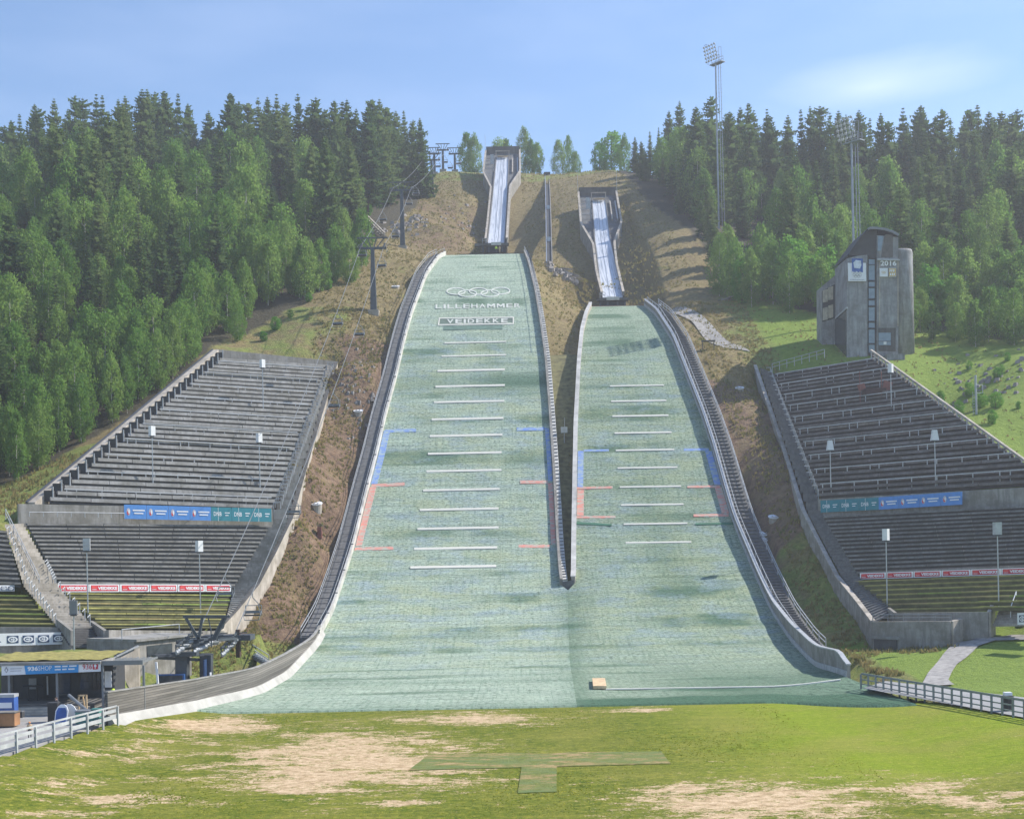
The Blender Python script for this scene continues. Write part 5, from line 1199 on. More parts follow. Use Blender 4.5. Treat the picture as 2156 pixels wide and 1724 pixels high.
# ------------------------------------------------------------------ floodlight masts
def floodlight(label,base,toppy,dead):
    px,_=proj(base); top=P(px,toppy,base.y); H=top.z-base.z; t=thing('floodlight_mast',label,'floodlight mast',base,'floodlight masts above the right forest')
    MB().tube(base-UPV,base+UPV*H,.24,.2,10).build('pole',MAT['mast'],t)
    for i,s in enumerate((.9,1.5)):
        mb=MB(); mb.tube(base+Vector((s,.3,-1)),base+Vector((s*.8,.3,H)),.07,None,5)
        for k in range(40): mb.box(base+Vector((s-.15,.3,k*H/40)),(.35,.06,.06))
        mb.build('ladder' if i==0 else 'cable_guide',MAT['mast'],t)
    c=base+UPV*H; ra=Matrix.Rotation(R(-52),3,'Z')@Matrix.Scale(.74,3)
    mb=MB()
    mb.box(c+Vector((.4,0,.0)),(5.2,2.0,.25),rot=ra)
    for s in (-2.5,2.5):
        for y in (-.9,.9): mb.tube(c+ra@Vector((s,y,0)),c+ra@Vector((s,y,2.0)),.06,None,5)
    for y in (-.9,.9): mb.tube(c+ra@Vector((-2.5,y,2.0)),c+ra@Vector((2.5,y,2.0)),.05,None,5); mb.tube(c+ra@Vector((-2.5,y,1.1)),c+ra@Vector((2.5,y,1.1)),.05,None,5)
    mb.tube(c,c+Vector((.5,.4,3.3)),.07,None,5); mb.path([c+Vector((.8,.5,0)),c+Vector((.8,.5,4.2)),c+Vector((1.5,.5,4.2)),c+Vector((1.5,.5,0))],.05,5)
    mb.build('platform',MAT['mast'],t)
    mb=MB(); 
    fr=lambda i,j:c+ra@Vector((-2.3+j*1.15,-1.2-i*.28+.2,.9+i*1.12))+Vector((-.3,0,0))
    for i in range(5): mb.tube(fr(i,0),fr(i,4),.07,None,5)
    for j in range(5): mb.tube(fr(0,j),fr(4,j),.07,None,5)
    mb.path([fr(4,0),fr(4,0)+UPV*.6,fr(4,1)+UPV*.6,fr(4,1)],.05,5)
    mb.build('lamp_frame',MAT['mast'],t)
    for i in range(5):
        for j in range(5):
            p=fr(i,j); mb=MB(); dr=(ra@Vector((0,-1,-.35))).normalized(); mb.tube(p,p+dr*.28,.12,.27,10); mb.tube(p+dr*.28,p+dr*.33,.27,.26,10); mb.build('floodlight',MAT['lamp'],t)
MAT['mast']=plain('grey_mast_paint',(.3,.33,.37),.5,.3,.15)
MAT['lamp']=plain('floodlight_housing',(.5,.53,.56),.35,.5,.15)
b=P(1514,500,310); b.z=ground(b.x,b.y); floodlight('tall floodlight mast rising above the treetops, lamps against the open sky',b,134,False)
b=P(1798,560,236); b.z=ground(b.x,b.y); floodlight('floodlight mast behind the judges tower, lamps in front of the treetops',b,300,True)
# ------------------------------------------------------------------ chairlift: pylons, cables, chairs, stations
LM=MAT['lift']=plain('dark_grey_lift_steel',(.085,.1,.115),.55,.4,.2,2)
def pylon(label,base,headpy,w=3.6,small=False):
    px,_=proj(base); top=P(px-1.5,headpy,base.y); H=top.z-base.z; top=Vector((base.x,base.y,top.z))
    t=thing('lift_pylon',label,'lift pylon',base,'chairlift pylons')
    mb=MB(); s0=.62 if not small else .4; s1=.3
    mb.hexa([base+Vector((x*s0,y*s0,-1)) for x,y in ((-1,-1),(1,-1),(1,1),(-1,1))]+[top+Vector((x*s1,y*s1,0)) for x,y in ((-1,-1),(1,-1),(1,1),(-1,1))]); mb.build('column',LM,t)
    MB().box(base+Vector((0,0,-.3)),(2.0,2.0,1.2)).build('footing',MAT['concrete_light'],t)
    MB().beam(top+Vector((-w/2-.4,0,.1)),top+Vector((w/2+.4,0,.1)),.4,.4).build('crossarm',LM,t)
    mb=MB(); q=[top+Vector((-w*.55,0,2.0)),top+Vector((w*.55,0,2.0))]
    mb.beam(q[0]-Vector((.5,0,0)),q[1]+Vector((.5,0,0)),.22,.22)
    for s in (-.5,-.18,.18,.5): mb.beam(top+Vector((s*w*.35,0,.2)),top+Vector((s*w*1.05,0,2.0)),.16,.16)
    mb.build('lifting_frame',LM,t)
    for s in (-1,1):
        sh=MB(); c=top+Vector((s*w/2,0,.35)); sh.beam(c+Vector((0,-1.7,-.75)),c+Vector((0,1.7,.75)),.2,.25)
        for k in (-1.4,-.7,0,.7,1.4): sh.tube(c+Vector((-.12,k,k*.44+.15)),c+Vector((.12,k,k*.44+.15)),.24,.24,10)
        sh.build('sheave_train',LM,t)
        mb=MB(); mb.path([c+Vector((s*.5,-1.5,-1.4)),c+Vector((s*.5,1.5,-.2))],.05); mb.path([c+Vector((s*.5,-1.5,-.4)),c+Vector((s*.5,1.5,.8))],.05); mb.build('catwalk',LM,t)
    return top
PY=[('lowest tapered lift pylon on the brown slope left of the large hill',P(787,657,235),524,4.3),('second tapered lift pylon standing on the open slope below the crest',P(848,520,298),402,4.4),('third lift pylon beside the forest edge near the crest',P(910,413,362),338,4.2)]
heads=[]
for lab,b,hp,w in PY:
    b.z=ground(b.x,b.y); heads.append((pylon(lab,b,hp,w),w))
for lab,px,by,d,hp,w in (('V frame lift pylon on the crest against the sky, tallest of the crest pylons',933,360,390,317,3.0),('smaller V frame lift pylon on the crest, nearest the birches',958,361,402,325,3.0),('lift pylon on the crest half hidden by the forest edge',915,366,386,325,2.6)):
    b=P(px,by,d); heads.append((pylon(lab,b,hp,w,True),w))
# lower station
sb=P(432,1442,112); sb.z=1.0
st=thing('lift_station','lower chairlift station of dark steel with V arms and rows of wheels','lift station',sb)
V=lambda x,y,d=112.:P(300+0,0,d) if False else P((300+x/4.79)*.9305,(1280+y/4.79)*.9305,d)
mb=MB()
for x,d in ((540,111.),(800,112.5)):
    a=V(x,1330,d); b=V(x,960,d); mb.beam(Vector((a.x,d,.6)),b,1.0 if x<600 else .9,1.0)
mb.build('column',LM,st)
mb=MB(); mb.beam(V(800,1180,112.0)+Vector((0,-.5,-1.4)),V(800,1060,112.)+Vector((0,-.5,.4)),.9,.12); mb.build('sign_board',MAT['navy'],st)
mb=MB(); mb.beam(V(830,1330,111.8)+Vector((.2,-.4,-.5)),V(830,1150,111.8)+Vector((.2,-.4,0)),.35,.1); mb.build('sign_board',W_,st)
MB().beam(V(230,975,109),V(850,958,113),.8,.22).build('canopy_beam',MAT['steel_dark'],st)
MB().beam(V(250,1020,109.5)+Vector((0,0,.2)),V(830,1020,113),.3,.25).build('rail',LM,st)
mb=MB()
for a,b in (((570,550),(720,800)),((755,560),(718,790)),((990,555),(870,790)),((1010,560),(890,800))): mb.beam(V(*a),V(*b),.22,.22)
mb.beam(V(550,548),V(1055,548),.24,.24); mb.path([V(820,560),V(850,700),V(855,880)],.06); mb.build('lifting_frame',LM,st)
W3=lambda x,y,d=112.:P(x*.293,1220.8+y*.293,d)
mb=MB(); rw=random.Random(9)
for a,b,d0,d1 in (((1265,525),(1380,430),109,113),((1395,520),(1560,430),111,115),((1590,535),(1700,425),114,118)):
    A,B=W3(*a,d0),W3(*b,d1)
    for k in (0,.55): mb.beam(A+UPV*k,B+UPV*k,.14,.16)
    for q in range(6): p=A+(B-A)*q/5; mb.beam(p-UPV*.15,p+UPV*.75,.1,.1); mb.beam(p+UPV*.55,p+Vector((.9,.3,.6)),.1,.1)
for a,b in (((1265,450),(1700,425)),((1270,440),(1690,412)),((1380,470),(1560,455)),((1300,500),(1500,470)),((1560,430),(1700,420))): mb.beam(W3(*a,113),W3(*b,116),.16,.2)
mb.box(W3(1470,440,114),(2.0,1.4,.5)); mb.box(W3(1330,530,110.5),(2.2,1.0,.35)); mb.build('drive_frame',LM,st)
for a,b,d0,d1,n_ in (((1275,520),(1375,440),108.6,112,9),((1400,515),(1560,435),110.5,114.2,11),((1600,535),(1700,435),113.4,117,10)):
    for q in range(n_):
        c=W3(a[0]+(b[0]-a[0])*q/(n_-1),a[1]+(b[1]-a[1])*q/(n_-1)+rw.uniform(-6,6),d0+(d1-d0)*q/(n_-1)); wm=MB(); wm.tube(c+Vector((-.1,-.06,0)),c+Vector((.1,.06,0)),.2,.2,10); wm.tube(c+Vector((-.05,-.2,0)),c+Vector((.05,-.12,0)),.16,.16,8); wm.build('wheel',MAT['post'],st)
h_=W3(1222,745,110); MB().box(h_+Vector((0,.4,-.5)),(2.4,.5,2.6)).build('hut_panel',plain('blue_lift_panel',(.05,.14,.36),.35),st)
w_=MB().box(h_+Vector((-.05,.12,.3)),(2.2,.1,.8)).build('window',MAT['glass'],st)
MB().beam(V(255,1040,108),Vector((V(285,1370,108).x,108,.6)),.16,.16).build('pole',W_,st)
# rear housing under the curved wall
hb=V(880,900,121); MB().box(W3(1640,412,120),(4.6,2.2,.5)).build('housing',MAT['steel_dark'],st)
MB().box(W3(1712,455,119.5),(.35,.6,2.6)).build('housing_end',plain('dark_brown_steel',(.06,.035,.025),.8),st)
# cables
ends=[V(640,870,114),V(1080,800,118)]
cab=[[],[]]
for s in (0,1):
    pts=[ends[s]]+[h+Vector(((-1 if s==0 else 1)*w/2,0,.6)) for h,w in heads[:4]]
    out=[]
    for a,b in zip(pts,pts[1:]):
        n_=28; sag=(b-a).length*.014
        out+= [a+(b-a)*(i/n_)-UPV*sag*4*(i/n_)*(1-i/n_) for i in range(n_)]
    out.append(pts[-1]); cab[s]=out
    o=MB().path(out,.045,5).build('cable',MAT['rail_grey'],origin=out[0])
    tag(o,('left' if s==0 else 'right')+' cable of the chairlift running up the slope to the crest','cable')
def make_chair(loc):
    t=thing('lift_chair','chair','lift chair',loc,'chairs hanging from the lift cables'); z=Vector(loc)
    mb=MB(); mb.path([z,z+Vector((.0,0,-.5)),z+Vector((.55,0,-1.1)),z+Vector((.72,.0,-2.2))],.05); mb.build('hanger',MAT['rail_grey'],t)
    mb=MB(); mb.box(z+Vector((0,-.15,-2.25)),(1.7,.75,.12)); mb.build('seat',MAT['black'],t)
    mb=MB(); mb.box(z+Vector((0,.25,-1.95)),(1.6,.08,.28)); mb.path([z+Vector((-.82,.3,-2.2)),z+Vector((-.8,.3,-1.3)),z+Vector((.8,.3,-1.3)),z+Vector((.82,.3,-2.2))],.045); mb.build('backrest',MAT['rail_grey'],t)
    mb=MB(); mb.path([z+Vector((-.8,.2,-1.9)),z+Vector((-.82,-.55,-2.25)),z+Vector((-.7,-.7,-2.7)),z+Vector((.7,-.7,-2.7)),z+Vector((.82,-.55,-2.25)),z+Vector((.8,.2,-1.9))],.04); mb.build('footrest_bar',MAT['rail_grey'],t)
    return t
chairs=[(0,678,'empty lift chair above the dry slope, on the left cable above the left grandstand'),(1,709,'empty lift chair on the right cable just below the lowest pylon'),(1,864,'empty lift chair on the right cable beside the left grandstand stairs'),(1,1067,'empty lift chair on the right cable beside the grandstand middle wall'),(1,1290,'empty lift chair hanging low over the grass near the lift station'),(0,1251,'lift chair in front of the last red banner by the stairs'),
 (1,563,'lift chair right of the lowest pylon head'),(0,541,'lift chair left of the lowest pylon head, by the trees'),(1,498,'lift chair halfway between the two lower pylons'),(1,431,'lift chair right of the second pylon'),(1,409,'lift chair above the slope between second and third pylons'),(0,466,'lift chair in front of the rocks by the wooden stairs')]
proto=None
for s,py,lab in chairs:
    best=min((p for p in cab[s]),key=lambda p:abs(proj(p-UPV*2.3)[1]-py))
    if proto is None: proto=make_chair(best); c=proto
    else: c=copy_tree(proto); c.location=best
    c['label']=lab
for (a,lab),px,py in zip((('a','lift chair hanging beside the crest pylons, leftmost against the sky'),('b','lift chair hanging under the crest pylon with the V frame'),('c','lift chair hanging lowest between the two crest pylons'),('d','lift chair against the sky nearest the birches')),(922,937,948,965),(336,327,339,330)):
    c=copy_tree(proto); c.location=P(px,py,394); c['label']=lab
# timber stair frame and rocks at the forest edge
Zt=lambda x,y,d:P((500+x/2.873)*.9305,(150+y/2.873)*.9305,d)
t_=thing('timber_stairs','pale timber stair frame on the slope at the edge of the left forest','stairs',Zt(1000,1060,315))
for i,(x0,y0,x1,y1) in enumerate(((930,950,1065,1085),(935,975,1060,1100),(945,1010,1050,1112))): MB().beam(Zt(x0,y0,322),Zt(x1,y1,308),.35,.25).build('stringer',MAT['concrete_light'],t_)
mb=MB()
for i in range(10):
    f=i/9; mb.beam(Zt(932+130*f,952+135*f,322-14*f),Zt(935+130*f,1035+90*f,322-14*f)-UPV*1.5,.18,.18); mb.box(Zt(935+125*f,990+118*f,321-14*f),(1.5,.9,.14))
mb.build('step',MAT['concrete_light'],t_)
def rocks(name,label,pts,seed,smin,smax,n_):
    r=random.Random(seed); mb=MB()
    for _ in range(n_):
        px,py,d=r.choice(pts); px+=r.gauss(0,20); p=P(px,py,d+r.gauss(0,5)); p.z=ground(p.x,p.y); s=r.uniform(smin,smax)
        vs=[];k=len(mb.v)
        rot=Matrix.Rotation(r.uniform(0,6),3,'Z')
        top=[rot@Vector((x*s*r.uniform(.6,1),y*s*r.uniform(.6,1),s*r.uniform(.25,.8))) for x,y in ((-.6,-.6),(.6,-.6),(.6,.6),(-.6,.6))]
        bot=[rot@Vector((x*s,y*s*.9,-.5)) for x,y in ((-.8,-.8),(.8,-.8),(.8,.8),(-.8,.8))]
        mb.hexa([p+b for b in bot]+[p+q for q in top])
    o=mb.build(name,MAT['rock'],origin=P(*pts[0])); tag(o,label,'rocks',kind='stuff')
rocks('rocks','grey rocks strewn at the forest edge below the wooden stairs',[(850,465,322),(885,455,328),(820,475,318),(870,470,322)],1,.25,.9,80)
rocks('rocks','bare rocky patch on the dry slope below the lowest lift pylon',[(720,780,210),(745,790,208),(690,775,210),(760,770,211)],2,.12,.42,140)
rocks('rocks','rocks standing in for a shadowed overhang on the grassy bank right of the right grandstand',[(2020,800,203),(2080,805,202),(2130,810,200),(2050,815,201)],3,.2,.65,70)  # rocks take the place of the shade under an overhang
rocks('rocks','small rocks on the slope beside the big in-run',[(980,420,352),(1000,450,335),(965,440,342)],6,.2,.6,40)
# snow-making pits: pale discs on the slope
for lab,px,py,d in (('white concrete pit lid on the slope just left of the large hill wall, uppermost',833,613,249),('white concrete pit lid on the slope beside the top of the left grandstand stairs',753,799,205),('white concrete pit lid on the slope above the cable junction box',666,1019,179),
    ('pale pit lid in the shadow right of the smaller hill, uppermost',1556,803,210),('white pit lid pair beside the right grandstand wall, highest of the three',1628,1012,175.5),('white pit lid on a concrete ring, middle of the three beside the right stairs',1607,1025,174.5),('white pit lid on a concrete ring, lowest of the three beside the right stairs',1608,1037,173.5)):
    p=P(px,py,d); p.z=ground(p.x,p.y)+.15; t=thing('pit_lid',lab,'pit lid',p,'snow-making pit lids on the slopes')
    MB().tube(p-UPV*1.5,p+UPV*.1,.72,.72,16).build('ring',MAT['concrete_light'],t)
    mb=MB(); ax=Vector((0,-.35,1)).normalized(); mb.tube(p+UPV*.12,p+UPV*.12+ax*.12,.8,.8,20); ld=mb.build('lid',W_,t)
    for s in (-.25,.25): MB().box(p+Vector((s,-.05,.28)),(.1,.7,.08)).build('handle',MAT['steel'],ld)
p=P(672,1062,176); p.z=ground(p.x,p.y); t_=thing('junction_box','dark cable junction box on a post beside the left grandstand wall','junction box',p)
MB().box(p+UPV*.8,(.6,.5,1.6)).build('box',MAT['rust'],t_); MB().box(p+UPV*1.75,(.75,.6,.12)).build('lid',MAT['steel_dark'],t_)
# small frame and bench on the slope right of the smaller hill
p=P(1482,755,222); p.z=ground(p.x+.8,p.y); p.x+=.8; t_=thing('slope_table','dark wooden measuring table on legs right of the smaller hill','table',p)
MB().box(p+UPV*1.5,(2.4,1.0,.15)).build('top',MAT['steel_dark'],t_)
for s in (-1,1): MB().box(p+Vector((s*1.0,0,.6)),(.12,.12,1.9)).build('leg',MAT['steel_dark'],t_)
# fallen dead timber upper right
p=P(1535,600,252); mb=MB(); r=random.Random(8)
for i in range(9): a=P(1512+i*6,612-i*3,252); a.z=ground(a.x,a.y)+.2; mb.beam(a,a+Vector((r.uniform(.5,3),r.uniform(-1,1),r.uniform(.3,1.8))),.18,.18)
o=mb.build('dead_timber',MAT['rock'],origin=p); tag(o,'grey dead timber heap on the slope left of the judges tower','timber',kind='stuff')
# ------------------------------------------------------------------ paths and plazas
def sheet(name,label,pts,mat,n_=10,lift=.06,edge=None,cat='path'):
    """a draped strip between two pixel polylines given as pairs of points"""
    rows=[]
    for (a,b),(c,e) in zip(pts,pts[1:]):
        for i in range(n_):
            k=i/n_; A=a+(c-a)*k; B=b+(e-b)*k; rows.append([A+(B-A)*j/8 for j in range(9)])
    a,b=pts[-1]; rows.append([a+(b-a)*j/8 for j in range(9)])
    X=[p.x for r_ in rows for p in r_]; Y=[p.y for r_ in rows for p in r_]; Zt_=terr(X,Y)
    i=0
    for r_ in rows:
        for j in range(9): r_[j]=Vector((r_[j].x,r_[j].y,(float(Zt_[i])+lift+(rough(r_[j].x,r_[j].y)*(.3 if lift<.16 else 1)) if edge is None else edge))); i+=1
    mb=MB(); mb.ribbon(rows); o=mb.build(name,mat,smooth=True); tag(o,label,cat,kind='structure'); return o
sheet('path','grey gravel path curving down from the right grandstand',[(P(1990,1318,134),P(2230,1312,125)),(P(2006,1330,133),P(2130,1322,131)),(P(1985,1370,127),P(2060,1352,129)),(P(1962,1410,119),P(2015,1390,121)),(P(1945,1440,113.5),P(1997,1440,113.5)),(P(1935,1452,111),P(2010,1452,110.5))],MAT['gravel'],8,.14)
sheet('path','pale gravel path on the slope right of the smaller hill',[(P(1395,648,249),P(1440,648,248)),(P(1430,680,242),P(1478,680,241)),(P(1480,715,232),P(1530,718,231)),(P(1530,742,224),P(1580,748,222))],MAT['gravel'],8,.16)
def plaza():
    mb=MB(); z=1.0
    pts=[(-29.6,91.2),(-29.9,84),(-31.6,72),(-34,56),(-80,56),(-80,113),(-27,113),(-26.5,117),(-25.4,112),(-27.0,103),(-29.1,93)]
    mb.add([(x,y,z) for x,y in pts]+[(x,y,z-1.6) for x,y in pts],[tuple(reversed(range(len(pts))))]+[(i,(i+1)%len(pts),len(pts)+(i+1)%len(pts),len(pts)+i) for i in range(len(pts))])
    o=mb.build('forecourt',plain('pale_forecourt_asphalt',(.3,.295,.285),.9,0,.2,.5)); tag(o,'grey asphalt forecourt in front of the kiosk','forecourt',kind='structure')
plaza()
def road_right():
    a,b=G(1812,1452,.9),G(2156,1512,1.0); mb=MB()
    rows=[]
    for k in (0,.2,.4,.6,.8,1,1.3):
        p=a+(b-a)*k; rows.append([Vector((p.x+.3,p.y+.5,.98)),Vector((p.x+3.5+2.5*k,p.y+5+2.5*k,1.02))])
    mb.ribbon(rows); o=mb.build('road',plain('pale_asphalt',(.27,.275,.28),.9,0,.15,.5)); tag(o,'pale asphalt walkway behind the right fence','walkway',kind='structure')
road_right()
# ------------------------------------------------------------------ fences
def fence(label,a,b,n_,h,mat,rails,ext=0):
    t=thing('fence',label,'fence',a); U=b-a
    for k,(zr,hh) in enumerate(rails): MB().beam(a+UPV*zr-U*.0,b+UPV*zr+U*ext,.06,hh).build('rail',mat,t)
    ax=Vector((U.x,U.y,0)).normalized(); nrm=Vector((ax.y,-ax.x,0))
    if nrm.y>0: nrm=-nrm
    for i in range(n_+1):
        p=a+U*(i/n_)+nrm*.09; MB().box(p+UPV*(h/2-.15),(.13,.11,h+.3),rot=Matrix.Rotation(math.atan2(U.y,U.x),3,'Z')).build('post',MAT['fence_post'],t)
    return t
MAT['fence_post']=plain('white_grey_post',(.4,.42,.44),.6,0,.2); MAT['fence_white']=plain('weathered_white_fence',(.4,.42,.44),.6,0,.22,1.2)
MAT['fence_dark']=plain('grey_green_fence',(.21,.24,.24),.6,0,.15)
a,b=Vector((-28.45,91.0,.95)),Vector((-33.2,63.0,1.2))
fence('white two-rail wooden fence along the left edge of the lawn',a,b,13,1.15,MAT['fence_white'],((.42,.26),(.86,.22),(1.18,.12)))
MAT['fence_post']=MAT['fence_dark']
a,b=G(1815,1447,.75),G(2156,1510,1.0); b=a+(b-a)*1.12
fence('long grey rail fence between the lawn and the walkway at the right',a,b,20,1.12,MAT['fence_dark'],((.3,.09),(.68,.09),(1.14,.16)))
# bin by the right fence
p=G(2118,1500,1.0)+Vector((.6,1.2,0)); t_=thing('litter_bin','dark litter bin behind the right fence','bin',p); MB().tube(p,p+UPV*1.0,.36,.4,14).build('body',MAT['black'],t_); MB().box(p+UPV*1.12+Vector((0,0,.02)),(.5,.4,.22)).build('bag',W_,t_)
# ------------------------------------------------------------------ kiosk at the left
MAT['sod']=plain('dry_sod_grass',(.27,.24,.07),.95,0,.4,2.0,bumps=.6)
def kiosk():
    K=lambda x,y,d=97.:P((0+x/5.07)*.9305,(1380+y/5.07)*.9305,d)
    D=97.; z0=1.05; fl=1.75
    xl=K(-120,900,D).x; xr=K(1170,900,D).x; top=K(600,610,D).z; xr2=K(1680,620,D).x
    root=thing('kiosk','low dark timber shop kiosk with a canopy on posts and a wide sign board','kiosk',Vector(((xl+xr)/2,D,z0)))
    MB().box(((xl+xr)/2,D+4.3,(fl+top)/2-.1),(xr-xl,3,top-fl-.2)).build('body',MAT['charcoal'],root)
    MB().box(((xl+xr)/2,D+.55,top+.08),(xr-xl+.6,3.4,.2)).build('roof',MAT['bench'],root)
    mb=MB(); r_=random.Random(2); rows=[[Vector((xl-.3+(xr-xl+.5)*i/30,D-.5+j*.8,top+.24+.10*r_.random()+.02*j)) for i in range(31)] for j in range(9)]; mb.ribbon(rows); mb.build('sod_roof',MAT['sod'],root,True)
    mb=MB(); mb.box(((xl+xr2)/2,D-.9,top+.02),(xr2-xl,.16,.34)); mb.build('fascia',MAT['rail_grey'],root)
    for i in range(7): MB().box((xr+(xr2-xr)*(i+.5)/7,D+1.5,top-.02),(.1,4.6,.14)).build('rafter',MAT['rail_grey'],root)
    MB().box(((xl+xr)/2-.4,D+1.1,(z0+fl)/2-.05),(xr-xl,3.4,fl-z0+.1)).build('deck',MAT['wood'],root)
    for i in range(3): MB().box(((xl+xr)/2-.3,D-.75-i*.36,z0+.25-i*.0-(i)*.17+.14),(xr-xl-.8,.38,.16)).build('step',plain('pale_step_planks',(.5,.45,.38),.8),root)
    for x in (105,655,1180,1650):
        p=K(x,800,D-.85); MB().box((p.x,p.y,(z0+top)/2-.1),(.16,.16,top-z0-.2)).build('post',MAT['rail_grey'],root)
    f=D+2.78
    def rectf(nm,x0,y0,x1,y1,mat,th=.08,dd=0,par=root):
        a=K(x0,y1,f+dd); b=K(x1,y0,f+dd); return MB().box(((a.x+b.x)/2,f-th/2+dd,(a.z+b.z)/2),(b.x-a.x,th,b.z-a.z)).build(nm,mat,par)
    rectf('notice_board',335,780,420,905,MAT['rail_grey'])
    d=rectf('door',505,755,645,1125,MAT['black'],.06); rectf('handle',540,755,553,970,MAT['post'],.05,-.08,d)
    w=rectf('window',672,740,805,960,MAT['glass'],.06); rectf('sill',672,962,805,972,MAT['rail_grey'],.12,0,w)
    w=rectf('window',925,720,1150,910,MAT['glass'],.06)
    for x in (1050,1100): rectf('frame',x,720,x+10,910,MAT['black'],.05,-.07,w)
    rectf('frame',925,815,1150,823,MAT['black'],.05,-.07,w)
    w=rectf('window',20,740,150,1000,MAT['glass'],.06)
    rectf('poster',1205,700,1280,885,W_,.05,-.12)
    # open counter and railing under the pergola
    a=K(1190,925,D-.6); b=K(1670,925,D-.6); rl=MB()
    for zz in (0,.3,.6,.9): rl.beam(Vector((a.x,a.y,z0+.7+zz)),Vector((b.x,a.y,z0+.7+zz)),.1,.14)
    rl.build('railing',MAT['rail_grey'],root)
    o=banner('sign_board','long lettered sign board over the kiosk, white ends around a blue middle','sign',K(18,748,D-1.06),K(1155,702,D-1.06),.80,W_,lambda *q:None)
    U=K(1155,702,D-1.06)-K(18,748,D-1.06); A=K(18,748,D-1.06); H=.80
    pt=lambda u,v,e:A+U*u+UPV*H*v+Vector((0,-e,0))
    def q_(nm,mat,us,e): MB().add([pt(u,v,e) for u,v in us],[tuple(range(len(us)))]).build(nm,mat,o)
    def tx(s,u0,v0,u1,v1,mat,bold,e=.05): vs,ff=text_mesh(s,bold); MB().add([pt(u0+(u1-u0)*x,v0+(v1-v0)*y,e) for x,y in vs],ff).build('lettering',mat,o)
    q_('blue_field',MAT['brand_blue'],[(.245,0),(.775,0),(.782,1),(.23,1)],.03)
    tx('936',.265,.3,.372,.74,W_,.045); tx('SHOP',.374,.3,.51,.74,W_,0)
    for v0,us in ((.56,((.54,.6),(.615,.67),(.685,.76))),(.28,((.54,.6),(.615,.66),(.675,.74)))):
        for u0,u1 in us: q_('lettering_line',W_,[(u0,v0),(u1,v0),(u1,v0+.13),(u0,v0+.13)],.05)
    tx('936',.82,.25,.915,.75,MAT['banner_red'],.0); q_('emblem_field',MAT['banner_red'],[(.922,.22),(.975,.22),(.975,.78),(.922,.78)],.03)
    q_('emblem',W_,[(.948+.014*math.cos(i*.5236),.56+.15*math.sin(i*.5236)) for i in range(12)],.045); q_('emblem',W_,[(.942,.3),(.954,.3),(.951,.45),(.945,.45)],.05)
    q_('emblem',plain('grey_print',(.3,.3,.33),.6),[(.03,.5),(.05,.2),(.072,.5),(.05,.82)],.03); q_('emblem',W_,[(.042,.45),(.05,.3),(.06,.45),(.05,.65)],.045)
    for v0,u1 in ((.55,.21),(.33,.2)): q_('lettering_line',plain('grey_print',(.45,.46,.5),.6),[(.09,v0),(u1,v0),(u1,v0+.08),(.09,v0+.08)],.03)
    # things in front of the kiosk
    def K0(x,y,d): p=K(x,y,d); p.z=z0; return p
    p=K0(750,1235,90.5); t=thing('pavement_sign','rounded blue and white A-frame pavement sign in front of the kiosk steps','sign',p)
    rt_=Matrix.Rotation(R(-14),3,'Z')
    for s,mt in ((-1,'brand_blue'),(1,'banner_white')):
        pr=[(-.5,0),(.5,0),(.5,.85),(.36,1.12),(.15,1.26),(-.15,1.26),(-.36,1.12),(-.5,.85)]
        fr=[p+rt_@Vector((x+(.22 if s>0 else -.12),s*(.45-.33*zz/1.3),zz*1.05)) for x,zz in pr]; bk=[q+rt_@Vector((0,.05,0)) for q in fr]; n_=len(fr)
        pn=MB().add(fr+bk,[tuple(range(n_)),tuple(n_+i for i in reversed(range(n_)))]+[((i+1)%n_,i,n_+i,n_+(i+1)%n_) for i in range(n_)]).build('panel',MAT['banner_white'],t)
        if s<0:
            inn=[p+rt_@Vector((x*.82-.12,-(.45-.33*zz/1.3)-.03,zz*1.05)) for x,zz in [(-.5,.12),(.5,.12),(.5,.8),(.34,1.05),(-.34,1.05),(-.5,.8)]]
            MB().add(inn,[tuple(range(6))]).build('print',MAT['navy_blue'],pn)
    p=K0(1000,1330,90.2); t=thing('plastic_crate','green plastic crate with a pale lid behind the end of the left fence','crate',p)
    MB().box(p+UPV*.42,(1.35,.9,.85)).build('body',MAT['green_box'],t); MB().box(p+UPV*.88,(1.42,.95,.1)).build('lid',MAT['rail_grey'],t)
    p=K0(1110,1380,89.6); t=thing('waste_container','narrow green waste container beside the fence end','container',p); MB().box(p+UPV*.5,(.55,.6,1.0)).build('body',MAT['green_box'],t); MB().box(p+UPV*1.04,(.6,.66,.1)).build('lid',MAT['green_box'],t)
    p=K0(60,1270,89.5); t=thing('timber_crate','brown wooden crate at the left edge of the forecourt','crate',p); MB().box(p+UPV*.5,(1.7,1.0,.9)).build('body',plain('brown_crate',(.33,.17,.08),.8),t); MB().box(p+UPV*.98,(1.8,1.1,.08)).build('lid',MAT['wood'],t)
    p=K0(60,1150,92.5); t=thing('drinks_fridge','blue and white drinks chest at the left end of the kiosk','chest freezer',p); MB().box(p+UPV*1.0,(1.6,.8,1.5)).build('body',MAT['navy_blue'],t); MB().box(p+UPV*1.82,(1.66,.86,.22)).build('lid',MAT['post'],t); MB().box(p+Vector((0,-.43,1.15)),(1.3,.05,.4)).build('label_field',W_,t)
    p=K0(225,1235,92.3); t=thing('planter','small dark square planter on the kiosk steps','planter',p); MB().box(p+UPV*.45,(.55,.5,.45)).build('pot',MAT['charcoal'],t); MB().box(p+UPV*.68,(.58,.53,.06)).build('rim',MAT['rail_grey'],t)
    p=K0(620,1235,91.5); t=thing('litter_bin','black litter bin left of the pavement sign','bin',p); MB().box(p+UPV*.65,(.7,.6,1.3)).build('body',MAT['black'],t); MB().box(p+UPV*1.33,(.76,.66,.08)).build('lid',MAT['charcoal'],t)
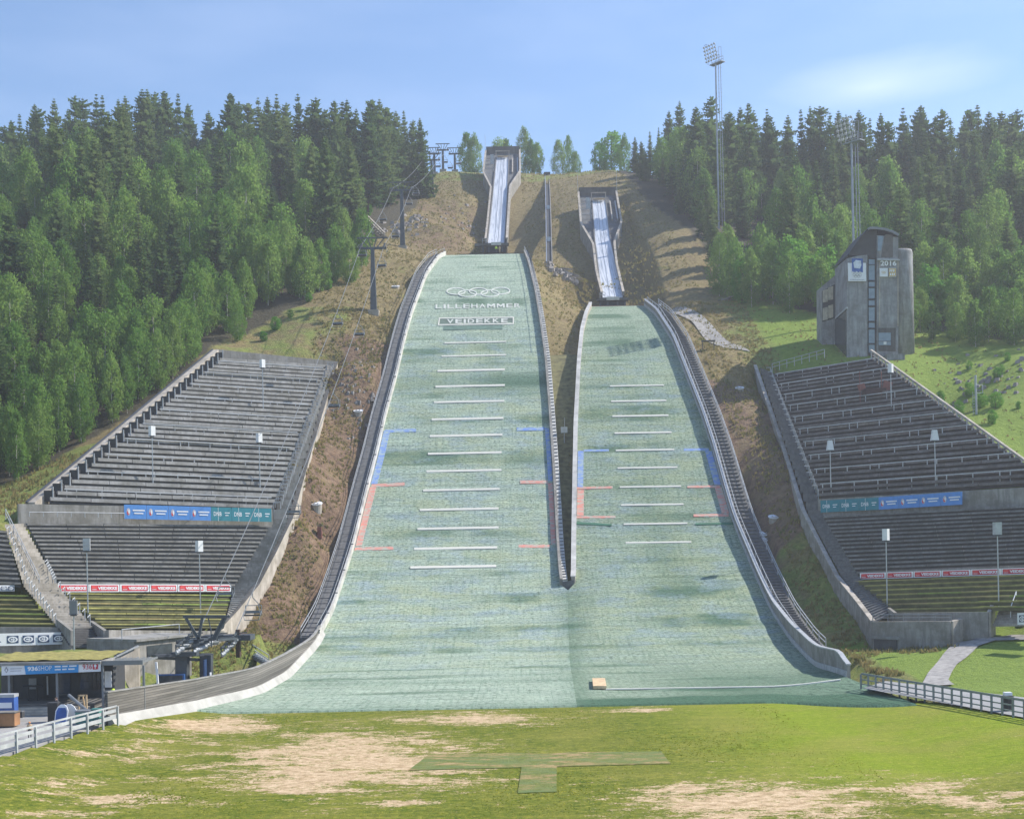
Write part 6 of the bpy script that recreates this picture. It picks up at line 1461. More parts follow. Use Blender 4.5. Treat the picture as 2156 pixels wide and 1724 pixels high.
    p=K0(950,1145,92.5); t=thing('wooden_stand','light wooden easel stand by the kiosk window','stand',p)
    for s in (-.3,.3): MB().beam(p+Vector((s,0,0)),p+Vector((s*.9,0,1.75)),.1,.1).build('leg',MAT['beige'],t)
    for zz in (.5,1.7): MB().box(p+UPV*zz,(.62,.1,.1)).build('crossbar',MAT['beige'],t)
    MB().beam(p+Vector((.1,.5,0)),p+Vector((0,.05,1.7)),.08,.08).build('leg',MAT['beige'],t)
    a=K(790,975,92); b=K(990,1145,90.8); o=MB().tube(a,b,.12,.12,10).build('pipe',MAT['rail_grey'],origin=b); tag(o,'thick grey pipe leaning towards the green crate','pipe')
    a=K(1295,915,95.0); b=K(1350,1000,94.4); o=MB().tube(a,b,.14,.14,10).build('foam_roll',MAT['yellow'],origin=b); tag(o,'fluorescent yellow roll leaning over the plank wall end','roll')
    p=K0(1240,1000,97); 
    # round dark tables under the canopy
    for x in (330,430):
        p=K0(x,1100,D+1.6); p.z=fl; t=thing('standing_table','dark bar table under the kiosk canopy, '+('left' if x<400 else 'right')+' of the pair','table',p,'bar tables under the canopy'); MB().tube(p,p+UPV*1.1,.07).build('leg',MAT['black'],t); MB().tube(p+UPV*1.1,p+UPV*1.16,.45,.45,16).build('top',MAT['charcoal'],t)
    # car behind the fence at the left edge
    p=Vector((-34.6,72.5,1.0)); t=thing('parked_car','dark small car half hidden behind the left end of the white fence','car',p)
    ra=Matrix.Rotation(R(62),3,'Z'); B=lambda x,y,z:p+ra@Vector((x,y,z))
    mb=MB(); prof=[(-2,.35),(-2.02,.8),(-1.75,.98),(-1.2,1.05),(-.6,1.5),(.7,1.52),(1.35,1.02),(1.95,.85),(2.02,.4)]
    mb.add([B(x,-.82,z) for x,z in prof]+[B(x,.82,z) for x,z in prof],[tuple(range(9)),tuple(9+i for i in reversed(range(9)))]+[((i+1)%9,i,9+i,9+(i+1)%9) for i in range(9)]); mb.build('body',plain('dark_car_paint',(.03,.035,.045),.25),t)
    for s in (-.83,.83): MB().add([B(x,s,z) for x,z in ((-1.05,1.06),(-.55,1.42),(.62,1.44),(1.15,1.06))],[(0,1,2,3)]).build('window',MAT['glass'],t)
    for x in (-1.3,1.3):
        for s in (-.8,.8): w=MB().tube(B(x,s-.1,.33),B(x,s+.1,.33),.33,.33,16).build('wheel',MAT['black'],t); MB().tube(B(x,s-.115,.33),B(x,s+.115,.33),.18,.18,12).build('rim',MAT['steel'],w)
    return K,z0
K_,KZ=kiosk()
# concrete station building and ramp behind the kiosk
Q=lambda x,y,d:P((300+x/4.79)*.9305,(1280+y/4.79)*.9305,d)
a,b=Q(20,1000,119),Q(640,1000,126); t_=thing('station_building','low grey concrete building with a dark window behind the lift station','building',Vector(((a.x+b.x)/2,119,1)))
zt=Q(300,795,122).z; U=(b-a); U.z=0; nv=Vector((-U.y,U.x,0)).normalized()
mb=MB(); q=[a,b,b+nv*6,a+nv*6]; mb.hexa([Vector((p.x,p.y,.3)) for p in q]+[Vector((p.x,p.y,zt)) for p in q]); mb.build('wall',MAT['concrete'],t_)
MB().hexa([Vector((p.x,p.y,zt+.004)) for p in (a-nv*.3,b-nv*.3,b+nv*6,a+nv*6)]+[Vector((p.x,p.y,zt+.25)) for p in (a-nv*.3,b-nv*.3,b+nv*6,a+nv*6)]).build('roof',MAT['bench'],t_)
def onw(x0,y0,x1,y1,mat,nm,e=.05,par=t_):
    A=a+U*((x0-20)/620)-nv*e; B=a+U*((x1-20)/620)-nv*e; d0=A.y
    MB().hexa([Vector((A.x,A.y,Q(x0,y1,d0).z)),Vector((B.x,B.y,Q(x0,y1,d0).z)),Vector((B.x,B.y,Q(x0,y1,d0).z))+nv*e*.9,Vector((A.x,A.y,Q(x0,y1,d0).z))+nv*e*.9]+[Vector((A.x,A.y,Q(x0,y0,d0).z)),Vector((B.x,B.y,Q(x0,y0,d0).z)),Vector((B.x,B.y,Q(x0,y0,d0).z))+nv*e*.9,Vector((A.x,A.y,Q(x0,y0,d0).z))+nv*e*.9]).build(nm,mat,par)
onw(150,868,420,985,MAT['glass'],'window')
rail_run([Vector((a.x,a.y,zt+.25))+nv*1.5,Vector((b.x,b.y,zt+.25))+nv*1.5],1,.9,.05,(1.0,)).build('railing',MAT['post'],t_)
# ramp wall beside it
a,b=K_(1180,640,112),K_(1625,430,116); t_=thing('ramp_wall','pale plank-marked ramp wall rising to the right behind the pergola','wall',Vector((b.x,112,1)))
mb=MB(); mb.hexa([Vector((a.x,112,.8)),Vector((b.x,115,.8)),Vector((b.x,115.4,.8)),Vector((a.x,112.4,.8)),Vector((a.x,112,a.z)),Vector((b.x,115,b.z)),Vector((b.x,115.4,b.z)),Vector((a.x,112.4,a.z))]); mb.build('wall',MAT['concrete_light'],t_)
MB().beam(Vector((a.x,112,a.z+.25)),Vector((b.x,115,b.z+.25)),.12,.12).build('handrail',MAT['post'],t_)
sheet('path','asphalt path below the left grandstand',[(P(-40,1369,119),P(-40,1358,121)),(P(150,1368,119.6),P(150,1356,122)),(P(240,1372,117.5),P(280,1362,121)),(P(245,1400,113),P(300,1380,117))],MAT['asphalt'],6,.14)
# wooden stairs from the wall foot up to the walkway
a,b=Q(1480,1075,128),Q(1260,930,133); t_=thing('foot_stairs','grey steel stairs climbing to the station beside the curved plank wall','stairs',a)
MB().beam(a,b,.9,.25).build('stringer',MAT['rail_grey'],t_); c=Q(1090,930,133); MB().beam(b,c,.9,.25).build('landing',MAT['rail_grey'],t_)
rail_run([a,b,c],1,1.0,.05).build('railing',MAT['post'],t_)
mb=MB()
for i in range(9): p=a+(b-a)*(i+.5)/9; mb.box(p+UPV*.2,(.6,1.0,.1))
mb.build('step',MAT['steel'],t_)
# ------------------------------------------------------------------ people
def person(label,foot,height,facing,top,bottom,hair,pose='stand',cat='person'):
    t=thing('person',label,cat,foot); s=height/1.75
    J={'pelvis':(0,0,.95,.15),'belly':(0,-.01,1.1,.14),'chest':(0,0,1.32,.16),'neck':(0,0,1.5,.06),'chin':(0,-.02,1.57,.075),'head':(0,-.015,1.66,.1),'crown':(0,0,1.73,.075)}
    E=[('pelvis','belly'),('belly','chest'),('chest','neck'),('neck','chin'),('chin','head'),('head','crown')]
    for sd,nm in ((-1,'l'),(1,'r')):
        f=.16*sd if pose=='walk' else 0
        J.update({nm+'hip':(.1*sd,0,.9,.11),nm+'knee':(.11*sd,-.03-f*.8,.5,.07),nm+'ankle':(.12*sd,.02-f*1.4,.09,.045),nm+'toe':(.13*sd,-.16-f*1.4,.035,.04),
          nm+'sh':(.19*sd,0,1.43,.065),nm+'elb':(.26*sd,.03+f*.5,1.14,.047),nm+'wr':(.25*sd,-.1+f,.9,.03),nm+'palm':(.25*sd,-.13+f,.83,.034)})
        E+= [('pelvis',nm+'hip'),(nm+'hip',nm+'knee'),(nm+'knee',nm+'ankle'),(nm+'ankle',nm+'toe'),('chest',nm+'sh'),(nm+'sh',nm+'elb'),(nm+'elb',nm+'wr'),(nm+'wr',nm+'palm')]
        for q in range(4):
            J[nm+'f%d'%q]=(.25*sd+(q-1.5)*.004,-.165+f+q*.022,.80,.009); J[nm+'g%d'%q]=(.245*sd,-.17+f+q*.022,.745+abs(q-1.3)*.008,.008); E+= [(nm+'palm',nm+'f%d'%q),(nm+'f%d'%q,nm+'g%d'%q)]
        J[nm+'t']=(.225*sd,-.18+f,.82,.01); E.append((nm+'palm',nm+'t'))
    ks=list(J); me=bpy.data.meshes.new('body'); me.from_pydata([tuple(c*s for c in J[k][:3]) for k in ks],[(ks.index(a),ks.index(b)) for a,b in E],[])
    o=bpy.data.objects.new('body',me); link(o); md=o.modifiers.new('skin','SKIN'); md.use_smooth_shade=True
    for i,k in enumerate(ks): me.skin_vertices[0].data[i].radius=(J[k][3]*s,)*2; me.skin_vertices[0].data[i].use_root=(k=='pelvis')
    sb_=o.modifiers.new('sub','SUBSURF'); sb_.levels=1; sb_.render_levels=1
    dg=bpy.context.evaluated_depsgraph_get(); m2=bpy.data.meshes.new_from_object(o.evaluated_get(dg)); o.modifiers.clear(); o.data=m2; bpy.data.meshes.remove(me); m2.name='body'
    m2.materials.clear()
    for mt in (MAT['skin'],top,bottom,MAT['black']): m2.materials.append(mt)
    for p in m2.polygons:
        c=p.center/s; p.material_index=3 if c.z<.09 else 2 if c.z<.97 and abs(c.x)<.215 else 1 if .97<=c.z<1.49 and not (abs(c.x)>.22 and c.z<1.0) else 0
        p.use_smooth=True
    o.parent=t; t.rotation_euler=(0,0,facing)
    mb=MB(); rows=[]
    for z,r in ((1.655,.108),(1.70,.105),(1.74,.085),(1.765,.03)): rows.append([((r*math.cos(a_)),.02+r*math.sin(a_),z) for a_ in [2*math.pi*i/14 for i in range(14)]])
    mb.sweep([[Vector(c)*s for c in r_] for r_ in rows]); 
    if hair=='cap': mb.box(Vector((0,-.12,1.665))*s,(.14*s,.12*s,.015*s))
    me=bpy.data.meshes.new('hat'); me.from_pydata(mb.v,[],mb.f); me.materials.append(MAT['orange'] if hair=='cap' else MAT['hair']); h=bpy.data.objects.new('hat' if hair=='cap' else 'hair',me); link(h); h.parent=t
    return t
MAT['hair']=plain('brown_hair',(.06,.04,.03),.7)
person('child in an orange cap and pale shirt standing on the forecourt',K_(340,1385,83.5)*1.0-Vector((0,0,K_(340,1385,83.5).z-1.0)),1.1,.3,MAT['beige'],MAT['charcoal'],'cap')
person('person in dark clothes standing behind the pavement sign',Vector((K_(648,1230,92.0).x,92.0,1.0)),1.72,-.4,MAT['charcoal'],MAT['black'],'hair','walk')
p=P(1045,530,292.6); person('person in a yellow jacket standing under the big take-off table',Vector((p.x,292.6,zl(291.9)+.35)),1.8,.2,MAT['yellow'],MAT['charcoal'],'hair')
p=P(1052,530,292.6); person('person in pale clothes beside the one in the yellow jacket',Vector((p.x,292.6,zl(291.9)+.35)),1.75,-.5,MAT['beige'],MAT['beige'],'hair')
p=P(1389,646,251); person('person in white standing at the top of the stairs beside the smaller hill',Vector((p.x,251,ground(p.x,251)+.1)),1.75,.5,W_,MAT['rail_grey'],'hair')
# ------------------------------------------------------------------ trees
def spruce_mesh(seed,H=20.,Rb=2.6,nwh=30,gap=.0,pw=.72,low=.05):
    r=random.Random(seed); m=MB()
    for i in range(nwh):
        f=i/(nwh-1); z=H*(low+(.98-low)*f**.92)+r.uniform(-.15,.15); L=Rb*(1-f)**pw*r.uniform(.65,1.25)*(1+.25*noise.noise(Vector((seed,f*5,0))))+.2
        nb=max(5,int(11-5*f)); a0=r.uniform(0,6.28)
        for k in range(nb):
            if r.random()<gap: continue
            a=a0+6.283*k/nb+r.uniform(-.3,.3); l=L*r.uniform(.65,1.15); dr=Vector((math.cos(a),math.sin(a),0)); sd=Vector((-dr.y,dr.x,0))
            droop=-.35-.15*r.random()+.45*f; n_=3 if l>.9 else 2; prev=Vector((0,0,z)); w0=.2+.2*l
            for q in range(n_):
                t=(q+1)/n_; c=Vector((0,0,z))+dr*l*t+Vector((0,0,l*(droop*t+.28*t*t)))
                w=w0*(1.15-t*.75)
                m.quad(prev+sd*w0*(1.15-(q/n_)*.75),prev-sd*w0*(1.15-(q/n_)*.75),c-sd*w,c+sd*w)
                for s in (-1,1):
                    mid=(prev+c)/2+sd*s*w*.8; hang=Vector((r.uniform(-.12,.12),r.uniform(-.12,.12),-r.uniform(.28,.6)*(.5+.3*l)))
                    m.add((mid-dr*.22*l/ n_ ,mid+dr*.3*l/n_,mid+hang+dr*.08),((0,1,2),))
                prev=c
            tip=prev+dr*.2; m.add((prev+sd*.1,prev-sd*.1,tip),((0,1,2),))
    m.tube((0,0,H*.93),(0,0,H*1.0),.05,.01,4); return m
def leafy_mesh(seed,H,W,kind):
    r=random.Random(seed); m=MB(); cl=[]
    base=.1 if kind=='birch' else .06
    n_=120 if kind=='birch' else 85
    for _ in range(n_):
        f=r.uniform(base,1.0)
        if kind=='birch': pr=W*.5*(math.sin(math.pi*min(1,max(0,(f-base)/(1.02-base)))**.72))**.75
        else: pr=W*.5*max(.1,1-((f-.52)/.5)**2)**.5
        a=r.uniform(0,6.28); q=pr*math.sqrt(r.uniform(.12,1)); cl.append((Vector((q*math.cos(a),q*math.sin(a),f*H*.95)),r.uniform(.5,1.0)*W*.15+.25))
    for c,s in cl:
        k=int(36 if kind=='birch' else 44)
        for _ in range(k):
            d=Vector((r.gauss(0,1),r.gauss(0,1),r.gauss(0,1))).normalized()*s*r.uniform(.35,1.0)
            if kind=='birch': d.z*=1.45; d.z-=.25*s
            p=c+d; L=r.uniform(.22,.5); n1=Vector((r.gauss(0,1),r.gauss(0,1),r.gauss(0,.8))).normalized(); t1=n1.orthogonal().normalized(); t2=n1.cross(t1)
            if kind=='birch': t2=(t2+Vector((0,0,-1.0))).normalized(); 
            m.quad(p-t1*L*.45,p+t2*L*.5-t1*.02,p+t1*L*.45+t2*L*.1,p-t2*L*.7)
    return m,cl
def trunk_mesh(H,r0,limbs,seed):
    r=random.Random(seed); m=MB(); m.tube((0,0,-1.5),(r.uniform(-.1,.1),r.uniform(-.1,.1),H*.5),r0,r0*.65,7); m.tube((0,0,H*.5),(r.uniform(-.15,.15),0,H*.96),r0*.65,.03,6)
    for c,s in limbs: 
        z=max(.5,c.z-1.2-abs(c.x)*.4); m.tube((0,0,min(z,H*.9)),c,r0*.22,.02,4,caps=False)
    return m
PROT={}
def proto_tree(key,crown,trunk,cm,tm):
    def mk(mb,name,mat):
        me=bpy.data.meshes.new(name); me.from_pydata(mb.v,[],mb.f); me.materials.append(mat); me.update(); return me
    PROT[key]=(mk(crown,'crown',cm),mk(trunk,'trunk',tm))
for i in range(9):
    proto_tree('spruce%d'%i,spruce_mesh(100+i,20.,(3.2,3.9,2.8,4.3,3.3,2.6,3.0,4.6,3.6)[i],(34,36,30,38,30,26,34,34,28)[i],(.05,.1,.2,.04,.16,.3,.12,.14,.25)[i],(.72,.62,.8,.7,.55,.6,.9,.78,.5)[i],(.05,.04,.16,.05,.2,.28,.1,.05,.22)[i]),trunk_mesh(20.,.22,[],i),MAT['spruce'],MAT['bark'])
for i in range(6):
    c,cl=leafy_mesh(200+i,14.,(6.6,7.6,5.8,8.2,7.0,6.2)[i],'birch'); proto_tree('birch%d'%i,c,trunk_mesh(14.,.11,cl[:10],i),MAT['birch'],MAT['birchbark'])
for i in range(4):
    c,cl=leafy_mesh(300+i,11.,(7.0,8.0,6.2,7.4)[i],'broad'); proto_tree('broad%d'%i,c,trunk_mesh(11.,.2,cl[:16],i),MAT['broad'],MAT['bark'])
REFH={'spruce':20.,'birch':14.,'broad':11.}
KIND={'spruce':('spruce_tree','spruce tree'),'birch':('birch_tree','birch tree'),'broad':('broadleaf_tree','broadleaf tree')}
ntree=[0]
tr_=random.Random(77)
def plant(kind,X,Y,H,label,group,z=None,wide=1.0):
    key=kind+str(tr_.randrange(9 if kind=='spruce' else 6 if kind=='birch' else 4)); cm,tm=PROT[key]
    z=tz(X,Y) if z is None else z
    o=bpy.data.objects.new(KIND[kind][0],None); link(o); tag(o,label,KIND[kind][1],group); o.location=(X,Y,z); o.empty_display_size=1
    s=H/REFH[kind]; o.scale=(s*wide*tr_.uniform(.9,1.1),s*wide*tr_.uniform(.9,1.1),s); o.rotation_euler=(tr_.uniform(-.03,.03),tr_.uniform(-.03,.03),tr_.uniform(0,6.28))
    for nm,me in (('crown',cm),('trunk',tm)):
        c=bpy.data.objects.new(nm,me); link(c); c.parent=o
    ntree[0]+=1; return o
placed=[]
def free(X,Y,g):
    for x,y,q in placed:
        if (x-X)**2+(y-Y)**2<(g*.5+q*.5)**2: return False
    return True
def at_top(kind,px,py,d,label,group,wide=1.0,minH=4,maxH=33):
    """a tree whose tip is seen at (px,py), rooted at depth d"""
    p=P(px,py,d); z=tz(p.x,d); H=p.z-z
    for _ in range(14):
        if H<minH: d+=3
        elif H>maxH: d-=0; break
        else: break
        p=P(px,py,d); z=tz(p.x,d); H=p.z-z
    H=max(minH,min(maxH,H)); placed.append((p.x,d,3.2 if kind=='spruce' else 4)); return plant(kind,p.x,d,H,label,group,z,wide)
LG='dark green spruce in the left forest below the open sky'; LGG='spruces of the left forest'
sky_l=[(-12,268),(8,262),(28,252),(45,240),(75,218),(88,226),(118,206),(140,224),(160,200),(172,190),(200,192),(212,200),(248,204),(262,190),(292,174),(305,182),(331,171),(352,188),(372,192),(388,214),(412,250),(428,262),(441,232),(465,258),(490,187),(508,212),(524,216),(546,206),(552,232),(566,200),(584,182),(598,214),(630,186),(642,218),(662,198),(682,226),(706,204),(718,212),(734,204),(748,226),(770,214),(782,206),(800,208),(812,222),(830,232),(852,232),(868,252),(886,246)]
r=random.Random(21)
for px,py in sky_l:
    at_top('spruce',px,py,r.uniform(322,352) if px<820 else r.uniform(350,372),'tall dark spruce on the left skyline, tip against the sky',LGG,r.uniform(.85,1.1),12,30)
sky_r=[(1336,286),(1352,296),(1368,276),(1384,268),(1404,230),(1431,212),(1463,224),(1480,236),(1494,200),(1540,232),(1560,222),(1576,212),(1590,232),(1612,228),(1622,240),(1655,240),(1690,226),(1708,218),(1722,222),(1745,236),(1762,232),(1784,240),(1812,226),(1830,248),(1852,234),(1872,250),(1902,226),(1926,228),(1941,218),(1968,240),(1985,228),(2006,246),(2025,240),(2042,226),(2066,218),(2080,234),(2096,244),(2106,230),(2126,238),(2141,226),(2160,236),(2178,228)]
for px,py in sky_r:
    at_top('spruce',px,py,r.uniform(325,352) if px>1450 else r.uniform(362,380),'tall dark spruce on the right skyline, tip against the sky','spruces of the right forest',r.uniform(.85,1.12),10,31)
# the mass of the forest: tips stay below the skyline of the photograph
def skyy(px,tab): return float(np.interp(px,[q[0] for q in tab],[q[1] for q in tab]))
def fill(kind,poly,n_,gap,hmin,hmax,label,group,tab,drop,seed,wide=(.85,1.15),ymin=None):
    rr=random.Random(seed); xs_=[p[0] for p in poly]; ys_=[p[1] for p in poly]; got=0; tries=0
    while got<n_ and tries<n_*60:
        tries+=1; X=rr.uniform(min(xs_),max(xs_)); Y=rr.uniform(min(ys_),max(ys_))
        if not poly_in(np.array([X]),np.array([Y]),poly)[0] or not free(X,Y,gap): continue
        z=tz(X,Y); H=rr.uniform(hmin,hmax); q=proj((X,Y,z+H))
        if q[0]<-140 or q[0]>2330: continue
        lim=skyy(q[0],tab)+drop*rr.uniform(.7,1.6)
        if q[1]<lim:
            H=(CZ+(HY-lim)*Y/F)-z-ST*0
            if H<hmin*.62: continue
        if abs(q[0]-1518)<17 and Y<314: continue
        if ymin and q[1]<ymin(q[0]): continue
        placed.append((X,Y,gap)); plant(kind,X,Y,H,label,group,z,rr.uniform(*wide)); got+=1
    return got
FR_S=[(35,372),(39,345),(43,315),(48,285),(55,262),(80,250),(100,245),(160,235),(160,372)]
FL_S=[(-150,250),(-70,232),(-44,250),(-38,270),(-35,300),(-33,325),(-30,352),(-30,372),(-90,372),(-170,372)]
print('spruceL',fill('spruce',FL_S,72,5.2,14,25,LG,LGG,sky_l,26,31))
print('mixL',fill('birch',FL_S,60,4.4,13,20,'pale birch standing among the dark spruces of the left forest','birches among the left spruces',sky_l,40,41,(.8,1.05)))
print('mixR',fill('birch',FR_S,62,4.4,12,20,'pale birch standing among the spruces of the right forest','birches among the right spruces',sky_r,40,42,(.8,1.05)))
print('spruceL2',fill('spruce',[(-92,182),(-70,188),(-56,212),(-50,235),(-70,255),(-110,255)],22,5.2,13,19,'dark spruce among the birches of the left forest',LGG,sky_l,60,32))
for px,py,d in ((1395,330,350),(1415,345,338),(1440,325,332),(1430,380,322),(1462,375,314),(1484,345,312),(1476,425,298),(1494,415,291),(1500,465,280),(1380,325,360),(1365,335,368),(1452,290,335),(1468,310,322)):
    at_top('spruce',px,py,d,'dark spruce at the left edge of the right forest beside the open slope','spruces along the edge of the right forest',1.1,8,24)
print('spruceR',fill('spruce',FR_S,78,5.2,14,25,'dark green spruce in the hazy right forest','spruces of the right forest',sky_r,24,33))
# deciduous trees: individually placed crowns, then the mass
BL='pale green birch in the left forest'; BG='birches of the left forest'
for px,py,d,w in ((40,330,310,1),(60,440,282,1.1),(120,430,276,1.2),(20,500,262,1.2),(90,520,262,1.1),(350,480,268,1),(390,470,262,1.2),(440,520,248,1),(525,560,240,1),(546,400,300,1.1),(575,390,305,.9),(620,405,300,1.0),(655,395,305,1.1),(690,430,292,1.1),(722,440,290,1.0),(750,470,285,.9),(520,452,280,1),(700,505,272,.8),(628,505,262,.8),(612,545,250,.9),(648,590,243,.8),(500,480,272,1.),(575,470,276,1),(300,560,243,1.1),(250,545,246,1.1),(470,600,232,.9),(410,560,240,1.1),(360,580,236,1.1),(330,640,226,1.1),(270,620,230,1.2),(220,650,224,1.1),(170,640,226,1.0),(130,700,212,.9),(60,660,216,1.1),(100,740,204,.9),(20,720,208,1.0),(190,690,216,1),(240,700,214,.9),(290,670,220,1.1),(395,640,226,1.1),(445,640,226,1),(735,500,272,.9),(705,470,274,1.0),(670,500,266,1.0),(760,440,284,.9),(715,540,258,.7),(640,500,262,1),(590,600,238,.9),(520,620,228,.9),(560,590,238,.9),(60,800,193,.9),(120,830,188,1),(20,860,184,.8),(150,770,198,.9),(205,740,205,1.),(250,760,207,.9)):
    at_top('birch',px,py,d-(22 if px>590 and py<520 else 8 if px>590 else 0),BL,BG,w,6,19)
for px,py,d,w in ((500,640,222,.9),(545,648,224,.9),(585,612,231,.85),(622,592,237,.9),(655,572,241,.8),(468,668,219,.9),(690,548,250,.8),(720,520,262,.8)):
    at_top('birch',px,py,d,'pale green birch at the lower right edge of the left forest','birches at the edge of the left forest',w,6,12)
for px,py,d,w in ((35,590,232,1.05),(15,630,225,.9),(120,395,285,.9),(650,540,250,.7),(670,560,247,.65),(790,405,338,.8),(775,415,330,.7)):
    at_top('broad',px,py,d,'bright green round broadleaf tree in the left forest',"broadleaf trees of the left forest",w,5,13)
print('birchL',fill('birch',[(-95,165),(-72,182),(-57,208),(-52,222),(-44,236),(-40,250),(-60,275),(-100,255)],75,3.8,9,15,BL,BG,sky_l,120,34,(.8,1.1)))
print('birchL2',fill('birch',[(-82,164),(-67,175),(-53,207),(-48,226),(-62,222),(-84,186)],34,3.0,8,12,BL,BG,sky_l,300,35,(.7,.95)))
for px,py,w in ((893,262,.0),):
    pass
# crest trees behind the in-runs
for kind,px,py,d,w,lab in (('birch',982,280,402,.9,'loose pale birch on the crest, left of the big in-run head'),('birch',1000,281,400,.8,'loose pale birch on the crest touching the left side of the big in-run head'),('birch',1048,288,412,.8,'birch top showing above the big in-run head'),('birch',1066,290,414,.7,'second birch top above the big in-run head'),('birch',1101,266,404,.85,'taller birch just right of the big in-run head'),('birch',1118,292,402,.9,'birch right of the big in-run head, in the middle of three'),('birch',1132,300,400,.8,'lower birch on the crest left of the sloping lift track'),
    ('birch',1174,293,402,.75,'slender birch on the open crest, leftmost of the lone group'),('birch',1198,285,404,.6,'slender tall birch on the open crest, middle of the lone group'),('birch',1214,318,402,.7,'small birch on the open crest, rightmost of the lone group'),('broad',1262,300,398,.8,'round broadleaf tree on the crest above the smaller in-run'),('broad',1288,278,402,.95,'tall round broadleaf tree on the crest, highest of the pair'),('birch',1315,282,398,.7,'narrow birch between the round trees and the spruces on the crest')):
    at_top(kind,px,py,d,lab,None,w,4,17)
RL='hazy green birch in front of the right forest'; RG='birches of the right forest'
for px,py,d,w in ((1530,470,262,.9),(1512,490,256,.8),(1548,500,252,.9),(1600,470,258,1),(1650,440,268,1.1),(1690,470,258,1.1),(1730,450,262,1),(1760,480,256,.9),(1625,500,250,1.0),(1580,520,247,.9),(1710,410,275,.8),(1770,430,268,.8),(1865,330,300,1),(2110,330,300,1.3),(2140,360,290,1.3),(1940,420,275,.9),(1945,510,246,1.0),(1985,500,244,1.1),(2030,520,240,1.1),(2080,540,236,1),(2120,530,236,1.1),(2160,520,236,1.1),(1680,340,298,.8),(1800,380,282,.8),(1840,440,262,.9),(1900,470,255,.8),(2060,470,252,.9),(1660,530,244,.9),(1730,540,243,.9)):
    at_top('birch',px,py,d,RL,RG,w,6,20)
for px,py,d,w in ((1670,500,250,.9),(1740,520,246,.8),(1960,560,238,.8),(2010,580,235,.9),(2100,600,232,.9),(2150,590,231,.9),(1560,540,250,.7)):
    at_top('broad',px,py,d,'round broadleaf tree at the foot of the right forest','broadleaf trees of the right forest',w,5,14)
print('birchR',fill('birch',[(50,264),(58,249),(70,244),(84,232),(100,226),(112,245),(70,275)],40,4.0,9,14,RL,RG,sky_r,150,36,(.85,1.1)))
print('edgeR',fill('birch',[(63,229),(72,224),(84,217),(95,212),(95,222),(84,228),(70,234)],16,3.6,6,11,'leafy young birch along the forest edge behind the right grandstand','young birches behind the right grandstand',sky_r,260,38,(.9,1.2)))
print('trees',ntree[0])
rb=random.Random(19)
for i in range(16):
    px=rb.uniform(1960,2165); d=rb.uniform(178,208); x=P(px,800,d).x; o=plant('broad',x,d,rb.uniform(1.2,2.6),'low green bush on the grassy bank right of the right grandstand','bushes on the right bank',tz(x,d)-.15,rb.uniform(.9,1.3)); o.name='bush'; o['category']='bush'
for px,py,d in ((555,728,223),(580,700,227),(612,676,231),(650,640,238),(690,600,246),(760,505,276)):
    x=P(px,py,d).x; o=plant('broad',x,d,rb.uniform(1.5,3.0),'low green bush along the lower edge of the left forest','bushes at the edge of the left forest',tz(x,d)-.15,1.2); o.name='bush'; o['category']='bush'

for px,py,d,lab in ((1835,700,0,''),):
    pass
# ------------------------------------------------------------------ camera, sky and sun
cam=bpy.data.cameras.new('camera'); co=link(bpy.data.objects.new('camera',cam)); SC.camera=co
cam.sensor_width=36; cam.sensor_fit='HORIZONTAL'; cam.lens=36*F/2156; cam.shift_y=(HY-862)/2156; cam.clip_end=5000; cam.clip_start=.5
rt=Vector((CT,0,-ST)); up=Vector((ST,0,CT)); bk=Vector((0,-1,0))
m4=Matrix.Identity(4)
for i in range(3): m4[i][0]=rt[i]; m4[i][1]=up[i]; m4[i][2]=bk[i]
m4[2][3]=CZ; co.matrix_world=m4
SUN=Vector((.694,.232,.682)).normalized()
sl=bpy.data.lights.new('sun','SUN'); sl.energy=4.6; sl.angle=R(.5); sl.color=(1,.93,.82)
so=link(bpy.data.objects.new('sun',sl)); so.rotation_euler=SUN.to_track_quat('Z','Y').to_euler()
w=bpy.data.worlds.new('World'); SC.world=w; w.use_nodes=True; t=w.node_tree; bg=t.nodes['Background']
sky=N(t,'ShaderNodeTexSky',sky_type='NISHITA'); sky.sun_disc=False; sky.sun_elevation=math.asin(SUN.z); sky.sun_rotation=math.atan2(SUN.x,SUN.y)
sky.altitude=200; sky.air_density=1.25; sky.dust_density=.35; sky.ozone_density=3.5
tc=N(t,'ShaderNodeTexCoord'); mp=N(t,'ShaderNodeMapping'); mp.inputs['Scale'].default_value=(6,2,20); t.links.new(tc.outputs['Generated'],mp.inputs['Vector'])
nz=N(t,'ShaderNodeTexNoise'); setin(nz,Scale=1.1,Detail=5.0,Roughness=.5); t.links.new(mp.outputs[0],nz.inputs['Vector'])
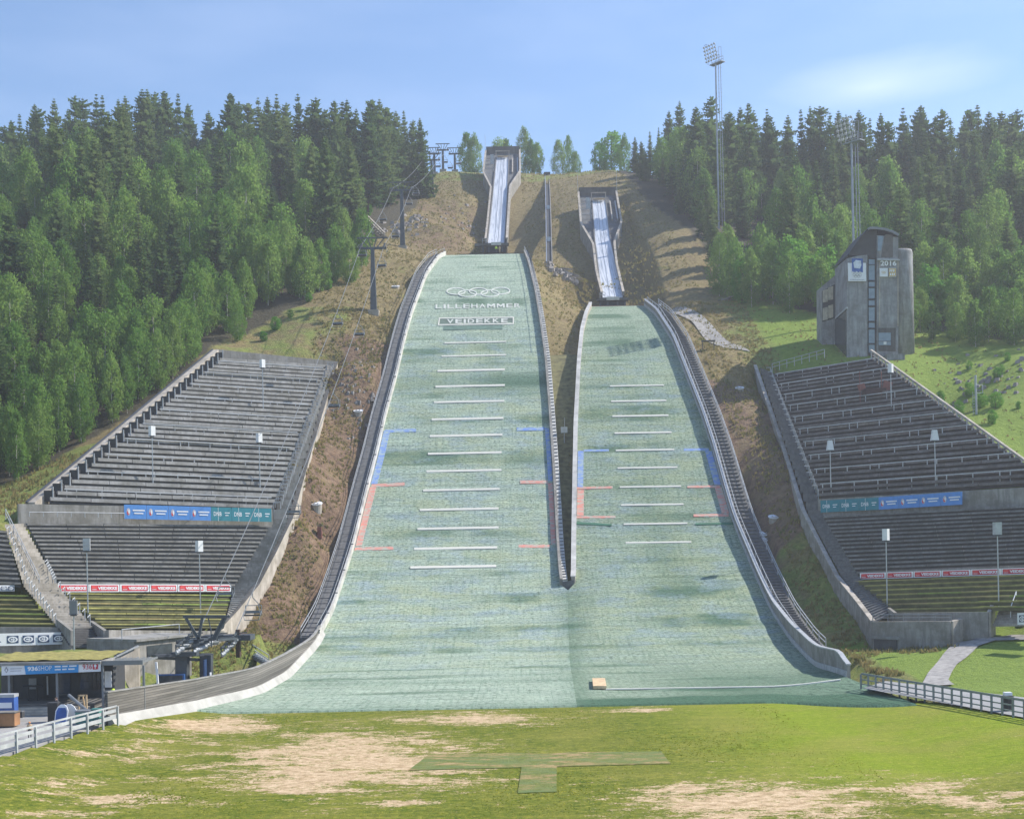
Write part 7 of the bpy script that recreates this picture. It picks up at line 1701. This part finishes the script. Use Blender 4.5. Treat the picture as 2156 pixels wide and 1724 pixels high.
# one thin cloud to the right, faint veils elsewhere
cd=(P(1830,185,1000)-Vector((0,0,CZ))).normalized()
sub=N(t,'ShaderNodeVectorMath',operation='SUBTRACT'); t.links.new(tc.outputs['Generated'],sub.inputs[0]); sub.inputs[1].default_value=cd
mp2=N(t,'ShaderNodeMapping'); mp2.inputs['Scale'].default_value=(11,8,42); t.links.new(sub.outputs[0],mp2.inputs['Vector'])
ln=N(t,'ShaderNodeVectorMath',operation='LENGTH'); t.links.new(mp2.outputs[0],ln.inputs[0])
cl=ramp(t,math_(t,'SUBTRACT',math_(t,'ADD',ln.outputs['Value'],math_(t,'MULTIPLY',nz.outputs['Fac'],1.7)),.85),[(0,.5),(.9,0)])
veil=ramp(t,nz.outputs['Fac'],[(.42,0),(.75,.1)])
f=math_(t,'ADD',cl,veil,True)
tint=N(t,'ShaderNodeMix',data_type='RGBA',blend_type='MULTIPLY'); tint.inputs[0].default_value=1; tint.inputs[7].default_value=(.86,.885,.97,1); t.links.new(sky.outputs[0],tint.inputs[6])
t.links.new(mixc(t,f,tint.outputs[2],(5.4,6.2,8.0)),bg.inputs['Color']); bg.inputs['Strength'].default_value=.13
v=SC.view_settings; v.view_transform='Standard'; v.look='None'; v.exposure=.6; v.gamma=1; v.use_curve_mapping=False
SC.cycles.max_bounces=6; SC.cycles.diffuse_bounces=3; SC.cycles.transparent_max_bounces=6
SC.cycles.use_adaptive_sampling=True
try: SC.cycles.use_denoising=True; SC.cycles.denoiser='OPENIMAGEDENOISE'
except Exception: pass

hz=MB(); hz.box((0,420,71),(1000,1180,147)); hm=bpy.data.materials.new('haze_air'); hm.use_nodes=True; t=hm.node_tree
for n_ in list(t.nodes):
    if n_.type!='OUTPUT_MATERIAL': t.nodes.remove(n_)
pv=N(t,'ShaderNodeVolumePrincipled'); pv.inputs['Color'].default_value=(.9,.94,1,1); pv.inputs['Density'].default_value=.0004; pv.inputs['Anisotropy'].default_value=.25
t.links.new(pv.outputs[0],t.nodes[0].inputs['Volume'])
o=hz.build('haze',hm); tag(o,'thin pale summer haze over the whole arena','haze',kind='stuff')
